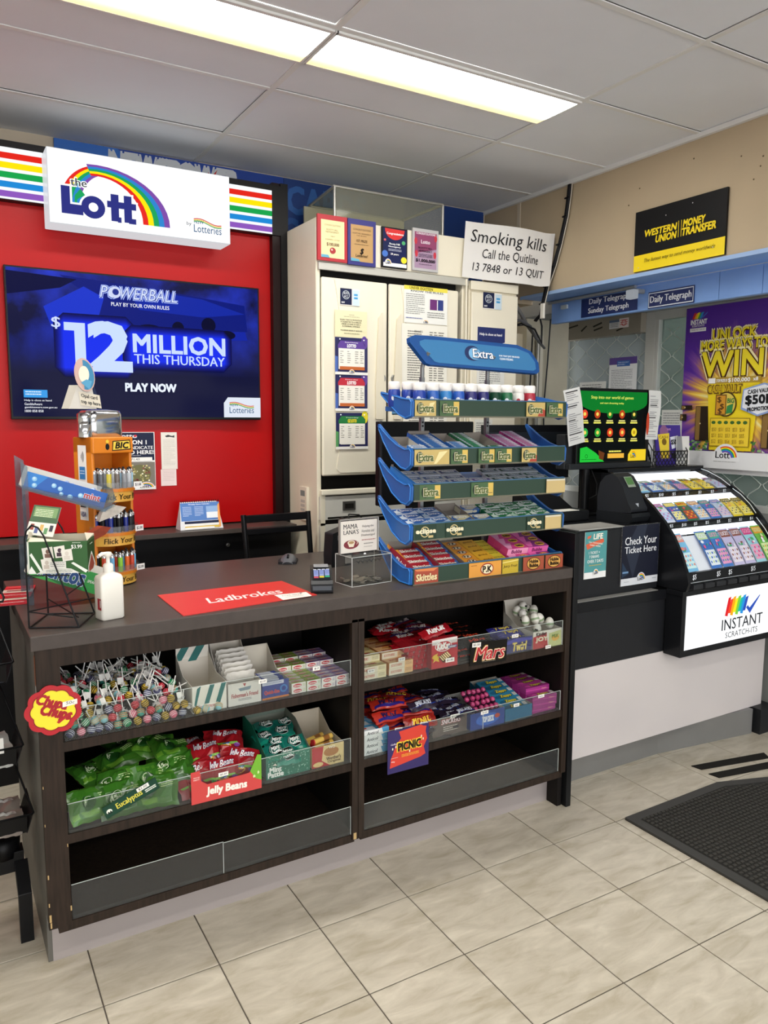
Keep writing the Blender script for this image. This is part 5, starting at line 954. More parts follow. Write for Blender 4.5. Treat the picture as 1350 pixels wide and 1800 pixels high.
# mint and gum cartons on a clear stand
GS = thing('acrylic_stand', 'clear smoky acrylic two-tier stand behind the wire rack', 'stand', (.26, 2.80, CZ))
SM = clear('#c4d2dc', .2, .08, 'smoke')
m = MB(); m.prism([(0, .0), (.02, 0), (.02, .47), (0, .49)], 'y', 0, .004, SM); m.prism([(0, 0), (.03, 0), (.03, .48), (0, .5)], 'y', .21, .214, SM); m.build('back', GS)
m = MB()
for z in (.335,): m.prism([(0, z+.06), (.26, z-.03), (.30, z+.01), (.29, z+.05), (.27, z+.0), (.005, z+.066)], 'y', .0, .21, SM)
for z in (.335,): m.prism([(0, z+.06), (.26, z-.03), (.30, z+.0), (.26, z-.015), (.0, z+.075)], 'y', -.003, .0, SM)
m.build('tier', GS)
def slopecarton(name, label, loc, ry, L, D, Hh, col, draw, inner='#dcd8cf'):
    t = thing(name, label, 'carton', loc); t.rotation_euler = (0, ry, .0); m = MB(); c = mt(col, .35); ic_ = mt(inner, .7)
    m.box(0, L, 0, .0015, 0, Hh, c); m.box(0, L, D-.0015, D, 0, Hh*1.25, ic_); m.box(0, .0015, 0, D, 0, Hh*1.25, ic_); m.box(L-.0015, L, 0, D, 0, Hh*.55, c); m.box(0, L, 0, D, 0, .0015, ic_)
    P = Pr(m, (0, -.0003, Hh), (L, 0, 0), (0, 0, -Hh), 100*L/Hh*.5, 50); draw(P); m.build('box', t); return t
def mint(P):
    W = P.dw; P.r(0, 0, W, 50, '#1f5fb4'); P.p([(0, 0), (W*.25, 0), (W*.1, 50), (0, 50)], '#2b82d2')
    for x, y, r in ((.1, 16, 7), (.12, 34, 7), (.34, 20, 7), (.42, 24, 7), (.45, 38, 6), (.56, 40, 8), (.68, 28, 8)): P.e_(W*x, y, r, r, '#8ac4e8', 14); P.e_(W*x-1.5, y-1.5, r*.6, r*.6, '#c4e4f4', 10)
    P.t('mint', W*.72, 14, W*.2, 17, '#f4f4f8', .12); P.t('mint', W*.72, 14, W*.2, 17, '#b8242c', .04)
MC_ = slopecarton('mint_carton', 'blue carton of mints with white bubbles, sloping on the upper tier', (.265, 2.83, CZ+.398), .33, .27, .13, .058, '#1f5fb4', mint)
def mento(P):
    W = P.dw; P.r(0, 0, W, 50, '#1f7d3c'); P.p([(0, 30), (W*.4, 50), (0, 50)], '#3fae4a'); P.p([(W*.5, 0), (W, 0), (W, 50), (W*.7, 50)], '#2f9e46'); P.t('mentos', W*.06, 8, W*.62, 32, '#dfeaf4', .1); P.t('mentos', W*.06, 8, W*.62, 32, '#1d4f8e', .05); P.t('SPEARMINT', W*.72, 20, W*.2, 7, '#eef6ee', .03, .2)
slopecarton('gum_carton', 'green and blue carton of gum on the lower sloping tier', (.255, 2.735, CZ+.118), .40, .26, .08, .07, '#1f7d3c', mento)
# mint rolls in the upper carton
m = MB(); m.tube([(0, 0, 0), (.018, 0, 0), (.036, 0, 0), (.054, 0, 0)], .0095, mt('#4a78c8', .35), 10); m.tube([(.004, 0, 0), (.014, 0, 0)], .0099, mt('#d8e6f4', .35), 10); m.tube([(.03, 0, 0), (.036, 0, 0)], .0099, mt('#d8e6f4', .35), 10); roll_ = m.build('mint_roll')
k = 0
for i in range(4):
    for j in range(3):
        o = roll_ if k == 0 else roll_.copy()
        if k: COL.objects.link(o)
        x = .265+.14+.030*i; o.location = (x, 2.855+.032*j, CZ+.41-(x-.265)*math.sin(.33)+.028+.006*(j % 2)); o.rotation_euler = (0, 0, 1.3+.2*((i*j) % 3)); k += 1
        tag(o, 'blue and white wrapped mint roll lying in the open blue carton', 'sweet', 'mint rolls in the blue carton')
for nm, loc, rz, c in (('red and brown sweet packet poking out of the middle of the stand', (.45, 2.74, CZ+.205), .5, '#8a3a26'), ('white flap-like packet beside the green card box', (.50, 2.80, CZ+.27), .2, '#b9b4a8')):
    m = MB(); m.prism([(0, 0), (.07, .03), (.095, .055), (.06, .06), (.01, .035)], 'y', 0, .03, mt(c, .3, 0, 0, .2, 40)); o = m.build('sweet_packet', bevel=.003); o.location = loc; o.rotation_euler = (0, .1, rz); tag(o, nm, 'packet')
# orange lighter stand
LT = thing('lighter_stand', 'orange three-tier lighter display tower on the counter', 'display stand', (.515, 2.98, CZ), .42)
OR = mt('#d97f1a', .4, 0, 0, .04, 8); OR2 = mt('#e89a3a', .4); CRM = mt('#c9ccd0', .12, .95)
w_, d_ = .175, .115
m = MB(); m.box(0, .012, 0, d_, 0, .56, OR); m.box(w_-.012, w_, 0, d_, 0, .56, OR); m.box(.012, w_-.012, d_-.01, d_, 0, .56, OR); m.box(0, w_, -.01, d_, .50, .56, OR); m.build('body', LT, bevel=.004)
m = MB(); P = Pr(m, (.0, -.0103, .56), (w_, 0, 0), (0, 0, -.06), 100, 34); P.e_(35, 20, 5, 7, '#1b1b1b', 12); P.e_(35, 9, 4, 4, '#e9c63a', 12); P.p([(48, 8), (92, 6), (94, 27), (46, 29)], '#1b1b1b'); P.p([(50, 10), (90, 8), (92, 25), (48, 27)], '#f2d04a'); P.t('BIC', 54, 11, 34, 13, '#161616', .06, .2); m.build('brand_panel', LT)
m = MB(); P = Pr(m, (-.0004, .085, .53), (0, -.052, 0), (0, 0, -.28), 30, 120); P.r(0, 0, 30, 120, '#f1f0ec')
for i in range(4): P.arc(8, 18, 3+i*3.2, 4.2+i*3.2, -40, 40, '#26262a')
P.r(5, 34, 20, 20, '#2a7dc0'); P.lines(7, 40, 16, 8, 2, '#cfe4f4'); P.t('JCB', 5, 64, 20, 9, '#1b2f5a', .05); P.r(5, 60, 20, 16, '#2b3f6a'); P.t('JCB', 7, 63, 16, 9, '#e8e8ea', .03); P.r(5, 84, 20, 15, '#1a1a1e'); P.e_(12, 91, 5, 5, '#d8282c', 12); P.e_(18, 91, 5, 5, '#f0a02a', 12); P.t('VISA', 6, 106, 18, 8, '#1b2a6a', .04, .2); m.build('payment_sticker', LT, label='white strip of card payment logos')
lcol = [['#7d8288', '#5a5c60', '#c9b83a', '#6a6058', '#8c9094', '#b8bcc0', '#9ac0d8', '#c4ccd0', '#2a2c30'], ['#1f2f8c', '#15161a', '#1f2f8c', '#15161a', '#1a2a80', '#23252a', '#15161a', '#1f2f8c'], ['#15161a', '#c9482c', '#6ab0d8', '#8ac83a', '#d8622c', '#c9482c', '#6ab0d8', '#15161a']]
lm = {}
def lighter(col):
    if col in lm: return None
    m = MB(); m.tube([(0, 0, 0), (0, 0, .055)], .0092, mt(col, .25), 10); m.lathe([(.009, .055), (.009, .066), (.0045, .068), (.0045, .072)], mt('#c8cacc', .2, .9), 10); m.box(-.008, .0, -.003, .003, .066, .076, mt('#2a2a2c', .4)); lm[col] = m.build('lighter'); return lm[col]
ca, sa = math.cos(.42), math.sin(.42)
tn = ['top', 'middle', 'bottom']
cn = {'#7d8288': 'grey', '#5a5c60': 'dark grey', '#c9b83a': 'yellow', '#6a6058': 'brown', '#8c9094': 'silver grey', '#b8bcc0': 'pale silver', '#9ac0d8': 'pale blue', '#c4ccd0': 'white', '#2a2c30': 'charcoal', '#1f2f8c': 'dark blue', '#15161a': 'black', '#1a2a80': 'navy', '#23252a': 'blue-black', '#c9482c': 'red', '#6ab0d8': 'sky blue', '#8ac83a': 'lime green', '#d8622c': 'orange'}
for ti, z in enumerate((.370, .205, .055)):
    m = MB(); cx_ = w_/2; n = 14
    arc_ = lambda r_, y0: [(cx_+r_*math.cos(math.pi*(1+i/n)), y0+r_*.85*math.sin(math.pi*(1+i/n))) for i in range(n+1)]
    m.prism(arc_(.095, .02)+[(w_+.0, .1), (0, .1)], 'z', z-.012, z, OR); m.prism(arc_(.088, .02)+[(w_-.005, .1), (.005, .1)], 'z', z-.05, z-.012, mt('#e2b04a', .4)); m.build('tier_shelf', LT)
    m = MB(); A = arc_(.098, .015)
    for (a, b), (c, d) in zip(A, A[1:]): m.poly([(a, b, z), (c, d, z), (c, d, z+.024), (a, b, z+.024)], clear('#dfe3e6', .3, .1, 'lip'))
    m.build('clear_lip', LT)
    A = arc_(.0885, .02); m = MB(); f = lambda u, v, k, A=A, z=z: Vector((A[min(n, int((.15+.8*u)*n))][0]+0, A[min(n, int((.15+.8*u)*n))][1]-k*2, z-.014-.034*v))
    def fs(u, v, k, z=z):
        t_ = math.pi*(1+.12+.85*u); r_ = .0885+k+.0006; return Vector((cx_+r_*math.cos(t_), .02+r_*.85*math.sin(t_), z-.014-.034*v))
    P = Pr(m, (0, 0, 0), (1, 0, 0), (0, 0, -1), 100, 20, fn=fs); P.t('Flick Your BIC', 12, 4, 74, 12, '#3a2c10', .03, .1); m.build('slogan_strip', LT)
    m = MB(); m.box(.12, .155, -.082, -.080, z+.002, z+.024, mt('#e9e9e6', .5)); P = Pr(m, (.12, -.0823, z+.024), (.035, 0, 0), (0, 0, -.022), 30, 18); P.t('$1.60' if ti == 0 else '$2.00', 4, 4, 22, 10, '#333', .02); m.build('price_tag', LT)
    idx = 0
    for row, (rr_, ys) in enumerate(((.078, .018), (.055, .022))):
        nn = 8 if row == 0 else 6
        for i in range(nn):
            c = lcol[ti][(i+row*3) % len(lcol[ti])]; o = lighter(c)
            if o is None: o = lm[c].copy(); COL.objects.link(o)
            t_ = math.pi*(1.06+.88*i/(nn-1)); lx, ly = cx_+rr_*math.cos(t_), ys+rr_*.85*math.sin(t_)
            o.location = (.515+lx*ca-ly*sa, 2.98+lx*sa+ly*ca, CZ+z+.0005); o.rotation_euler = (0, 0, .42+(t_-1.5*math.pi)*.8)
            tag(o, f'{cn[c]} lighter, {ORD[i]} from left, {["front", "rear"][row]} row of the {tn[ti]} tier', 'lighter', f'lighters on the {tn[ti]} tier of the orange stand')
# chrome box and card top-up sign
CH_ = thing('chrome_canister', 'shiny chrome napkin-holder-like canister on top of the orange stand', 'canister', (.505, 3.0, CZ+.5605), .42)
m = MB(); loft(m, [(rsq(.073, .045, .03), 0), (rsq(.076, .048, .03), .01), (rsq(.076, .048, .03), .085), (rsq(.070, .042, .03), .098), (rsq(.03, .02, .019), .102)], CRM); m.v = [(a+.10, b+.06, c) for a, b, c in m.v]; m.build('body', CH_)
m = MB(); m.lathe([(.026, 0), (.026, .045), (.024, .047), (.026, .05), (.026, .085), (.02, .09)], CRM, 14, (.012, .03, 0)); m.build('side_cup', CH_)
OS = thing('topup_sign', 'folded white card top-up sign with an oval swirl on the chrome canister', 'sign', (.458, 2.985, CZ+.664), .15)
PAP = mt('#cfcbc2', .6); m = MB(); m.prism([(-.012, 0), (.02, .085), (.07, .085), (.085, 0)], 'y', -.002, 0, PAP); m.poly([(.02, 0, .085), (.07, 0, .085), (.07, .05, 0), (-.0, .05, 0)], PAP); m.poly([(.09, .01, 0), (.115, .03, 0), (.09, .03, .085), (.07, .0, .085)], mt('#1d2c4c', .5)); m.poly([(-.03, .03, 0), (-.012, 0, 0), (.02, 0, .085), (.0, .03, .085)], mt('#b5b0a6', .6))
P = Pr(m, (.022, -.0035, .062), (.075, 0, -.012), (.006, 0, -.048), 60, 36, eps=.0003); P.r(0, 0, 60, 36, '#d6cfbc'); P.t('Opal card', 6, 4, 46, 13, '#20242a', .035); P.t('top up here', 3, 20, 55, 13, '#20242a', .035); m.build('folded_card', OS)
m = MB(); E1 = [(.045+.036*math.cos(math.pi*2*i/24)*1.0+.010*math.sin(math.pi*2*i/24)*-.6, .122+.060*math.sin(math.pi*2*i/24)) for i in range(24)]; m.prism(E1, 'y', -.008, -.006, mt('#c9a79c', .5))
P = Pr(m, (0, -.0083, .19), (.09, 0, 0), (0, 0, -.13), 90, 130, eps=.0003); P.p([(45+36*math.cos(a)*.92-6*math.sin(a), 68-58*math.sin(a)*.92) for a in [2*math.pi*i/24 for i in range(17, 31)]], '#2f7fa8'); P.e_(42, 66, 19, 30, '#e4e0cc', 20); P.p([(30, 96), (60, 120), (70, 90), (50, 84)], '#4d9ac0'); m.build('oval', OS)
# leaflets
for i, (x, y, c) in enumerate(((.215, 2.92, '#b3222c'), (.245, 3.02, '#c02a32'))):
    m = MB(); m.box(-.045, .055, -.09, .10, 0, .003, mt(c, .3)); P = Pr(m, (-.045, .10, .0033), (.10, 0, 0), (0, -.19, 0), 50, 95); P.r(4, 5, 42, 12, '#d8484a'); P.r(0, 34, 50, 26, '#d8c8b8'); P.r(6, 40, 38, 8, '#8a2a2a'); P.lines(5, 78, 40, 10, 2, '#f0dcd8'); o = m.build('leaflet'); o.location = (x, y, CZ+.0005+.0035*i); o.rotation_euler = (0, 0, -.1-.1*i); tag(o, ['lower red leaflet overhanging the left end of the counter', 'upper red leaflet at the left end of the counter'][i], 'leaflet')
# ================= GUM RACK =================
GR = thing('gum_display_rack', 'five-tier blue gum and sweet display rack at the right end of the counter', 'display rack', (1.555, 2.44, CZ))
BLU = mt('#255fa8', .35, 0, 0, .04, 8); GRS = mt('#35483c', .3); STG = mt('#77797a', .35, .7)
RW = .778; DEP = .20
TZ = [1.732, 1.548, 1.415, 1.262, 1.0915]; TY = [2.44]*5
def gx(i): return 0
strips = {0: [('x', 0, 95, 0), ('x', 110, 90, 1), ('x', 535, 100, 2), ('x', 640, 90, 1)], 1: [('x', 0, 160, 0), ('x', 165, 80, 1), ('x', 295, 80, 1), ('x', 375, 85, 1), ('x', 510, 80, 2)], 2: [('x', 25, 95, 1), ('x', 265, 110, 1), ('g', 655, 105, 0)], 3: [('e', 10, 90, 0), ('e', 150, 80, 0), ('e', 560, 75, 0), ('g', 655, 90, 0)], 4: [('s', 5, 110, 0), ('p', 262, 165, 0), ('j', 430, 85, 0), ('h', 540, 115, 0), ('h', 660, 100, 0)]}
for k in range(5):
    z0 = TZ[k]-CZ; y0 = 0.0; hs = .063
    m = MB(); slope = .34
    if k == 0: m.prism([(0, .012), (DEP, .022), (DEP, .040), (0, .030)], 'x', .012, RW-.012, BLU)
    else: m.prism([(0, .01), (DEP, .01+DEP*slope), (DEP, .016+DEP*slope), (0, .016)], 'x', .012, RW-.012, BLU)
    m.v = [(a, b+.0, c+z0) for a, b, c in m.v]; m.build('tray', GR)
    for sx in (0, 1):
        m = MB(); x0 = 0 if sx == 0 else RW-.010
        if k == 0: pf = [(-.012, .0), (-.016, .055), (-.004, .066), (.05, .070), (.10, .080), (.215, .098), (.22, .09), (.15, .045), (.08, .005), (.03, -.01)]
        else: pf = [(-.012, .0), (-.016, .055), (-.004, .066), (.03, .062), (.09, .078), (.16, .11), (.235, .155), (.24, .145), (.20, .09), (.13, .02), (.06, -.015), (.02, -.02)]
        pf = [(a, max(b, .0)) if k == 4 else (a, b) for a, b in pf]; m.prism(pf, 'x', x0, x0+.010, BLU); m.v = [(a, b, c+z0) for a, b, c in m.v]; w = m.build('wing', GR, bevel=.003, label='blue side wing')
        m = MB(); xo = -.0035 if sx == 0 else RW+.0005; q = [(a*.93+.003, b*.9+.004) for a, b in pf]
        for (a, b), (c, d) in zip(q, q[1:]+q[:1]): m.tube([(xo+.001, a, b+z0), (xo+.001, c, d+z0)], .0028, mt('#2f7ccc', .35), 5)
        m.build('wing_rib', w)
    m = MB(); m.box(.010, RW-.010, -.018, -.010, z0+.0, z0+hs, GRS); m.box(.008, RW-.008, -.019, -.017, z0-.003, z0+.003, mt('#6d6a58', .4)); m.box(.008, RW-.008, -.0195, -.0085, z0+hs, z0+hs+.003, mt('#3c6f9a', .3))
    P = Pr(m, (.010, -.0184, z0+hs), (RW-.02, 0, 0), (0, 0, -hs), 760, 62, eps=.0003); GD = '#c9b06a'
    for tp, x, w_, v in strips[k]:
        if tp == 'x':
            P.r(x, 3, w_, 56, GD if v != 1 else '#45643c')
            if v == 0: P.p([(x+w_*.55, 56), (x+w_*.7, 12), (x+w_*.95, 8), (x+w_*.62, 56)], '#e9dca0')
            if v == 1: P.r(x+w_-26, 6, 26, 50, '#d9b95a'); P.lines(x+w_-24, 44, 20, 8, 1, '#6a5a2a')
            if v == 2: P.p([(x+w_-40, 58), (x+w_-20, 26), (x+w_, 34), (x+w_, 58)], '#b0402c')
            P.e_(x+24, 31, 17, 21, '#2c3a2c', 18); P.e_(x+28, 31, 12, 16, GD if v != 1 else '#45643c', 18); P.t('Extra', x+18, 17, min(w_-26, 66), 28, '#efe8c8', .12); P.t('Extra', x+18, 17, min(w_-26, 66), 28, '#5c6a34', .05)
        elif tp == 'g': P.r(x, 3, w_, 8, '#d8d2bc'); P.r(x, 10, w_, 50, '#cdb57c')
        elif tp == 'e': P.r(x-4, 3, w_+8, 56, '#2b3f33'); P.arc(x+w_*.45, 30, 17, 21, 0, 360, '#c8b47c'); P.t('eclipse', x, 18, w_, 22, '#efe6c4', .07); P.r(x+w_*.62, 44, 22, 9, '#c8b47c')
        elif tp == 's': P.r(x, 2, w_, 58, '#a8452c'); P.p([(x, 2), (x+w_, 2), (x+w_*.8, 14), (x+10, 10)], '#d8824a'); P.t('Skittles', x+6, 22, w_-14, 26, '#7a1c14', .1, .1); P.t('Skittles', x+6, 22, w_-14, 26, '#f0dca8', .05, .1)
        elif tp == 'p': P.r(x, 2, w_, 58, '#df9a3c'); P.e_(x+w_*.55, 31, 34, 24, '#a3341c', 24); P.e_(x+w_*.55, 31, 29, 19, '#efe2bc', 24); P.t('P.K', x+w_*.55-22, 19, 44, 24, '#2a1c10', .06); P.lines(x+8, 12, 30, 5, 1, '#8a4a14')
        elif tp == 'j': P.r(x, 2, w_, 58, '#c3a82a'); P.t('Juicy Fruit', x+5, 24, w_-10, 14, '#4a3a10', .02, .2); P.p([(x, 12), (x+w_, 6), (x+w_, 10), (x, 16)], '#e8d880')
        elif tp == 'h': P.r(x, 2, w_, 58, '#a3492c'); P.e_(x+w_*.5, 31, 38, 26, '#2a1c14', 22); P.e_(x+w_*.5, 31, 35, 23, '#d8a24a', 22); P.t('Hubba', x+w_*.5-24, 14, 48, 14, '#2a1c10', .06); P.t('Bubba', x+w_*.5-24, 31, 48, 14, '#2a1c10', .06)
    m.build('price_strip', GR)
for x in (.185, .52):
    m = MB(); m.box(x, x+.016, .205, .222, 0, .80, STG); m.tube([(x+.008, .213, .79), (x+.008, .213, .84), (x+.012, .20, .875), (x+.02, .185, .90)], .009, STG, 8)
    for z in (.60, .615, .45, .465): m.box(x+.004, x+.012, .204, .206, z, z+.008, BK)
    m.build('post', GR)
# header
m = MB(); hd = [(.0, .145), (.03, .160), (.12, .163), (.60, .158), (.68, .13), (.72, .07), (.722, .02), (.705, .006), (.10, .012), (.075, .02), (.0, .12)]
# in-plane outline (x, z) tilted panel
m.prism([(a, b) for a, b in hd], 'y', 0, .022, mt('#174e90', .35)); m.prism([(a*.90+.05, b*.78+.016) for a, b in hd], 'y', -.002, 0, mt('#3d7cae', .3))
P = Pr(m, (0, -.0023, .17), (.722, 0, 0), (0, 0, -.17), 722, 170, eps=.0004); P.e_(330, 80, 44, 40, '#1a2c5c', 26); P.e_(342, 82, 34, 32, '#7ab4dc', 26); P.t('Extra', 332, 58, 114, 46, '#24406c', .08); P.t('Extra', 331, 57, 114, 46, '#f2f4f8', .03)
P.t('FOR THAT JUST BRUSHED', 480, 78, 120, 11, '#e8f2fa', .04); P.t('CLEAN FEELING', 480, 94, 78, 11, '#e8f2fa', .04)
o = m.build('header_sign', GR); o.location = (.118, .175, .842); o.rotation_euler = (-.2, .022, 0); o.scale = (.93, 1, .80)
PK = {}
def pack(key, w_, d_, h_, base, draw=None, side=None, bevel=0):
    if key in PK:
        o = PK[key].copy(); COL.objects.link(o); return o
    m = MB(); m.box(0, w_, 0, d_, 0, h_, mt(base, .3)); m.box(-.0002, w_+.0002, -.0002, d_*.02, h_*.1, h_*.9, mt(side or base, .3))
    P = Pr(m, (0, d_, h_+.0002), (w_, 0, 0), (0, -d_, 0), 100, 100*d_/w_); F_ = Pr(m, (0, -.0005, h_), (w_, 0, 0), (0, 0, -h_), 100, 100*h_/w_)
    if draw: draw(P, F_)
    o = m.build(key.split(':')[0], bevel=bevel); PK[key] = o; return o
GX, GY = 1.555, 2.44
# bottles on the top tier
BOT = {}
def bottle(c, nm):
    if c in BOT:
        return dup(BOT[c])
    t = thing('gum_bottle', 'x', 'bottle', (0, 0, 0)); m = MB(); m.lathe([(.022, 0), (.0245, .003), (.0245, .052), (.021, .060)], mt(c, .3), 16)
    def fb(u, v, k): a = math.pi*(1.08+.84*u); r_ = .0247+k; return Vector((r_*math.cos(a), r_*math.sin(a), .048-.040*v))
    P = Pr(m, (0, 0, 0), (1, 0, 0), (0, 0, -1), 60, 40, fn=fb); P.e_(22, 18, 8, 9, '#e8ecf4' if c != '#ece9e4' else '#c02838', 14); P.t('Extra', 20, 12, 30, 13, '#f2f4f8' if c != '#ece9e4' else '#b02434', .05); m.build('body', t)
    m = MB(); m.lathe([(.020, .058), (.023, .061), (.0235, .066), (.0235, .082), (.021, .086), (.010, .087)], mt('#eeebe6', .4), 16); m.build('cap', t); BOT[c] = t; return t
bc = [('#1f3f9c', 'navy'), ('#2b5fb4', 'blue'), ('#2f7fc0', 'mid-blue'), ('#2a5cb8', 'royal blue'), ('#2c2a70', 'indigo'), ('#28286c', 'violet-blue'), ('#12402c', 'dark green'), ('#1f6a44', 'green'), ('#ece9e4', 'white and red'), ('#b0283c', 'crimson')]
for row in range(3):
    for i in range(10 if row < 2 else 9):
        c, n_ = bc[i]; t = bottle(c, n_); x = GX+.055+i*.0605+(.02 if row else 0)-row*.03; y = GY+.022+row*.058
        t.location = (x, y, TZ[0]+.031+.05*(y-GY)); t.scale = (1, 1, 1.12); t.rotation_euler = (0, 0, -.3); t['label'] = f'{n_} gum bottle, {ORD[i]} from left, {["front", "second", "back"][row]} row of the top tray'; t['group'] = 'gum bottles on the top tray'
FLP = MB(); FLP.poly([(.62, .16, .055), (.78, .02, .02), (.78, .16, .03)], mt('#d8d2c4', .7)); FLP.poly([(.62, .16, .055), (.62, .02, .0), (.78, .02, .02)], mt('#d8d2c4', .7)); o = FLP.build('carton_flap'); o.location = (GX-.01, GY, TZ[0]+.008); tag(o, 'empty cream carton flap right of the gum bottles on the top tray', 'carton')
cl_ = MB(); cl_.box(0, .05, 0, .14, 0, .004, mt('#3f86cc', .3)); cl_.prism([(0, .0), (0, .055), (.14, .075), (.14, .0)], 'x', 0, .003, mt('#6ab0e0', .3)); o = cl_.build('carton'); o.location = (GX+.012, GY+.01, TZ[0]+.007); tag(o, 'pale blue open carton at the left end of the top tray', 'carton')
SL = .34; AN = math.atan(SL)
def on_slope(o, k, x, s, up=0., rz=0.):
    """x along tray, s = distance up the slope from the front lip"""
    o.location = (GX+x-up*0, GY+.004+s*math.cos(AN)-up*math.sin(AN), TZ[k]+.0175+s*math.sin(AN)+up*math.cos(AN)); o.rotation_euler = (AN, 0, rz); return o
def gtray_carton(k, x, w_, L, h_, col, label, draw=None):
    m = MB(); c = mt(col, .4); ic_ = mt('#8d857b', .8); m.box(0, w_, 0, L, 0, .0015, ic_); m.box(0, .002, 0, L, 0, h_, c); m.box(w_-.002, w_, 0, L, 0, h_, c); m.box(.002, w_-.002, L-.002, L, 0, h_*1.15, ic_); m.box(.002, w_-.002, 0, .002, 0, h_*.45, c)
    if draw: draw(Pr(m, (-.0003, L, h_), (0, -L, 0), (0, 0, -h_), 100, 30))
    o = m.build('carton'); on_slope(o, k, x, 0); return tag(o, label, 'carton')
def ex(c1, c2='#e8ecf2', txt='Extra'):
    def f(P, F_):
        H_ = P.dh; P.r(2, 2, 96, H_-4, c1); P.p([(60, H_), (100, H_*.55), (100, H_)], c2); P.r(0, 0, 100, 4, '#dfe6ee'); P.p([(0, H_), (30, H_), (18, H_*.4), (0, H_*.5)], c2); P.e_(30, H_*.45, 16, H_*.3, c2, 14); P.e_(32, H_*.45, 12, H_*.24, c1, 14); P.t(txt, 30, H_*.28, 56, H_*.36, '#f2f4f8', .05)
        F_.r(0, 0, 100, F_.dh, c2); F_.r(4, F_.dh*.15, 60, F_.dh*.7, c1); F_.e_(76, F_.dh*.5, 12, F_.dh*.3, c1, 12)
    return f
# tier 2: upright stick packs in cartons
def row4(x, n, key, base, side, label, w_=.068, grp=None, s0=0.004, st=.0165, lift=.004):
    for i in range(n):
        o = pack(key, w_, .015, .040, base, lambda P, F_: (P.r(3, 1, 94, P.dh-2, side), P.r(62, 2, 32, P.dh-4, '#e2e6ec'), P.r(4, 2, 14, P.dh-4, '#ccd4de'), P.t('Extra', 20, P.dh*.2, 50, P.dh*.6, base, .03), F_.r(0, 0, 100, F_.dh, '#e6e8ea'), F_.r(0, 0, 100, F_.dh*.5, side), F_.p([(0, F_.dh), (0, F_.dh*.4), (50, F_.dh*.5), (30, F_.dh)], base), F_.t('Extra', 30, F_.dh*.12, 45, F_.dh*.3, '#f4f6f8', .05)))
        on_slope(o, 1, x, s0+i*st, lift); tag(o, f'{label}, {ORD[i]} from front', 'gum pack', grp or 'gum packs on the second tray')
gtray_carton(1, .008, .085, .17, .030, '#c9c5bc', 'grey-white half-empty carton at the left end of the second tray'); row4(.013, 3, 'gum_pack:w', '#3a78b8', '#d8dde2', 'white and blue gum pack at far left of second tray', .075)
gtray_carton(1, .096, .105, .19, .045, '#1f62b4', 'blue gum carton on the second tray', lambda P: (P.e_(60, 15, 10, 9, '#e8ecf4'), P.t('Extra', 52, 8, 36, 14, '#f4f6f8', .06))); row4(.102, 10, 'gum_pack:b', '#1f5cb0', '#3f86cc', 'bright blue gum pack in the blue carton of second tray', .09)
gtray_carton(1, .205, .085, .19, .035, '#b9b2a4', 'brown-grey part-empty carton right of the blue one, second tray'); row4(.212, 5, 'gum_pack:b2', '#2f6fc0', '#7ab0e0', 'pale blue gum pack in the part-empty carton, second tray', .072)
row4(.295, 11, 'gum_pack:g', '#1d7a4a', '#3fa070', 'green gum pack in the long green row of second tray', .072)
gtray_carton(1, .372, .095, .19, .038, '#a9a296', 'brown-grey nearly empty carton in the middle of the second tray'); row4(.38, 2, 'gum_pack:g2', '#1d6a3c', '#4a9a6a', 'green gum pack in the nearly empty middle carton, second tray', .08)
row4(.475, 10, 'gum_pack:p', '#a8488c', '#d8a0c8', 'lilac-pink gum pack in the left pink row, second tray', .078); row4(.56, 11, 'gum_pack:p2', '#b03a84', '#e0a8cc', 'deep pink gum pack in the right pink row, second tray', .07, None, .006, .0165, .010)
# tier 3: mint tins
tin_c = [('#1f4a90', 'dark blue'), ('#24508e', 'steel blue'), ('#1c2f70', 'navy'), ('#5a3a8c', 'purple'), ('#17382f', 'dark green'), ('#1a4436', 'bottle green'), ('#2a5c48', 'mid green')]
for i, (c, n_) in enumerate(tin_c):
    for r_ in range(4):
        if i == 3 and r_ > 1: continue
        o = pack('mint_tin:'+c, .1, .043, .012, '#b9bec4', lambda P, F_, c=c: (P.r(5, 8, 90, P.dh-16, c), P.p([(5, P.dh-8), (40, P.dh*.5), (95, P.dh*.62), (95, P.dh-8)], '#8a98a8'), P.t('eclipse', 18, P.dh*.22, 62, P.dh*.4, '#dfe4ea', .04), P.r(0, 0, 100, 3, '#e2e6ea'), F_.r(0, 0, 100, F_.dh, c), F_.r(0, F_.dh*.1, 100, F_.dh*.3, '#cfd4da')), None, .001)
        on_slope(o, 2, .028+i*.1045, .004+r_*.046, .006+.004*(r_ % 2)); tag(o, f'{n_} mint tin, {ORD[r_]} row from the front of the third tray', 'mint tin', 'mint tins on the third tray')
gtray_carton(2, .012, .014, .18, .05, '#2f72b8', 'narrow blue carton edge at the left of the third tray')
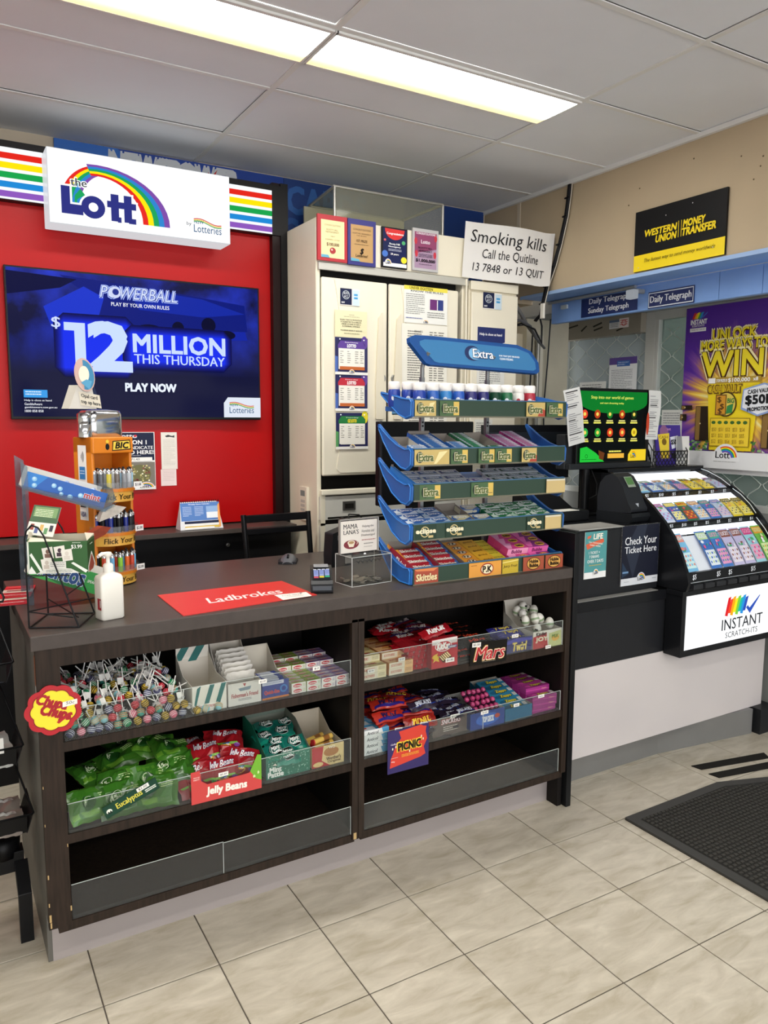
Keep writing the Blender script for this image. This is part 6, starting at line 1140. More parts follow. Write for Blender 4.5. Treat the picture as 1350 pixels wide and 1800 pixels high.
# tier 4: flat gum boxes
t4 = [('#1f62b4', '#dfe8f2', 'bright blue'), ('#2a68b0', '#c9dcee', 'deep blue'), ('#d8d0a4', '#2a62a8', 'cream and blue'), ('#dcd6bc', '#2a62a8', 'cream and red'), ('#1f7a42', '#dfeee2', 'green'), ('#2a7f48', '#c8e4d0', 'mid green'), ('#2f8450', '#e8f2e8', 'light green')]
for i, (c, c2, n_) in enumerate(t4):
    for r_ in range(4):
        if i == 2 and r_ > 1: continue
        if i == 3 and r_ == 2: continue
        o = pack('gum_box:'+c, .1, .043, .020, c, ex(c, c2), None, .001)
        on_slope(o, 3, .022+i*.105, .004+r_*.046, .004+.002*((i+r_) % 2)); tag(o, f'{n_} flat gum box, {ORD[r_]} row from the front of the fourth tray', 'gum pack', 'flat gum boxes on the fourth tray')
gtray_carton(3, .235, .105, .19, .03, '#a39b8e', 'grey-brown part-empty carton on the fourth tray')
# tier 5: sweets
def bagpack(key, w_, d_, h_, c, txt, tc, acc): return pack(key, w_, d_, h_, c, lambda P, F_: (P.r(0, 0, 100, P.dh, c), P.p([(0, 0), (14, 0), (8, P.dh), (0, P.dh)], acc[0]), P.p([(86, 0), (100, 0), (100, P.dh), (92, P.dh)], acc[1]), P.t(txt, 12, P.dh*.2, 76, P.dh*.5, tc, .06, .1), F_.r(0, 0, 100, F_.dh, c), F_.p([(0, 0), (8, 0), (14, F_.dh), (0, F_.dh)], acc[0]), F_.p([(100, 0), (88, 0), (82, F_.dh), (100, F_.dh)], acc[1]), F_.t(txt, 25, F_.dh*.2, 50, F_.dh*.6, tc, .04)), None, .002)
for q, (x, nn, h_) in enumerate(((.012, 4, .05), (.135, 5, .05))):
    gtray_carton(4, x, .118, .2, .055, ['#a02430', '#7a6a5c'][q], ['red and rainbow sweet carton at the left of the lowest tray', 'brown open carton, second on the lowest tray'][q], (lambda P: (P.r(0, 0, 100, 30, '#a01f2c'), P.p([(0, 0), (16, 0), (0, 22)], '#e8a02c'), P.p([(0, 22), (10, 10), (16, 30), (0, 30)], '#7a3a8c'), P.t('Skittles', 40, 8, 52, 15, '#f4efe4', .05))) if q == 0 else None)
    for i in range(nn): on_slope(tag(bagpack('sweet_box:r', .108, .040, .030, '#a81f2c', 'Skittles', '#f2ece0', ('#e8a02c', '#3a6ab0')), f'red sweet packet, {ORD[i]} from the front in the {["left", "right"][q]} red carton', 'sweet packet', 'red sweet packets on the lowest tray'), 4, x+.005, .004+i*.036, .008+.004*i)
for i in range(5): on_slope(tag(pack('gum_stick_pack:o', .078, .038, .034, '#d88a1c', lambda P, F_: (P.r(0, 0, 100, P.dh, '#e09a2c'), P.e_(50, P.dh*.5, 30, P.dh*.4, '#a3341c', 16), P.e_(50, P.dh*.5, 25, P.dh*.3, '#f2e8cc', 16), P.t('P.K', 32, P.dh*.3, 36, P.dh*.4, '#2a1c10', .06), F_.e_(50, F_.dh*.5, 20, F_.dh*.4, '#efe2bc', 14), F_.t('P.K', 38, F_.dh*.3, 24, F_.dh*.4, '#2a1c10')), None, .001), f'orange gum pack with an oval badge, {ORD[i]} from the front, lowest tray', 'gum pack', 'orange gum packs on the lowest tray'), 4, .272, .002+i*.038, .006)
for i in range(5): on_slope(tag(pack('gum_stick_pack:y2', .078, .038, .032, '#dba21c', lambda P, F_: (P.r(0, 0, 100, P.dh, '#e0a82a'), P.t('gold', 20, P.dh*.3, 60, P.dh*.4, '#7a4a10', .03), F_.t('gold', 20, F_.dh*.3, 60, F_.dh*.4, '#7a4a10', .0)), None, .001), f'golden orange gum pack, {ORD[i]} from the front, lowest tray', 'gum pack', 'golden gum packs on the lowest tray'), 4, .352, .002+i*.038, .009)
for i in range(6): on_slope(tag(pack('gum_stick_pack:y', .072, .034, .022, '#d8c02a', lambda P, F_: (P.r(0, 0, 100, P.dh, '#dcc838'), P.t('Juicy Fruit', 10, P.dh*.3, 80, P.dh*.36, '#4a3a10', .02, .2), F_.r(0, 0, 100, F_.dh*.4, '#e8dc7a')), None, .001), f'yellow fruit gum pack, {ORD[i]} from the front, lowest tray', 'gum pack', 'yellow gum packs on the lowest tray'), 4, .434, .002+i*.034, .004)
for q, (x, c, c2, n_) in enumerate(((.512, '#d8408c', '#f0a0c4', 'hot pink'), (.625, '#8a2a7c', '#e86ab0', 'purple and pink'))):
    for i in range(4):
        for l in range(2 if i > 0 else 1):
            on_slope(tag(pack('bubblegum_box:'+c, .112, .045, .027, c, lambda P, F_, c=c, c2=c2: (P.r(0, 0, 100, P.dh, c), P.e_(70, P.dh*.5, 22, P.dh*.36, '#e8b43a', 14), P.t('Bubba', 54, P.dh*.32, 32, P.dh*.34, '#3a1430', .04), P.p([(0, 0), (40, 0), (20, P.dh), (0, P.dh)], c2), F_.r(0, 0, 100, F_.dh, c2), F_.t('Bubba', 20, F_.dh*.2, 50, F_.dh*.6, '#7a1a5c', .04)), None, .001), f'{n_} bubblegum box, {ORD[i]} from the front, {["lower", "upper"][l]} layer, lowest tray', 'bubblegum', 'bubblegum boxes on the lowest tray'), 4, x, .002+i*.046, .006+.028*l)
# ================= SWEETS ON THE SHELVES =================
Z1, Z2 = .7505, .4555
def bagmesh(w_, l_, t_, col, draw=None, seed=0, crimp='x', dw=100, rough=.25, noise=.25, colback=None):
    """crumpled pillow pack lying flat: w_ along x, l_ along y, seams at the x (or y) ends"""
    rn = random.Random(seed); nx, ny = 12, 8; m = MB(); ph = [rn.uniform(0, 6.3) for _ in range(6)]; fr = [rn.uniform(5, 11) for _ in range(4)]
    def hh(u, v):
        a = u if crimp == 'x' else v; b = v if crimp == 'x' else u
        e = max(0, min(1, (min(a, 1-a)-.07)/.18)); s_ = math.sqrt(max(0, math.sin(math.pi*e/2)))*max(0, math.sin(math.pi*b))**.45
        return t_/2*s_*(1+noise*math.sin(fr[0]*u+ph[0])*math.sin(fr[1]*v+ph[1])+noise*.6*math.sin(fr[2]*1.9*u+ph[2]+fr[3]*v))+.0006
    def S(u, v, k, sg=1):
        wv = .0025*math.sin(fr[0]*v*2+ph[3])+.002*math.sin(fr[1]*u*2+ph[4])
        return Vector(((u-.5)*w_+wv, (.5-v)*l_+wv, t_/2+sg*hh(u, v)+k))
    for sg in (1, -1):
        V = [S(i/nx, j/ny, 0, sg) for j in range(ny+1) for i in range(nx+1)]
        F = [(j*(nx+1)+i, (j+1)*(nx+1)+i, (j+1)*(nx+1)+i+1, j*(nx+1)+i+1) for j in range(ny) for i in range(nx)]
        if sg < 0: F = [f[::-1] for f in F]
        m.add(V, F, mt(col if sg > 0 or not colback else colback, rough), True)
    if draw:
        P = Pr(m, (0, 0, 0), (1, 0, 0), (0, -1, 0), dw, dw*l_/w_, fn=lambda u, v, k: S(min(1, max(0, u)), min(1, max(0, v)), k+.0012), eps=.0003, rg=rough)
        draw(P)
    return m
def gr(P, x, y, w_, h_, c, n=4):
    """a patch that follows the curved pack"""
    k0 = P.k
    for i in range(n*2):
        for j in range(n): P.k = k0; P.r(x+w_*i/(2*n), y+h_*j/n, w_/(2*n), h_/n, c)
    P.k = k0+1
BG_ = {}
def place(key, make, loc, rot, label, cat, group=None):
    if key not in BG_: o = make(); BG_[key] = o
    else:
        src = BG_[key]; o = src.copy(); COL.objects.link(o)
        for ch in src.children: c_ = ch.copy(); COL.objects.link(c_); c_.parent = o
    o.location = loc; o.rotation_euler = rot; return tag(o, label, cat, group)
# ---- lollipops ----
LC_ = [('#c9a83a', 'gold and black striped', '#2a2418'), ('#3f9a8a', 'teal and orange', '#d88a4a'), ('#2f8a5a', 'green and white', '#c9dccc'), ('#b02430', 'red', '#d8606a'), ('#4a4a6a', 'dark blue and silver', '#c4c6d0'), ('#d86a80', 'pink', '#f0c4cc'), ('#8ac0c8', 'pale aqua', '#e8b060')]
def lolly(ci):
    c, n_, c2 = LC_[ci]
    def mk():
        m = MB(); m.ball((0, 0, .0135), .0135, .0135, .0135, mt(c, .2), 12, 8)
        for j in (-1, 0, 1):
            zc = .0135+j*.0055; r_ = math.sqrt(max(1e-8, .0135**2-(j*.0055)**2))+.0003; m.lathe([(r_, -.0011), (r_+.0002, 0), (r_, .0011)], mt(c2, .25), 12, (0, 0, zc))
        m.lathe([(.006, .024), (.003, .030), (.008, .038)], clear('#f0f0f0', .4, .3, 'wrap'), 8); t = m.build('lollipop')
        s_ = MB(); s_.tube([(0, 0, .025), (0, 0, .088)], .0019, mt('#e9e7e2', .4), 6); s_.build('stick', t)
        if ci % 2 == 0:
            g = MB(); g.box(-.002, .018, -.0004, .0004, .034, .056, mt('#e6e4de', .5)); [g.box(.000+i*.0024, .0012+i*.0024, -.0007, -.0004, .038, .051, mt('#33333a', .6)) for i in range(6)]; g.build('barcode_tag', t)
        return t
    return mk
rn = random.Random(21)
def lp(x, y, z, where):
    ci = rn.choice([0, 0, 1, 2, 3, 4, 4, 6, 5] if where != 'heap' else [0, 1, 2, 3, 3, 4, 6])
    tilt = rn.uniform(.2, 1.45); az = rn.uniform(0, 6.28)
    if y < 2.45: az = rn.uniform(-1.2, 1.2)+math.pi; tilt = rn.uniform(.3, 1.2)
    if where == 'floor': tilt = rn.uniform(.9, 1.3)
    # tilt the stick about the ball centre
    q = Matrix.Rotation(az, 3, 'Z') @ Matrix.Rotation(tilt, 3, 'X'); off = q @ Vector((0, 0, .0135)); e = q.to_euler()
    nm = {'front': 'against the clear lip', 'mid': 'in the middle of the heap', 'heap': 'at the back of the heap', 'floor': 'loose before the striped carton'}[where]+('' if where == 'floor' else [', left end', ', left of centre', ', right of centre', ', right end'][max(0, min(3, int((x-.31)/.097)))])
    place('lol%d' % ci, lolly(ci), (x-off.x, y-off.y, z+.0135-off.z), e, f'{LC_[ci][1]} wrapped lollipop {nm}', 'lollipop', f'{LC_[ci][1]} lollipops {nm}')
for l in range(3):
    for i in range(13):
        if l == 2 and i % 3 == 0: continue
        lp(.325+i*.0285+(.014 if l % 2 else 0)+rn.uniform(-.003, .003), 2.424+l*.008, Z1+l*.024, 'front')
for r_ in range(1, 8):
    for i in range(12):
        if rn.random() < .12: continue
        lp(.332+i*.0295+rn.uniform(-.006, .006), 2.432+r_*.036+rn.uniform(-.006, .006), Z1+.052+.010*min(r_, 4)+rn.uniform(-.004, .010), 'mid' if r_ < 4 else 'heap')
for x in (.715, .745, .79): lp(x, 2.418, Z1, 'floor')
# round shop card on the post
CC = MB(); n = 9; outer = []; 
def flower(s_, n=9): return [(s_*(1+.10*abs(math.sin(n*a/2))*1.0)*math.cos(a)*1.02, s_*(1+.10*abs(math.sin(n*a/2)))*math.sin(a)*.98) for a in [2*math.pi*i/72 for i in range(72)]]
CC.prism([(a, b) for a, b in flower(.072)], 'y', -.003, 0, mt('#b3202a', .35)); P = Pr(CC, (-.08, -.0033, .08), (.16, 0, 0), (0, 0, -.16), 160, 160, rg=.35)
P.p([(80+a*1000, 80-b*1000) for a, b in flower(.059)], '#7a1a1c'); P.p([(80+a*1000, 80-b*1000) for a, b in flower(.0565)], '#f6d42a')
P.p([(80+a*1000, 80-b*1000) for a, b in flower(.0535)], '#f8dc34'); P.t('Chupa', 32, 40, 88, 38, '#a81c26', .06, .15, None, .38); P.t('Chups', 42, 72, 88, 40, '#a81c26', .06, .15, None, .38); P.p([(86, 118), (124, 96), (128, 92), (122, 104), (92, 124)], '#b3202a'); P.p([(105, 60), (146, 56), (146, 72), (104, 76)], '#efece4'); P.t('50c', 114, 60, 24, 9, '#33343a', .0, .1)
o = CC.build('shop_card'); o.location = (.276, 2.388, .862); tag(o, 'red and yellow flower-shaped lollipop card on the left post of the counter', 'sign')
m = MB(); m.box(.2345, .2355, 2.41, 2.44, .93, 1.02, mt('#8a4a2c', .5)); m.box(.2345, .2355, 2.412, 2.436, .895, .93, mt('#c9c9c6', .3)); o = m.build('sticker', loc=(.2355, 2.41, .93)); tag(o, 'small brown sticker on the left side of the counter post', 'sticker')
def tagp(x, y, z, txt='$2.00', w_=.03, rz=.0, rx=0., label='', stay=None, h_=.014):
    m = MB(); m.box(0, w_, -.0006, 0, 0, h_, mt('#efede6', .5)); P = Pr(m, (0, -.0009, h_), (w_, 0, 0), (0, 0, -h_), 30, 14); P.t(txt, 5, 3.5, 20, 7, '#3a3a3e', .01, .1); o = m.build('price_tag'); o.location = (x, y, z); o.rotation_euler = (0, -rx, 0); return tag(o, label, 'price tag')
# ---- open cartons ----
def carton(name, label, x, z, w_, d_, hf, hb, col, draw=None, inner='#c9c1b2', lid=None, sideh=None, cut=False, y0=2.425):
    t = thing(name, label, 'carton', (x, y0, z)); c = mt(col, .4); ic_ = mt(inner, .75, 0, 0, .04, 12); T = .0015
    m = MB(); m.box(0, w_, 0, d_, 0, T, ic_); m.box(0, w_, 0, T, T, hf, c); m.box(0, w_, d_-T, d_, T, hb, ic_)
    for xx in (0, w_-T): m.prism([(T, T), (d_-T, T), (d_-T, hb), (d_*.55, (sideh or hf*1.05)), (T, hf)], 'x', xx, xx+T, c if xx == 0 else ic_)
    if draw: draw(Pr(m, (0, -.0003, hf), (w_, 0, 0), (0, 0, -hf), 100, 100*hf/w_))
    m.build('box', t)
    if lid: m = MB(); lid(m, w_, d_, hb); m.build('flap', t)
    return t
def stripes(P, c='#1f6a66'):
    H_ = P.dh; P.r(0, 0, 100, H_, '#e4e0d4')
    for i in (0, 1, 2): x = 18+i*34; P.p([(x, 0), (x+14, 0), (x-12, H_), (x-26, H_)] if i else [(14, H_*.1), (26, 0), (8, H_*.9), (2, H_*.9)], c)
    P.r(18, H_*.7, 56, H_*.2, '#f0ece2'); P.t('EXTRA STRONG', 22, H_*.75, 48, H_*.1, '#b8302c', .03)
def lidA(m, w_, d_, hb): m.poly([(0, d_, hb-.05), (w_, d_, hb-.05), (w_, d_-.004, hb+.03), (0, d_-.004, hb+.03)], mt('#e4e0d4', .5)); P = Pr(m, (0, d_-.0045, hb+.03), (w_, 0, 0), (0, .004, -.06), 100, 60, eps=.0006); P.p([(20, 0), (44, 0), (14, 60), (4, 60), (4, 30)], '#1f6a66'); P.p([(66, 0), (92, 0), (62, 60), (36, 60)], '#1f6a66')
carton('lozenge_carton', 'empty white carton with teal diagonal stripes on the top left shelf', .703, Z1, .117, .19, .092, .15, '#e4e0d4', stripes, '#d6cfc2', lidA)
def fish(P):
    H_ = P.dh; P.r(0, 0, 100, H_, '#dcd8d0'); P.p([(30, H_*.25), (70, H_*.2), (66, H_*.36), (36, H_*.38)], '#7a8a94'); P.p([(44, H_*.05), (54, H_*.05), (50, H_*.2)], '#a84a44'); P.t("Fisherman's Friend", 10, H_*.45, 80, H_*.2, '#a02a2c', .03); P.lines(30, H_*.72, 40, H_*.12, 2, '#5a5f6a')
carton('lozenge_carton', 'white carton of lozenge packets with red lettering on the top left shelf', .826, Z1, .118, .21, .078, .185, '#dcd8d0', fish, '#d2cbbe')
fpk = lambda: bagmesh(.10, .075, .014, '#d9d5cd', lambda P: (P.t('Friend', 22, 28, 56, 14, '#a02a2c', .03), gr(P, 30, 48, 40, 6, '#4a5a64', 2), gr(P, 34, 14, 26, 7, '#5a5f5a', 2)), 4).build('lozenge_packet')
for i in range(6): place('fpk', fpk, (.885, 2.47+i*.022, Z1+.07+i*.010), (-1.15, 0, rn.uniform(-.06, .06)), f'white lozenge packet, {ORD[i]} from the front of its carton', 'packet', 'white lozenge packets')
def quick(P): H_ = P.dh; P.r(0, 0, 100, H_, '#2f3f86'); P.r(0, H_*.9, 100, H_*.1, '#c9742c'); P.t('Quick-Eze', 8, H_*.5, 56, H_*.24, '#c94a38', .04); P.arc(80, H_*.5, H_*.14, H_*.22, 0, 360, '#3a7ab8'); P.r(0, 0, 80, H_*.2, '#c9ccd8'); P.lines(4, H_*.05, 70, H_*.12, 2, '#5a6090')
carton('antacid_carton', 'mostly empty blue antacid carton with tall cream back, top left shelf', .948, Z1, .100, .20, .064, .14, '#2f3f86', quick, '#d8d0bf')
qp = lambda: MB().box(-.038, .038, -.008, .008, 0, .02, mt('#3a4a9a', .35)).box(-.03, .02, -.0083, .0083, .004, .0203, mt('#cdd2e0', .35)).build('antacid_roll')
for i in range(5): place('qz', qp, (.995+.004*(i % 2), 2.442+i*.018, Z1+.046), (0, 0, .05*(i % 3-1)), f'blue and white antacid roll, {ORD[i]} from the front of its carton', 'sweet roll', 'antacid rolls')
def rollbox(key, c1, c2, txt, w_=.055):
    def mk():
        m = MB(); m.box(0, w_, 0, .030, 0, .019, mt(c1, .35)); P = Pr(m, (0, 0, .0192), (w_, 0, 0), (0, .03, 0), 60, 30); P.N = Vector((0, 0, 1)); 
        P = Pr(m, (0, .030, .0192), (w_, 0, 0), (0, -.030, 0), 60, 32); P.r(0, 0, 60, 32, c1); P.r(0, 22, 60, 10, c2); P.e_(24, 14, 18, 8, '#c8303c', 14); P.t(txt, 10, 10, 28, 8, '#f4ece4', .04); P = Pr(m, (0, -.0003, .019), (w_, 0, 0), (0, 0, -.019), 60, 20); P.r(0, 0, 60, 20, '#e9e5dd'); P.e_(24, 10, 18, 7, '#c8303c', 14); P.t(txt, 10, 7, 28, 6, '#f4ece4', .04); P.lines(46, 4, 10, 12, 5, c2); return m.build('candy_box')
    return mk
for gi, (x0, c1s, nm) in enumerate(((1.062, [('#e4dfd2', '#a8c04a'), ('#b4cc5a', '#7a9a2a')], ('cream and lime', 'lime green')), (1.180, [('#d8cfe0', '#7a4a9c'), ('#b49acc', '#6a3a8c')], ('lilac and white', 'violet')))):
    for ci in range(2):
        for r_ in range(9):
            for l in range(2 if r_ < 4 else (3 if r_ < 8 else 2)):
                if l < (1 if r_ > 0 else 0): continue
                c1, c2 = c1s[ci]
                place(f'rb{gi}{ci}', rollbox('a', c1, c2, 'Airwaves' if gi == 0 else 'Wonka'), (x0+ci*.058+rn.uniform(-.001, .001), 2.43+r_*.033, Z1+l*.0195+(.010 if r_ > 5 else 0)), (0, 0, rn.uniform(-.04, .04)), f'{nm[ci]} sweet box, {ORD[r_]} row back, {["lower", "middle", "upper"][l]} layer', 'sweet box', f'{nm[ci]} sweet boxes on the top left shelf')
tagp(.925, 2.398, Z1+.072, '$2.20', label='price tag on the lip before the blue antacid carton'); tagp(1.13, 2.40, Z1+.083, '$2', .028, label='torn price tag on the lip before the lime sweet boxes')
# ---- green bags ----
def eucdraw(P):
    gr(P, 4, 4, 92, 60, '#356a1e', 4); gr(P, 4, 50, 50, 12, '#5c8c2a', 3); P.e_(36, 34, 17, 14, '#1f4a1c', 18); P.arc(36, 34, 11, 12.2, 0, 360, '#c8dcb0'); P.t('Allens', 24, 29, 24, 10, '#d8e4c4', .03); P.lines(60, 20, 26, 14, 3, '#b8d08a')
def eucmk(s_): return lambda: bagmesh(.15, .11, .042, ['#3c6c20', '#2c561a', '#4a7c26'][s_ % 3], eucdraw, s_+3, 'x', 100, .2, .3, '#a8b06a').build('sweet_bag')
for i, (x, y, z, rx, ry, rz, s_) in enumerate(((.375, 2.462, .045, .95, .1, .3, 0), (.47, 2.50, .065, .8, -.2, -.35, 1), (.565, 2.49, .065, .95, .15, .25, 2), (.645, 2.50, .075, .55, -.1, -.15, 1), (.40, 2.58, .075, .4, .2, .6, 1), (.50, 2.60, .10, .3, -.2, .1, 0), (.60, 2.61, .12, .45, .1, -.3, 2), (.66, 2.56, .11, .35, .25, .2, 0), (.355, 2.53, .01, .2, .1, .9, 2), (.47, 2.462, .042, 1.0, 0, .1, 1), (.58, 2.462, .042, 1.1, 0, -.2, 0), (.54, 2.72, .09, .2, .1, .4, 1))):
    place(f'euc{s_}', eucmk(s_), (x, y, Z2+z), (rx, ry, rz), ['leftmost green sweet bag, standing against the clear lip', 'crumpled green sweet bag with a logo oval near the left of the heap', 'upright green sweet bag in the middle of the heap', 'green sweet bag at the right front of the heap', 'green sweet bag behind on the left of the heap', 'green sweet bag at the middle back of the heap', 'green sweet bag on top at the back right of the heap', 'green sweet bag tucked beside the jelly bean carton', 'green sweet bag lying flat in the left shelf corner', 'green sweet bag behind the left end of the tilted dark green card', 'green sweet bag behind the right end of the tilted dark green card', 'rearmost green sweet bag in the dark of the shelf'][i], 'sweet bag', 'green sweet bags on the middle left shelf')
m = MB(); m.box(0, .178, -.0015, 0, 0, .042, mt('#1a3f2c', .4)); P = Pr(m, (0, -.0018, .042), (.178, 0, 0), (0, 0, -.042), 178, 42); P.r(3, 3, 172, 36, '#1a4030'); P.e_(16, 22, 9, 8, '#e4e8dc', 14); P.p([(8, 30), (12, 20), (16, 26), (20, 20), (24, 30)], '#1a2a20'); P.t('Eucalyptus', 40, 10, 84, 25, '#d8d04a', .03); P.r(112, 2, 40, 13, '#efede6'); P.t('$2.00', 118, 4.5, 28, 8, '#2a2a2e', .02); P.lines(134, 20, 36, 12, 2, '#dfe8dc', .6)
o = m.build('shelf_card'); o.location = (.415, 2.396, .475); o.rotation_euler = (0, -.36, 0); tag(o, 'dark green strip card tilted on the clear lip before the green bags', 'sign')
# ---- jelly beans ----
JB = thing('jelly_bean_carton', 'red jelly bean carton with green corner, hanging over the middle left shelf lip', 'carton', (.682, 2.392, Z2-.004))
m = MB(); RDc = mt('#c8403e', .4); m.prism([(0, 0), (.246, .0), (.246, .085), (.215, .075), (.20, .065), (.055, .060), (.035, .075), (.03, .112), (0, .112)], 'y', 0, .0015, RDc)
P = Pr(m, (0, -.0003, .112), (.246, 0, 0), (0, 0, -.112), 246, 112); P.t('Jelly Beans', 52, 66, 140, 33, '#f2ece0', .05, .0, None, .05); P.t('FROM THE', 8, 18, 20, 5, '#f2d8d0', .02); P.t('PARTY', 8, 25, 20, 5, '#f2d8d0', .02)
m.prism([(.246, .03), (.246, .12), (.232, .124), (.205, .07), (.225, .04)], 'y', -.0006, .0012, mt('#6fae2c', .4)); P.p([(214, 60), (220, 56), (224, 64), (216, 68)], '#cfe0a0'); P.p([(230, 50), (234, 44), (238, 52), (232, 58)], '#cfe0a0'); m.build('front_panel', JB)
m = MB(); m.box(.002, .244, .016, .2, .006, .0075, mt('#8a3a38', .6)); m.box(.002, .0035, .03, .2, .0075, .06, RDc); m.box(.2425, .244, .03, .2, .0075, .06, RDc); m.build('box', JB)
def jbd(P):
    gr(P, 3, 3, 94, 40, '#981820', 3); P.t('Jelly Beans', 20, 10, 62, 16, '#2a3f8a', .05, .1); P.t('Jelly Beans', 20, 10, 62, 16, '#f0e4e0', .02, .1); gr(P, 5, 44, 90, 8, '#7ab03a', 3)
    P.e_(50, 56, 12, 9, '#e8a83c', 14); P.e_(55, 52, 3.4, 3.4, '#f4f4f0', 10); P.e_(55.5, 52, 1.4, 1.4, '#222', 8); P.p([(45, 58), (60, 57), (56, 63), (48, 63)], '#7a1a1c'); P.e_(24, 56, 7, 6, '#3f8a3a', 12); P.e_(76, 56, 8, 6, '#7a3a8c', 12); P.p([(42, 49), (60, 45), (62, 48), (44, 52)], '#2a4aa0')
jmk = lambda: bagmesh(.14, .11, .035, '#90161e', jbd, 9, 'x', 100, .22, .3).build('sweet_bag')
for i, (x, y, z, rx, ry, rz) in enumerate(((.80, 2.455, .05, 1.05, 0, 0), (.72, 2.475, .045, 1.1, -.2, .15), (.875, 2.48, .06, 1.0, .25, -.2), (.77, 2.53, .085, .75, 0, .1), (.85, 2.56, .10, .6, .1, -.15), (.74, 2.60, .08, .4, .1, .3))):
    place('jb', jmk, (x, y, Z2+z), (rx, ry, rz), ['red jelly bean bag with a cartoon bean, centre front of its carton', 'red jelly bean bag at the left front of the carton', 'red jelly bean bag at the right front of the carton', 'red jelly bean bag behind the centre one', 'red jelly bean bag at the back right of the carton', 'red jelly bean bag at the back left of the carton'][i], 'sweet bag', 'jelly bean bags')
tagp(.775, 2.391, Z2+.072, '$5.50', .034, label='price tag on the red jelly bean carton')
# ---- mint patties + caramel ----
def mpat(P):
    H_ = P.dh; P.r(0, 0, 100, H_, '#1a6f58'); r2__ = random.Random(2)
    for i in range(70): x = r2__.uniform(2, 96); y = r2__.uniform(2, H_-3); P.k = 2; P.p([(x, y), (x+1.8, y-1.6), (x+2.6, y-1), (x+1, y+.8)], '#a8d8c4')
    P.k = 4; P.t('Mint', 8, H_*.52, 26, H_*.2, '#eef2ec', .08); P.t('Pattie', 4, H_*.72, 34, H_*.2, '#eef2ec', .08); P.p([(44, H_*.3), (60, H_*.42), (78, H_*.26), (78, H_*.34), (60, H_*.5), (44, H_*.38)], '#dfe8e2'); P.p([(14, H_*.42), (20, H_*.36), (24, H_*.46)], '#e8e0d0')
def lidM(m, w_, d_, hb): m.poly([(0, d_-.002, hb-.02), (w_, d_-.002, hb-.02), (w_*.95, d_-.03, hb+.015), (w_*.05, d_-.03, hb+.015)], mt('#7a8a7e', .7))
carton('mint_carton', 'green mint chocolate carton with tall sides on the middle left shelf', .958, Z2, .170, .23, .088, .165, '#1a6f58', mpat, '#6f7468', lidM, .155)
def mpd(P): gr(P, 4, 4, 92, 58, '#16655a', 4); P.e_(50, 32, 33, 26, '#101412', 24); P.arc(50, 32, 28, 29.6, 0, 360, '#c8d4cc'); P.t('Mint', 32, 16, 38, 14, '#f2f4f0', .06); P.t('Pattie', 28, 32, 46, 15, '#f2f4f0', .06)
mpm = lambda: bagmesh(.085, .062, .016, '#14806a', mpd, 5, 'x', 100, .2, .15).build('mint_pattie')
for i, (x, y, z, rx, rz) in enumerate(((1.005, 2.455, .078, .6, .12), (1.085, 2.47, .090, .6, .0), (1.03, 2.50, .088, .5, -.3), (1.00, 2.54, .10, .3, .3), (1.07, 2.545, .105, .35, -.2), (1.10, 2.59, .115, .3, .3), (1.03, 2.60, .115, .2, 0), (1.045, 2.44, .064, .8, -.1))):
    place('mp', mpm, (x, y, Z2+z), (rx, 0, rz), f'round mint pattie in green and black foil, {ORD[i]} counted from the front of its carton', 'sweet', 'mint patties in the green carton')
def wer(P): H_ = P.dh; P.r(0, 0, 100, H_, '#dcc48a'); P.p([(0, 0), (36, 0), (30, H_*.7), (56, H_), (0, H_)], '#b4242c'); P.e_(60, H_*.34, 24, H_*.22, '#a8703a', 16); P.t('WO', 52, H_*.06, 20, H_*.12, '#f4ecd4', .04); P.t("Werther's", 44, H_*.56, 46, H_*.18, '#4a2a14', .03); P.t('Original', 48, H_*.75, 40, H_*.15, '#4a2a14', .02); P.e_(18, H_*.84, 16, H_*.12, '#e0c080', 14)
carton('caramel_carton', 'cream and red caramel carton with rounded card back on the middle left shelf', 1.136, Z2, .130, .21, .078, .14, '#dcc48a', wer, '#c8beaa')
wr2 = lambda: MB().tube([(-.045, 0, .011), (.045, 0, .011)], .0105, mt('#d8b45a', .25), 10).tube([(-.049, 0, .011), (-.043, 0, .011)], .0112, mt('#b4242c', .3), 10).tube([(.0, 0, .011), (.028, 0, .011)], .0109, mt('#8a5a2c', .3), 10).build('caramel_roll')
for i, (x, y, z, rz) in enumerate(((1.195, 2.455, .055, .25), (1.205, 2.485, .058, .3), (1.19, 2.515, .05, .2), (1.20, 2.545, .048, .35), (1.20, 2.47, .074, .28))): place('wr', wr2, (x, y, Z2+z), (0, 0, rz), f'golden caramel roll, {["front lower", "second lower", "third lower", "rearmost lower", "topmost"][i]} one in the caramel carton', 'sweet roll', 'caramel rolls')
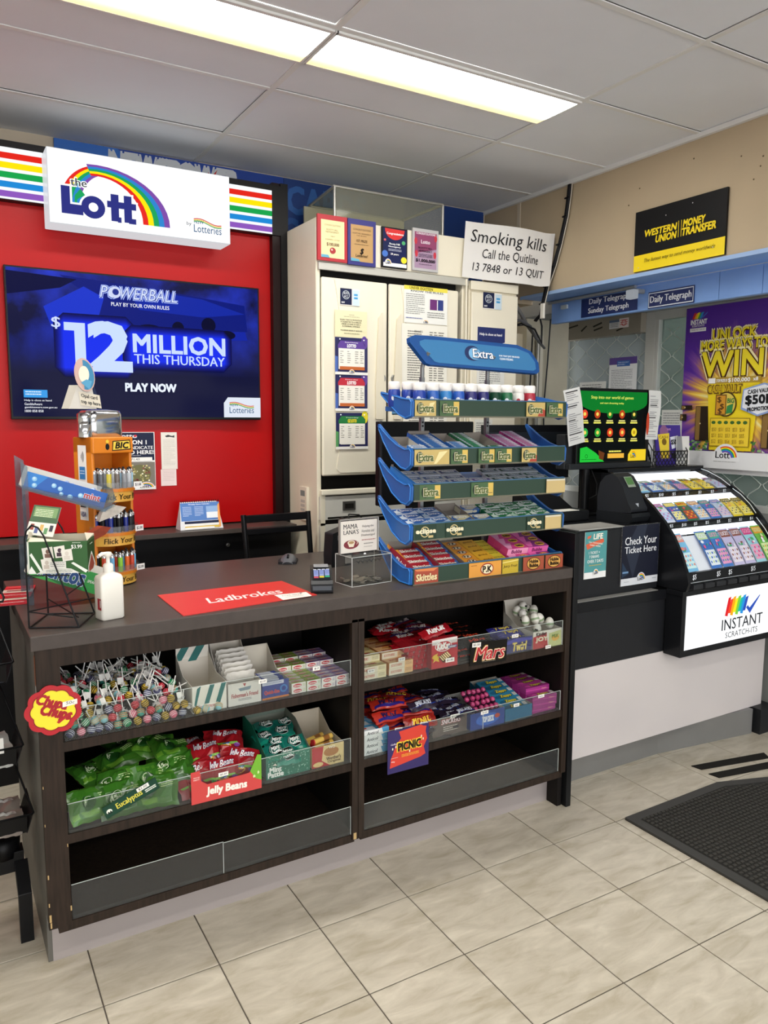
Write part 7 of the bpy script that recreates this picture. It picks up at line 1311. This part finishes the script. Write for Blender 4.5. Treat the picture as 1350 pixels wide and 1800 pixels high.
# ---- throat lozenges (right bay, top) ----
def thr(c, c2, nm):
    def mk():
        m = MB(); m.box(0, .108, 0, .050, 0, .024, mt(c, .4)); P = Pr(m, (0, .05, .0242), (.108, 0, 0), (0, -.05, 0), 108, 50); P.r(0, 0, 108, 50, c); P.p([(0, 0), (60, 0), (30, 50), (0, 50)], c2); P.t('SOOTHERS', 16, 15, 64, 15, '#b8402c', .05, .2); P.lines(80, 32, 22, 12, 3, '#8a6a4a')
        P = Pr(m, (0, -.0003, .024), (.108, 0, 0), (0, 0, -.024), 108, 24); P.r(0, 0, 108, 24, '#e2d8c0'); P.t('SOOTHERS', 8, 6, 50, 10, '#b8402c', .03, .2); P.r(70, 0, 38, 24, c2); P.lines(74, 4, 28, 14, 4, '#7a6450'); return m.build('lozenge_box')
    return mk
for ci, (x0, c, c2, nm) in enumerate(((1.342, '#d8c486', '#e8dcb0', 'pale yellow'), (1.462, '#d8904a', '#e8b880', 'orange'))):
    for r_ in range(5):
        for l in range([2, 3, 3, 3, 3][r_]):
            if r_ > 0 and l < 1: continue
            if r_ > 2 and ci == 0 and l > 1: continue
            place(f'th{ci}', thr(c, c2, nm), (x0+rn.uniform(-.001, .002), 2.428+r_*.053, Z1+l*.0245), (0, 0, rn.uniform(-.03, .03)), f'{nm} throat lozenge box, {ORD[r_]} row back, {["bottom", "middle", "top"][l]} layer', 'lozenge box', f'{nm} throat lozenge boxes')
place('th0', None, (1.335, 2.60, Z1+.085), (.1, -.15, .2), 'pale yellow throat lozenge box lying tilted on top at the back left', 'lozenge box')
tagp(1.365, 2.421, Z1+.028, '$2.00', label='price tag on the pale yellow lozenge boxes'); tagp(1.50, 2.421, Z1+.052, '$2.80', label='price tag on the orange lozenge boxes')
# ---- chocolate bars ----
def bar(key, w_, l_, t_, col, txt, tc, acc=None, seed=0, tb=.06, dr=None):
    def mk():
        def d(P):
            H_ = P.dh; gr(P, 8, 2, 84, H_-4, col, 3)
            if acc: gr(P, 8, H_*.62, 84, H_*.2, acc, 3)
            if dr: dr(P)
            P.t(txt, 22, H_*.2, 56, H_*.48, tc, tb, .15)
        return bagmesh(w_, l_, t_, col, d, seed, 'x', 100, .18, .18).build(key)
    return mk
kk = bar('chocolate_bar', .145, .048, .018, '#98141e', 'KitKat', '#f2ece8', None, 11); kk2 = bar('chocolate_bar', .145, .048, .018, '#6a1018', 'KitKat', '#d8ccc8', '#3a2a5a', 12)
mars = bar('chocolate_bar', .135, .042, .018, '#1c1614', 'Mars', '#d8482c', None, 13)
def heap(kind, mk, x0, x1, y0, y1, z, nx, ny, nl, label, cat, group, sc_=.016, tilt=.25, sd=1, alt=None, rz0=.0):
    r_ = random.Random(sd); n_ = 0
    for l in range(nl):
        for j in range(ny):
            for i in range(nx):
                if l < nl-1 and j > 0 and l < nl-2: continue
                if r_.random() < .08: continue
                x = x0+(x1-x0)*(i+.5+r_.uniform(-.25, .25))/nx; y = y0+(y1-y0)*(j+.5*(l % 2)*.6+r_.uniform(-.2, .2))/max(1, ny)
                kd, mk_, lb = (kind, mk, label) if not alt or r_.random() < .6 else alt
                pos = ['left', 'right'][i > 0]+' '+['front', 'middle', 'back'][min(2, int(3*j/max(1, ny)))]; lay = ['lower', 'middle', 'upper', 'top'][min(3, l+(4-nl) if nl > 2 else l*2)]
                place(kd, mk_, (x, y, z+l*sc_+j*.003), (r_.uniform(-tilt, tilt)+(.3 if j == 0 else 0), r_.uniform(-tilt, tilt)*.5, rz0+r_.uniform(-.35, .35)), f'{lb} in the {lay} layer, {pos} of its pile', cat, f'{lb}s, {lay} layer, {pos} of pile')
heap('kk', kk, 1.56, 1.76, 2.50, 2.74, Z1, 2, 6, 6, 'red four-finger chocolate bar', 'chocolate bar', '', .0165, .2, 4, ('kk2', kk2, 'dark red chunky chocolate bar'))
heap('mars', mars, 1.74, 1.98, 2.46, 2.72, Z1, 2, 5, 4, 'black and red chocolate bar', 'chocolate bar', '', .016, .2, 8)
def ekk(): return MB().box(-.012, .012, 0, .10, 0, .017, mt('#a01c26', .2)).box(-.0115, .0115, -.0006, 0, .001, .016, mt('#c8c4be', .2, .5)).prism([(-.013, 0), (.013, 0), (.008, .017), (-.008, .017)], 'y', -.004, -.0006, mt('#a8202c', .2)).build('wrapped_bar')
for j in range(5):
    for i in range(4):
        place('ekk', ekk, (1.578+i*.027+.012*(j % 2)-.006*j, 2.44+.003*j, Z1+.018*j+.001), (rn.uniform(-.1, .1), 0, rn.uniform(-.12, .12)), f'end-on red chocolate bar, {["lowest", "second", "third", "fourth", "top"][j]} layer left of the red card box', 'chocolate bar', f'end-on red bars, layer {["one", "two", "three", "four", "five"][j]}')
place('kk', None, (1.69, 2.455, Z1+.128), (.5, -.12, .1), 'red and white chocolate bar lying across the top front of the pile', 'chocolate bar')
def kkb():
    t = thing('chocolate_display_box', 'x', 'box', (0, 0, 0)); m = MB(); m.box(0, .125, 0, .03, 0, .118, mt('#a81c28', .35)); P = Pr(m, (0, -.0003, .118), (.125, 0, 0), (0, 0, -.118), 125, 118); P.r(0, 0, 125, 118, '#b81e2a')
    P.p([(2, 2), (122, 0), (122, 24), (2, 22)], '#d8d0cc'); P.e_(56, 30, 40, 22, '#f2ece8', 22); P.e_(56, 30, 37, 19, '#b81e2a', 22); P.t('KitKat', 26, 17, 60, 26, '#f4efe9', .07, .1); P.r(78, 32, 42, 11, '#2a3a7a'); P.t('CHUNKY', 82, 34, 34, 7, '#f0e8e4', .04)
    P.p([(6, 62), (28, 56), (24, 66), (44, 70), (30, 78), (36, 92), (18, 84), (4, 92), (10, 78), (0, 72)], '#e0b83a'); P.p([(30, 70), (72, 52), (96, 78), (54, 98)], '#4a2a18')
    for i in range(5): P.p([(34+i*8, 70-i*3.6), (39+i*8, 68-i*3.6), (58+i*8, 88-i*3.6), (53+i*8, 90-i*3.6)], '#e4c890')
    P.r(64, 82, 42, 17, '#efece4'); P.t('$2.00', 70, 86, 30, 9, '#33343a', .02); m.build('box', t); return t
t = kkb(); t.location = (1.643, 2.407, Z1); t['label'] = 'red chocolate display box with broken wafer fingers, top right shelf'
def scard(name, label, x, z, w_, h_, draw, dw, dh, y=2.394, ry=0., base='#222', cat='sign'):
    m = MB(); m.box(0, w_, -.0015, 0, 0, h_, mt(base, .35)); P = Pr(m, (0, -.0018, h_), (w_, 0, 0), (0, 0, -h_), dw, dh, rg=.35); draw(P); o = m.build(name); o.location = (x, y, z); o.rotation_euler = (0, ry, 0); return tag(o, label, cat)
def msc(P): P.r(0, 0, 190, 92, '#15120f'); P.t('Mars', 20, 16, 160, 60, '#c8a03a', .06, .25); P.t('Mars', 22, 18, 156, 56, '#f0e4d8', .05, .25); P.t('Mars', 23, 19, 154, 54, '#b8282a', .03, .25); P.lines(60, 80, 70, 4, 1, '#a8a098'); P.r(6, -2, 44, 18, '#efece4'); P.t('$2.50', 12, 2, 32, 10, '#33343a', .02)
scard('shelf_card', 'black card with large red chocolate bar name on the top right lip', 1.818, Z1-.01, .188, .092, msc, 190, 92, 2.394, .04, '#15120f')
def twd(P): P.r(0, 0, 146, 60, '#20246a'); P.p([(0, 10), (60, 0), (146, 8), (146, 16), (0, 22)], '#4a4aa8'); P.t('Twirl', 40, 18, 76, 36, '#c9a83a', .06, .2); P.t('Twirl', 42, 19, 73, 33, '#f0dc7a', .03, .2)
m = MB(); m.box(0, .146, 0, .12, 0, .002, mt('#1c2058', .5)); m.box(0, .146, 0, .0015, 0, .060, mt('#20246a', .35)); m.box(0, .0015, 0, .12, 0, .045, mt('#20246a', .35)); m.box(.1445, .146, 0, .12, 0, .045, mt('#20246a', .35)); twd(Pr(m, (0, -.0003, .06), (.146, 0, 0), (0, 0, -.06), 146, 60)); o = m.build('chocolate_carton'); o.location = (2.012, 2.408, Z1+.004); tag(o, 'purple chocolate carton with gold lettering on the top right shelf', 'carton')
tw = bar('chocolate_bar', .13, .04, .018, '#2a2a78', 'Twirl', '#d8c04a', None, 15)
for i in range(6): place('tw', tw, (2.085, 2.428+i*.02, Z1+.022+.018*(i % 3)), (.35, 0, rn.uniform(-.1, .1)), f'purple and gold chocolate bar, {ORD[i]} from the front in the purple carton', 'chocolate bar', 'purple chocolate bars')
tagp(2.04, 2.399, Z1+.072, '$2.20', .034, label='price tag before the purple chocolate carton')
def kin(P): H_ = P.dh; P.r(0, 0, 100, H_, '#e4ded2'); P.p([(0, H_*.3), (46, H_*.1), (52, H_), (0, H_)], '#b8242c'); P.t('Kinder', 10, H_*.06, 36, H_*.2, '#1c1c1e', .05); P.t('JOY', 8, H_*.34, 42, H_*.3, '#e8dcc0', .08); P.p([(54, H_*.2), (96, H_*.1), (98, H_), (54, H_)], '#c8cc8a'); P.e_(76, H_*.5, 14, H_*.2, '#e8b04a', 14); P.t('MIX', 64, H_*.3, 22, H_*.2, '#5a8a3a', .05)
def lidK(m, w_, d_, hb): m.box(.0, w_, d_-.002, d_, hb, hb+.055, mt('#cfc8bc', .6)); m.poly([(0, d_*.4, .07), (.0, d_, hb), (.004, d_, hb+.05), (-.02, d_*.8, hb)], mt('#cfc8bc', .6))
carton('egg_carton', 'white chocolate egg carton with raised back flap at the right end', 2.166, Z1, .162, .20, .075, .125, '#e4ded2', kin, '#cfc8bc', lidK, y0=2.41)
em = lambda: MB().ball((0, 0, .026), .019, .019, .026, mt('#e2ded4', .3), 14, 9).lathe([(.0185, -.005), (.0196, 0), (.0185, .005)], mt('#8aa07a', .3), 14, (0, 0, .024)).box(-.008, .006, -.0196, -.0186, .028, .036, mt('#26262a', .4)).build('chocolate_egg')
for i, (x, y, z) in enumerate(((2.20, 2.50, .075), (2.24, 2.475, .085), (2.285, 2.49, .08), (2.225, 2.53, .10), (2.27, 2.53, .105), (2.20, 2.565, .105), (2.245, 2.575, .115), (2.29, 2.57, .10), (2.30, 2.455, .062), (2.215, 2.45, .05))): place('egg', em, (x, y, Z1+z), (rn.uniform(-.5, .5), rn.uniform(-.5, .5), rn.uniform(0, 6)), ['white wrapped chocolate egg at the left of the egg heap', 'white chocolate egg at the middle front of the heap', 'white chocolate egg at the right of the heap', 'white chocolate egg in the second row left', 'white chocolate egg in the second row right', 'white chocolate egg at the back left', 'white chocolate egg at the top of the heap', 'white chocolate egg at the back right', 'white chocolate egg by the right carton wall', 'white chocolate egg low at the left carton wall'][i], 'chocolate egg', 'white wrapped chocolate eggs')
tagp(2.225, 2.397, Z1-.002, '$2.80', .030, label='price tag below the egg carton')
# ---- right bay, middle shelf ----
def ant():
    m = MB(); m.box(0, .115, 0, .05, 0, .024, mt('#d8dde0', .4)); P = Pr(m, (0, .05, .0242), (.115, 0, 0), (0, -.05, 0), 115, 50); P.r(0, 0, 115, 50, '#4a9ac8'); P.r(0, 20, 60, 30, '#dfe4e8'); P.r(8, 24, 20, 12, '#c8483c'); P.lines(70, 8, 34, 30, 8, '#e4ecf2'); P = Pr(m, (0, -.0003, .024), (.115, 0, 0), (0, 0, -.024), 115, 24); P.r(0, 0, 115, 24, '#e2e4e2'); P.t('Anticol', 20, 6, 50, 13, '#2a3038', .03, .2); P.p([(84, 0), (115, 0), (115, 24), (92, 24)], '#4a9ac8'); return m.build('lozenge_box')
for r_ in range(5):
    for l in range(4):
        if r_ > 0 and l < 2: continue
        place('ant', ant, (1.342+.001*l, 2.425+r_*.053, Z2+l*.0245), (0, 0, rn.uniform(-.02, .02)), f'white and blue throat lozenge box, {ORD[r_]} row back, {["bottom", "second", "third", "top"][l]} layer', 'lozenge box', 'white and blue throat lozenge boxes')
pic = bar('chocolate_bar', .15, .05, .022, '#a82a1e', 'PICNIC', '#2a1c4a', '#2a2070', 17, .07); pic2 = bar('chocolate_bar', .15, .05, .022, '#8c2018', 'PICNIC', '#e8c03a', '#241a60', 18, .05); sn = bar('chocolate_bar', .14, .044, .019, '#2a2030', 'SNICKERS', '#c8ccd8', '#1f3a8a', 19, .04)
heap('pic', pic, 1.43, 1.68, 2.46, 2.72, Z2+.03, 2, 5, 5, 'red and purple chocolate bar', 'chocolate bar', '', .018, .25, 14, ('pic2', pic2, 'darker red and purple chocolate bar'))
place('pic', None, (1.47, 2.45, Z2+.118), (.7, .1, .2), 'red and purple chocolate bar on top at the left front of its pile', 'chocolate bar'); place('pic2', None, (1.60, 2.425, Z2+.082), (.9, 0, .06), 'red and purple chocolate bar standing up behind the hanging card', 'chocolate bar'); place('pic', None, (1.50, 2.50, Z2+.145), (.5, 0, -.1), 'red and purple chocolate bar lying on the crest of its pile', 'chocolate bar')
heap('sn', sn, 1.66, 1.88, 2.45, 2.72, Z2, 2, 5, 5, 'dark brown and blue chocolate bar', 'chocolate bar', '', .016, .22, 15)
place('sn', None, (1.64, 2.47, Z2+.128), (.6, 0, .12), 'upside-down dark blue chocolate bar on top of the pile', 'chocolate bar')
def pcs(P):
    P.r(0, 0, 187, 168, '#2a1f5c'); P.p([(50, 8), (150, 0), (160, 6), (176, 10), (172, 30), (180, 60), (164, 90), (172, 120), (150, 128), (60, 140), (10, 146), (14, 110), (24, 90), (36, 60), (60, 36)], '#cf3a2a')
    P.t('Cadbury', 14, 50, 34, 9, '#e8e0ec', .02, .2); P.t('PICNIC', 44, 52, 106, 34, '#f0d43a', .14); P.t('PICNIC', 46, 54, 102, 30, '#241a14', .07); P.lines(60, 100, 80, 12, 3, '#f0a03a', .6); P.t('46g', 14, 118, 16, 7, '#f0d8d0', .03); P.lines(14, 106, 30, 4, 1, '#f0c8c0')
    for x, y in ((20, 70), (34, 64), (150, 44), (158, 56), (96, 92)): P.e_(x, y, 3, 5, '#e8dcc0', 10)
scard('hanging_card', 'purple and red chocolate card hanging below the middle right shelf lip', 1.434, .377, .187, .17, pcs, 187, 168, 2.389, 0, '#2a1f5c')
tagp(1.47, 2.396, Z2+.083, '$2.20', .034, rx=-.1, label='price tag above the hanging purple card, left'); tagp(1.585, 2.396, Z2+.082, '$2.20', .036, rx=-.1, label='price tag above the hanging purple card, right')
def sncard(P): P.r(0, 0, 168, 80, '#5a4c48'); P.t('SNICKERS', 40, 8, 96, 22, '#b8302a', .06, .2); P.t('SNICKERS', 41, 9, 94, 20, '#dfe0e4', .03, .2); P.lines(50, 40, 70, 26, 3, '#b8b0a8', .5); P.r(84, -6, 46, 16, '#efece4'); P.t('$2.00', 90, -3, 34, 10, '#33343a', .02)
scard('chocolate_carton', 'brown chocolate carton front behind the clear lip, middle right shelf', 1.664, Z2+.004, .168, .075, sncard, 168, 80, 2.424, 0, '#5a4c48', 'carton')
def fry(P): H_ = P.dh; P.r(0, 0, 100, H_, '#24408a'); P.e_(50, H_*.5, 34, H_*.36, '#3a6ac0', 18); P.t('TOP DECK', 34, H_*.32, 34, H_*.34, '#e8ecf4', .06); P.e_(78, H_*.4, 8, H_*.14, '#b8482c', 10)
carton('sweet_carton', 'dark blue carton with pale open side holding pink wrapped sweets', 1.842, Z2, .178, .20, .07, .085, '#24408a', fry, '#a8aaa6', y0=2.412)
for i in range(20):
    x = 1.90+.026*(i % 5)+.006*(i//5 % 2); y = 2.445+.032*(i//5); z = Z2+.062+.012*(i//5)
    def pk_(): return MB().tube([(-.022, 0, 0), (-.016, 0, 0), (.016, 0, 0), (.022, 0, 0)], [.004, .0105, .0105, .004], mt('#b03a6a', .2), 9).tube([(-.006, 0, 0), (.006, 0, 0)], .0109, mt('#3a1c30', .25), 9).build('wrapped_sweet')
    place('pks', pk_, (x, y, z), (rn.uniform(-.3, .3), 1.1+rn.uniform(-.3, .3), rn.uniform(-1, 1)), f'pink and brown wrapped sweet, {ORD[i % 5]} from left, {["front", "second", "third", "back"][i//5]} row, blue carton', 'sweet', 'pink wrapped sweets')
tagp(1.885, 2.398, Z2+.066, '$2.00', .038, label='price tag before the pink wrapped sweets')
def zap(c, c2):
    def mk():
        m = MB(); m.box(0, .135, 0, .040, 0, .024, mt(c, .3)); P = Pr(m, (0, .04, .0242), (.135, 0, 0), (0, -.04, 0), 135, 40); P.r(0, 0, 135, 40, c); P.e_(34, 20, 22, 12, c2, 14); P.t('Zappo', 40, 8, 62, 24, '#2a2a1c', .1, .2); P.t('Zappo', 42, 9, 58, 21, '#d8c83a', .05, .2); P.r(112, 6, 18, 20, '#e4e4e0'); P.lines(114, 8, 14, 16, 6, '#555'); P = Pr(m, (0, -.0003, .024), (.135, 0, 0), (0, 0, -.024), 135, 24); P.r(0, 0, 135, 24, c); P.p([(0, 8), (135, 14), (135, 18), (0, 12)], c2); P.t('Zappo', 90, 8, 28, 8, '#e8b09a', .03); return m.build('chew_pack')
    return mk
for r_ in range(6): place('zb', zap('#2a7a9c', '#1a5a7c'), (2.035, 2.428+r_*.034, Z2+.02+.010*r_), (.28, 0, 0), f'teal blue chew pack, {ORD[r_]} from the front in the grey-edged carton', 'sweet pack', 'teal chew packs')
carton('sweet_carton', 'grey-edged carton holding a slope of teal chew packs', 2.028, Z2, .148, .25, .055, .10, '#2a6a8c', None, '#a8a49a', y0=2.415)
for r_ in range(5):
    for l in range(4):
        if l < 2 and r_ > 0: continue
        if r_ == 0 and l > 2: continue
        place('zp', zap('#a03080', '#c84a9c'), (2.186+.002*(l % 2), 2.425+r_*.046, Z2+l*.0245), (0, 0, rn.uniform(-.05, .05)), f'magenta chew pack, {ORD[r_]} row back, {["bottom", "second", "third", "top"][l]} layer', 'sweet pack', 'magenta chew packs')
tagp(2.06, 2.40, Z2+.064, '50c', .03, label='price tag before the teal chew packs'); tagp(2.195, 2.40, Z2+.078, '60c', .034, label='price tag before the magenta chew packs')
# ================= LEFT RACK =================
LR = thing('wire_shelf_rack', 'black metal rack of packaged goods at the left edge of the view', 'rack', (-.10, 2.62, 0)); RK = mt('#0e0e10', .4)
MB().box(.17, .215, .05, .10, .27, 1.5, RK).build('post', LR, bevel=.002)
m = MB(); m.box(-.55, .30, .10, .16, .20, .27, RK); m.build('base_bar', LR, bevel=.002)
m = MB(); m.prism([(.10, .24), (-.0, .17), (-.0, .0), (.03, 0), (.035, .15), (.12, .20)], 'x', .27, .31, RK); m.build('foot', LR, bevel=.002)
m = MB(); m.lathe([(.0, 0), (.05, .01), (.055, .07), (.02, .08)], RK, 12, (.24, .14, .24)); m.build('joint_cap', LR)
tr = [(.900, .29, .0), (.625, .305, 0), (.392, .325, 0)]
for z, xr, _ in tr:
    m = MB(); xl = -.5; T = RK
    m.box(xl, xr-.02, -.02, .17, z, z+.004, T); m.prism([(-.02, z), (-.032, z+.062), (-.028, z+.062), (-.016, z)], 'x', xl, xr-.02, T); m.prism([(xr-.02, z), (xr, z+.062), (xr-.003, z+.062), (xr-.023, z)], 'y', -.025, .17, T); m.build('tray', LR)
    m = MB(); m.tube([(xl, -.032, z+.064), (xr-.005, -.034, z+.064), (xr, -.028, z+.066), (xr-.04, .08, z+.20), (xr-.06, .12, z+.26)], .0035, RK, 6); m.build('wire_loop', LR)
for z, xr in ((1.16, .27), (1.34, .25)):
    m = MB(); m.tube([(-.3, -.03, z), (xr, -.03, z), (xr+.005, -.02, z+.01), (xr-.05, .1, z+.16)], .003, RK, 6); m.build('wire_loop', LR)
def foil(c): return lambda: bagmesh(.09, .11, .02, c, lambda P: (gr(P, 20, 6, 60, 30, '#d8d8d4', 2), P.lines(26, 12, 46, 18, 4, '#33343a')), 31, 'y', 100, .15, .5).build('foil_pack')
kk_ = 0
for (z, xr, _), c, nm in zip(tr, ('#3a3c40', '#c4c4c0', '#8a8078'), ('dark foil packet', 'silver foil packet', 'tan foil packet')):
    for i in range(4):
        for j in range(2): place('fo'+c, foil(c), (-.10+xr-.075-i*.095, 2.65+j*.07, z+.012+.014*j), (.35, 0, rn.uniform(-.2, .2)), f'{nm}, {ORD[i]} from right, {["front", "back"][j]} row, in the left rack', 'packet', f'{nm}s in the left rack')
for (z, xr, c, lb) in ((.692, .29, '#dcdcd8', 'white header card in the middle tray of the left rack'), (.20, .20, '#d9cf9c', 'cream barcode card low on the left rack')):
    m = MB(); m.box(0, .16, 0, .002, 0, .05, mt(c, .5)); P = Pr(m, (0, -.0003, .05), (.16, 0, 0), (0, 0, -.05), 160, 50); P.lines(90, 18, 50, 20, 4, '#55555a'); o = m.build('card'); o.location = (-.10+xr-.20, 2.586, z-.015); tag(o, lb, 'card')
m = MB(); m.tube([(.16, 2.60, 1.385), (.135, 2.60, 1.41), (.10, 2.6, 1.42)], .002, RK, 5); m.prism([(-.05, 1.38), (.135, 1.385), (.122, 1.42), (-.05, 1.45)], 'y', 2.60, 2.61, mt('#5a2a5c', .3)); o = m.build('package', loc=(.1, 2.605, 1.38)); tag(o, 'purple-edged package in the top tray of the left rack', 'package')
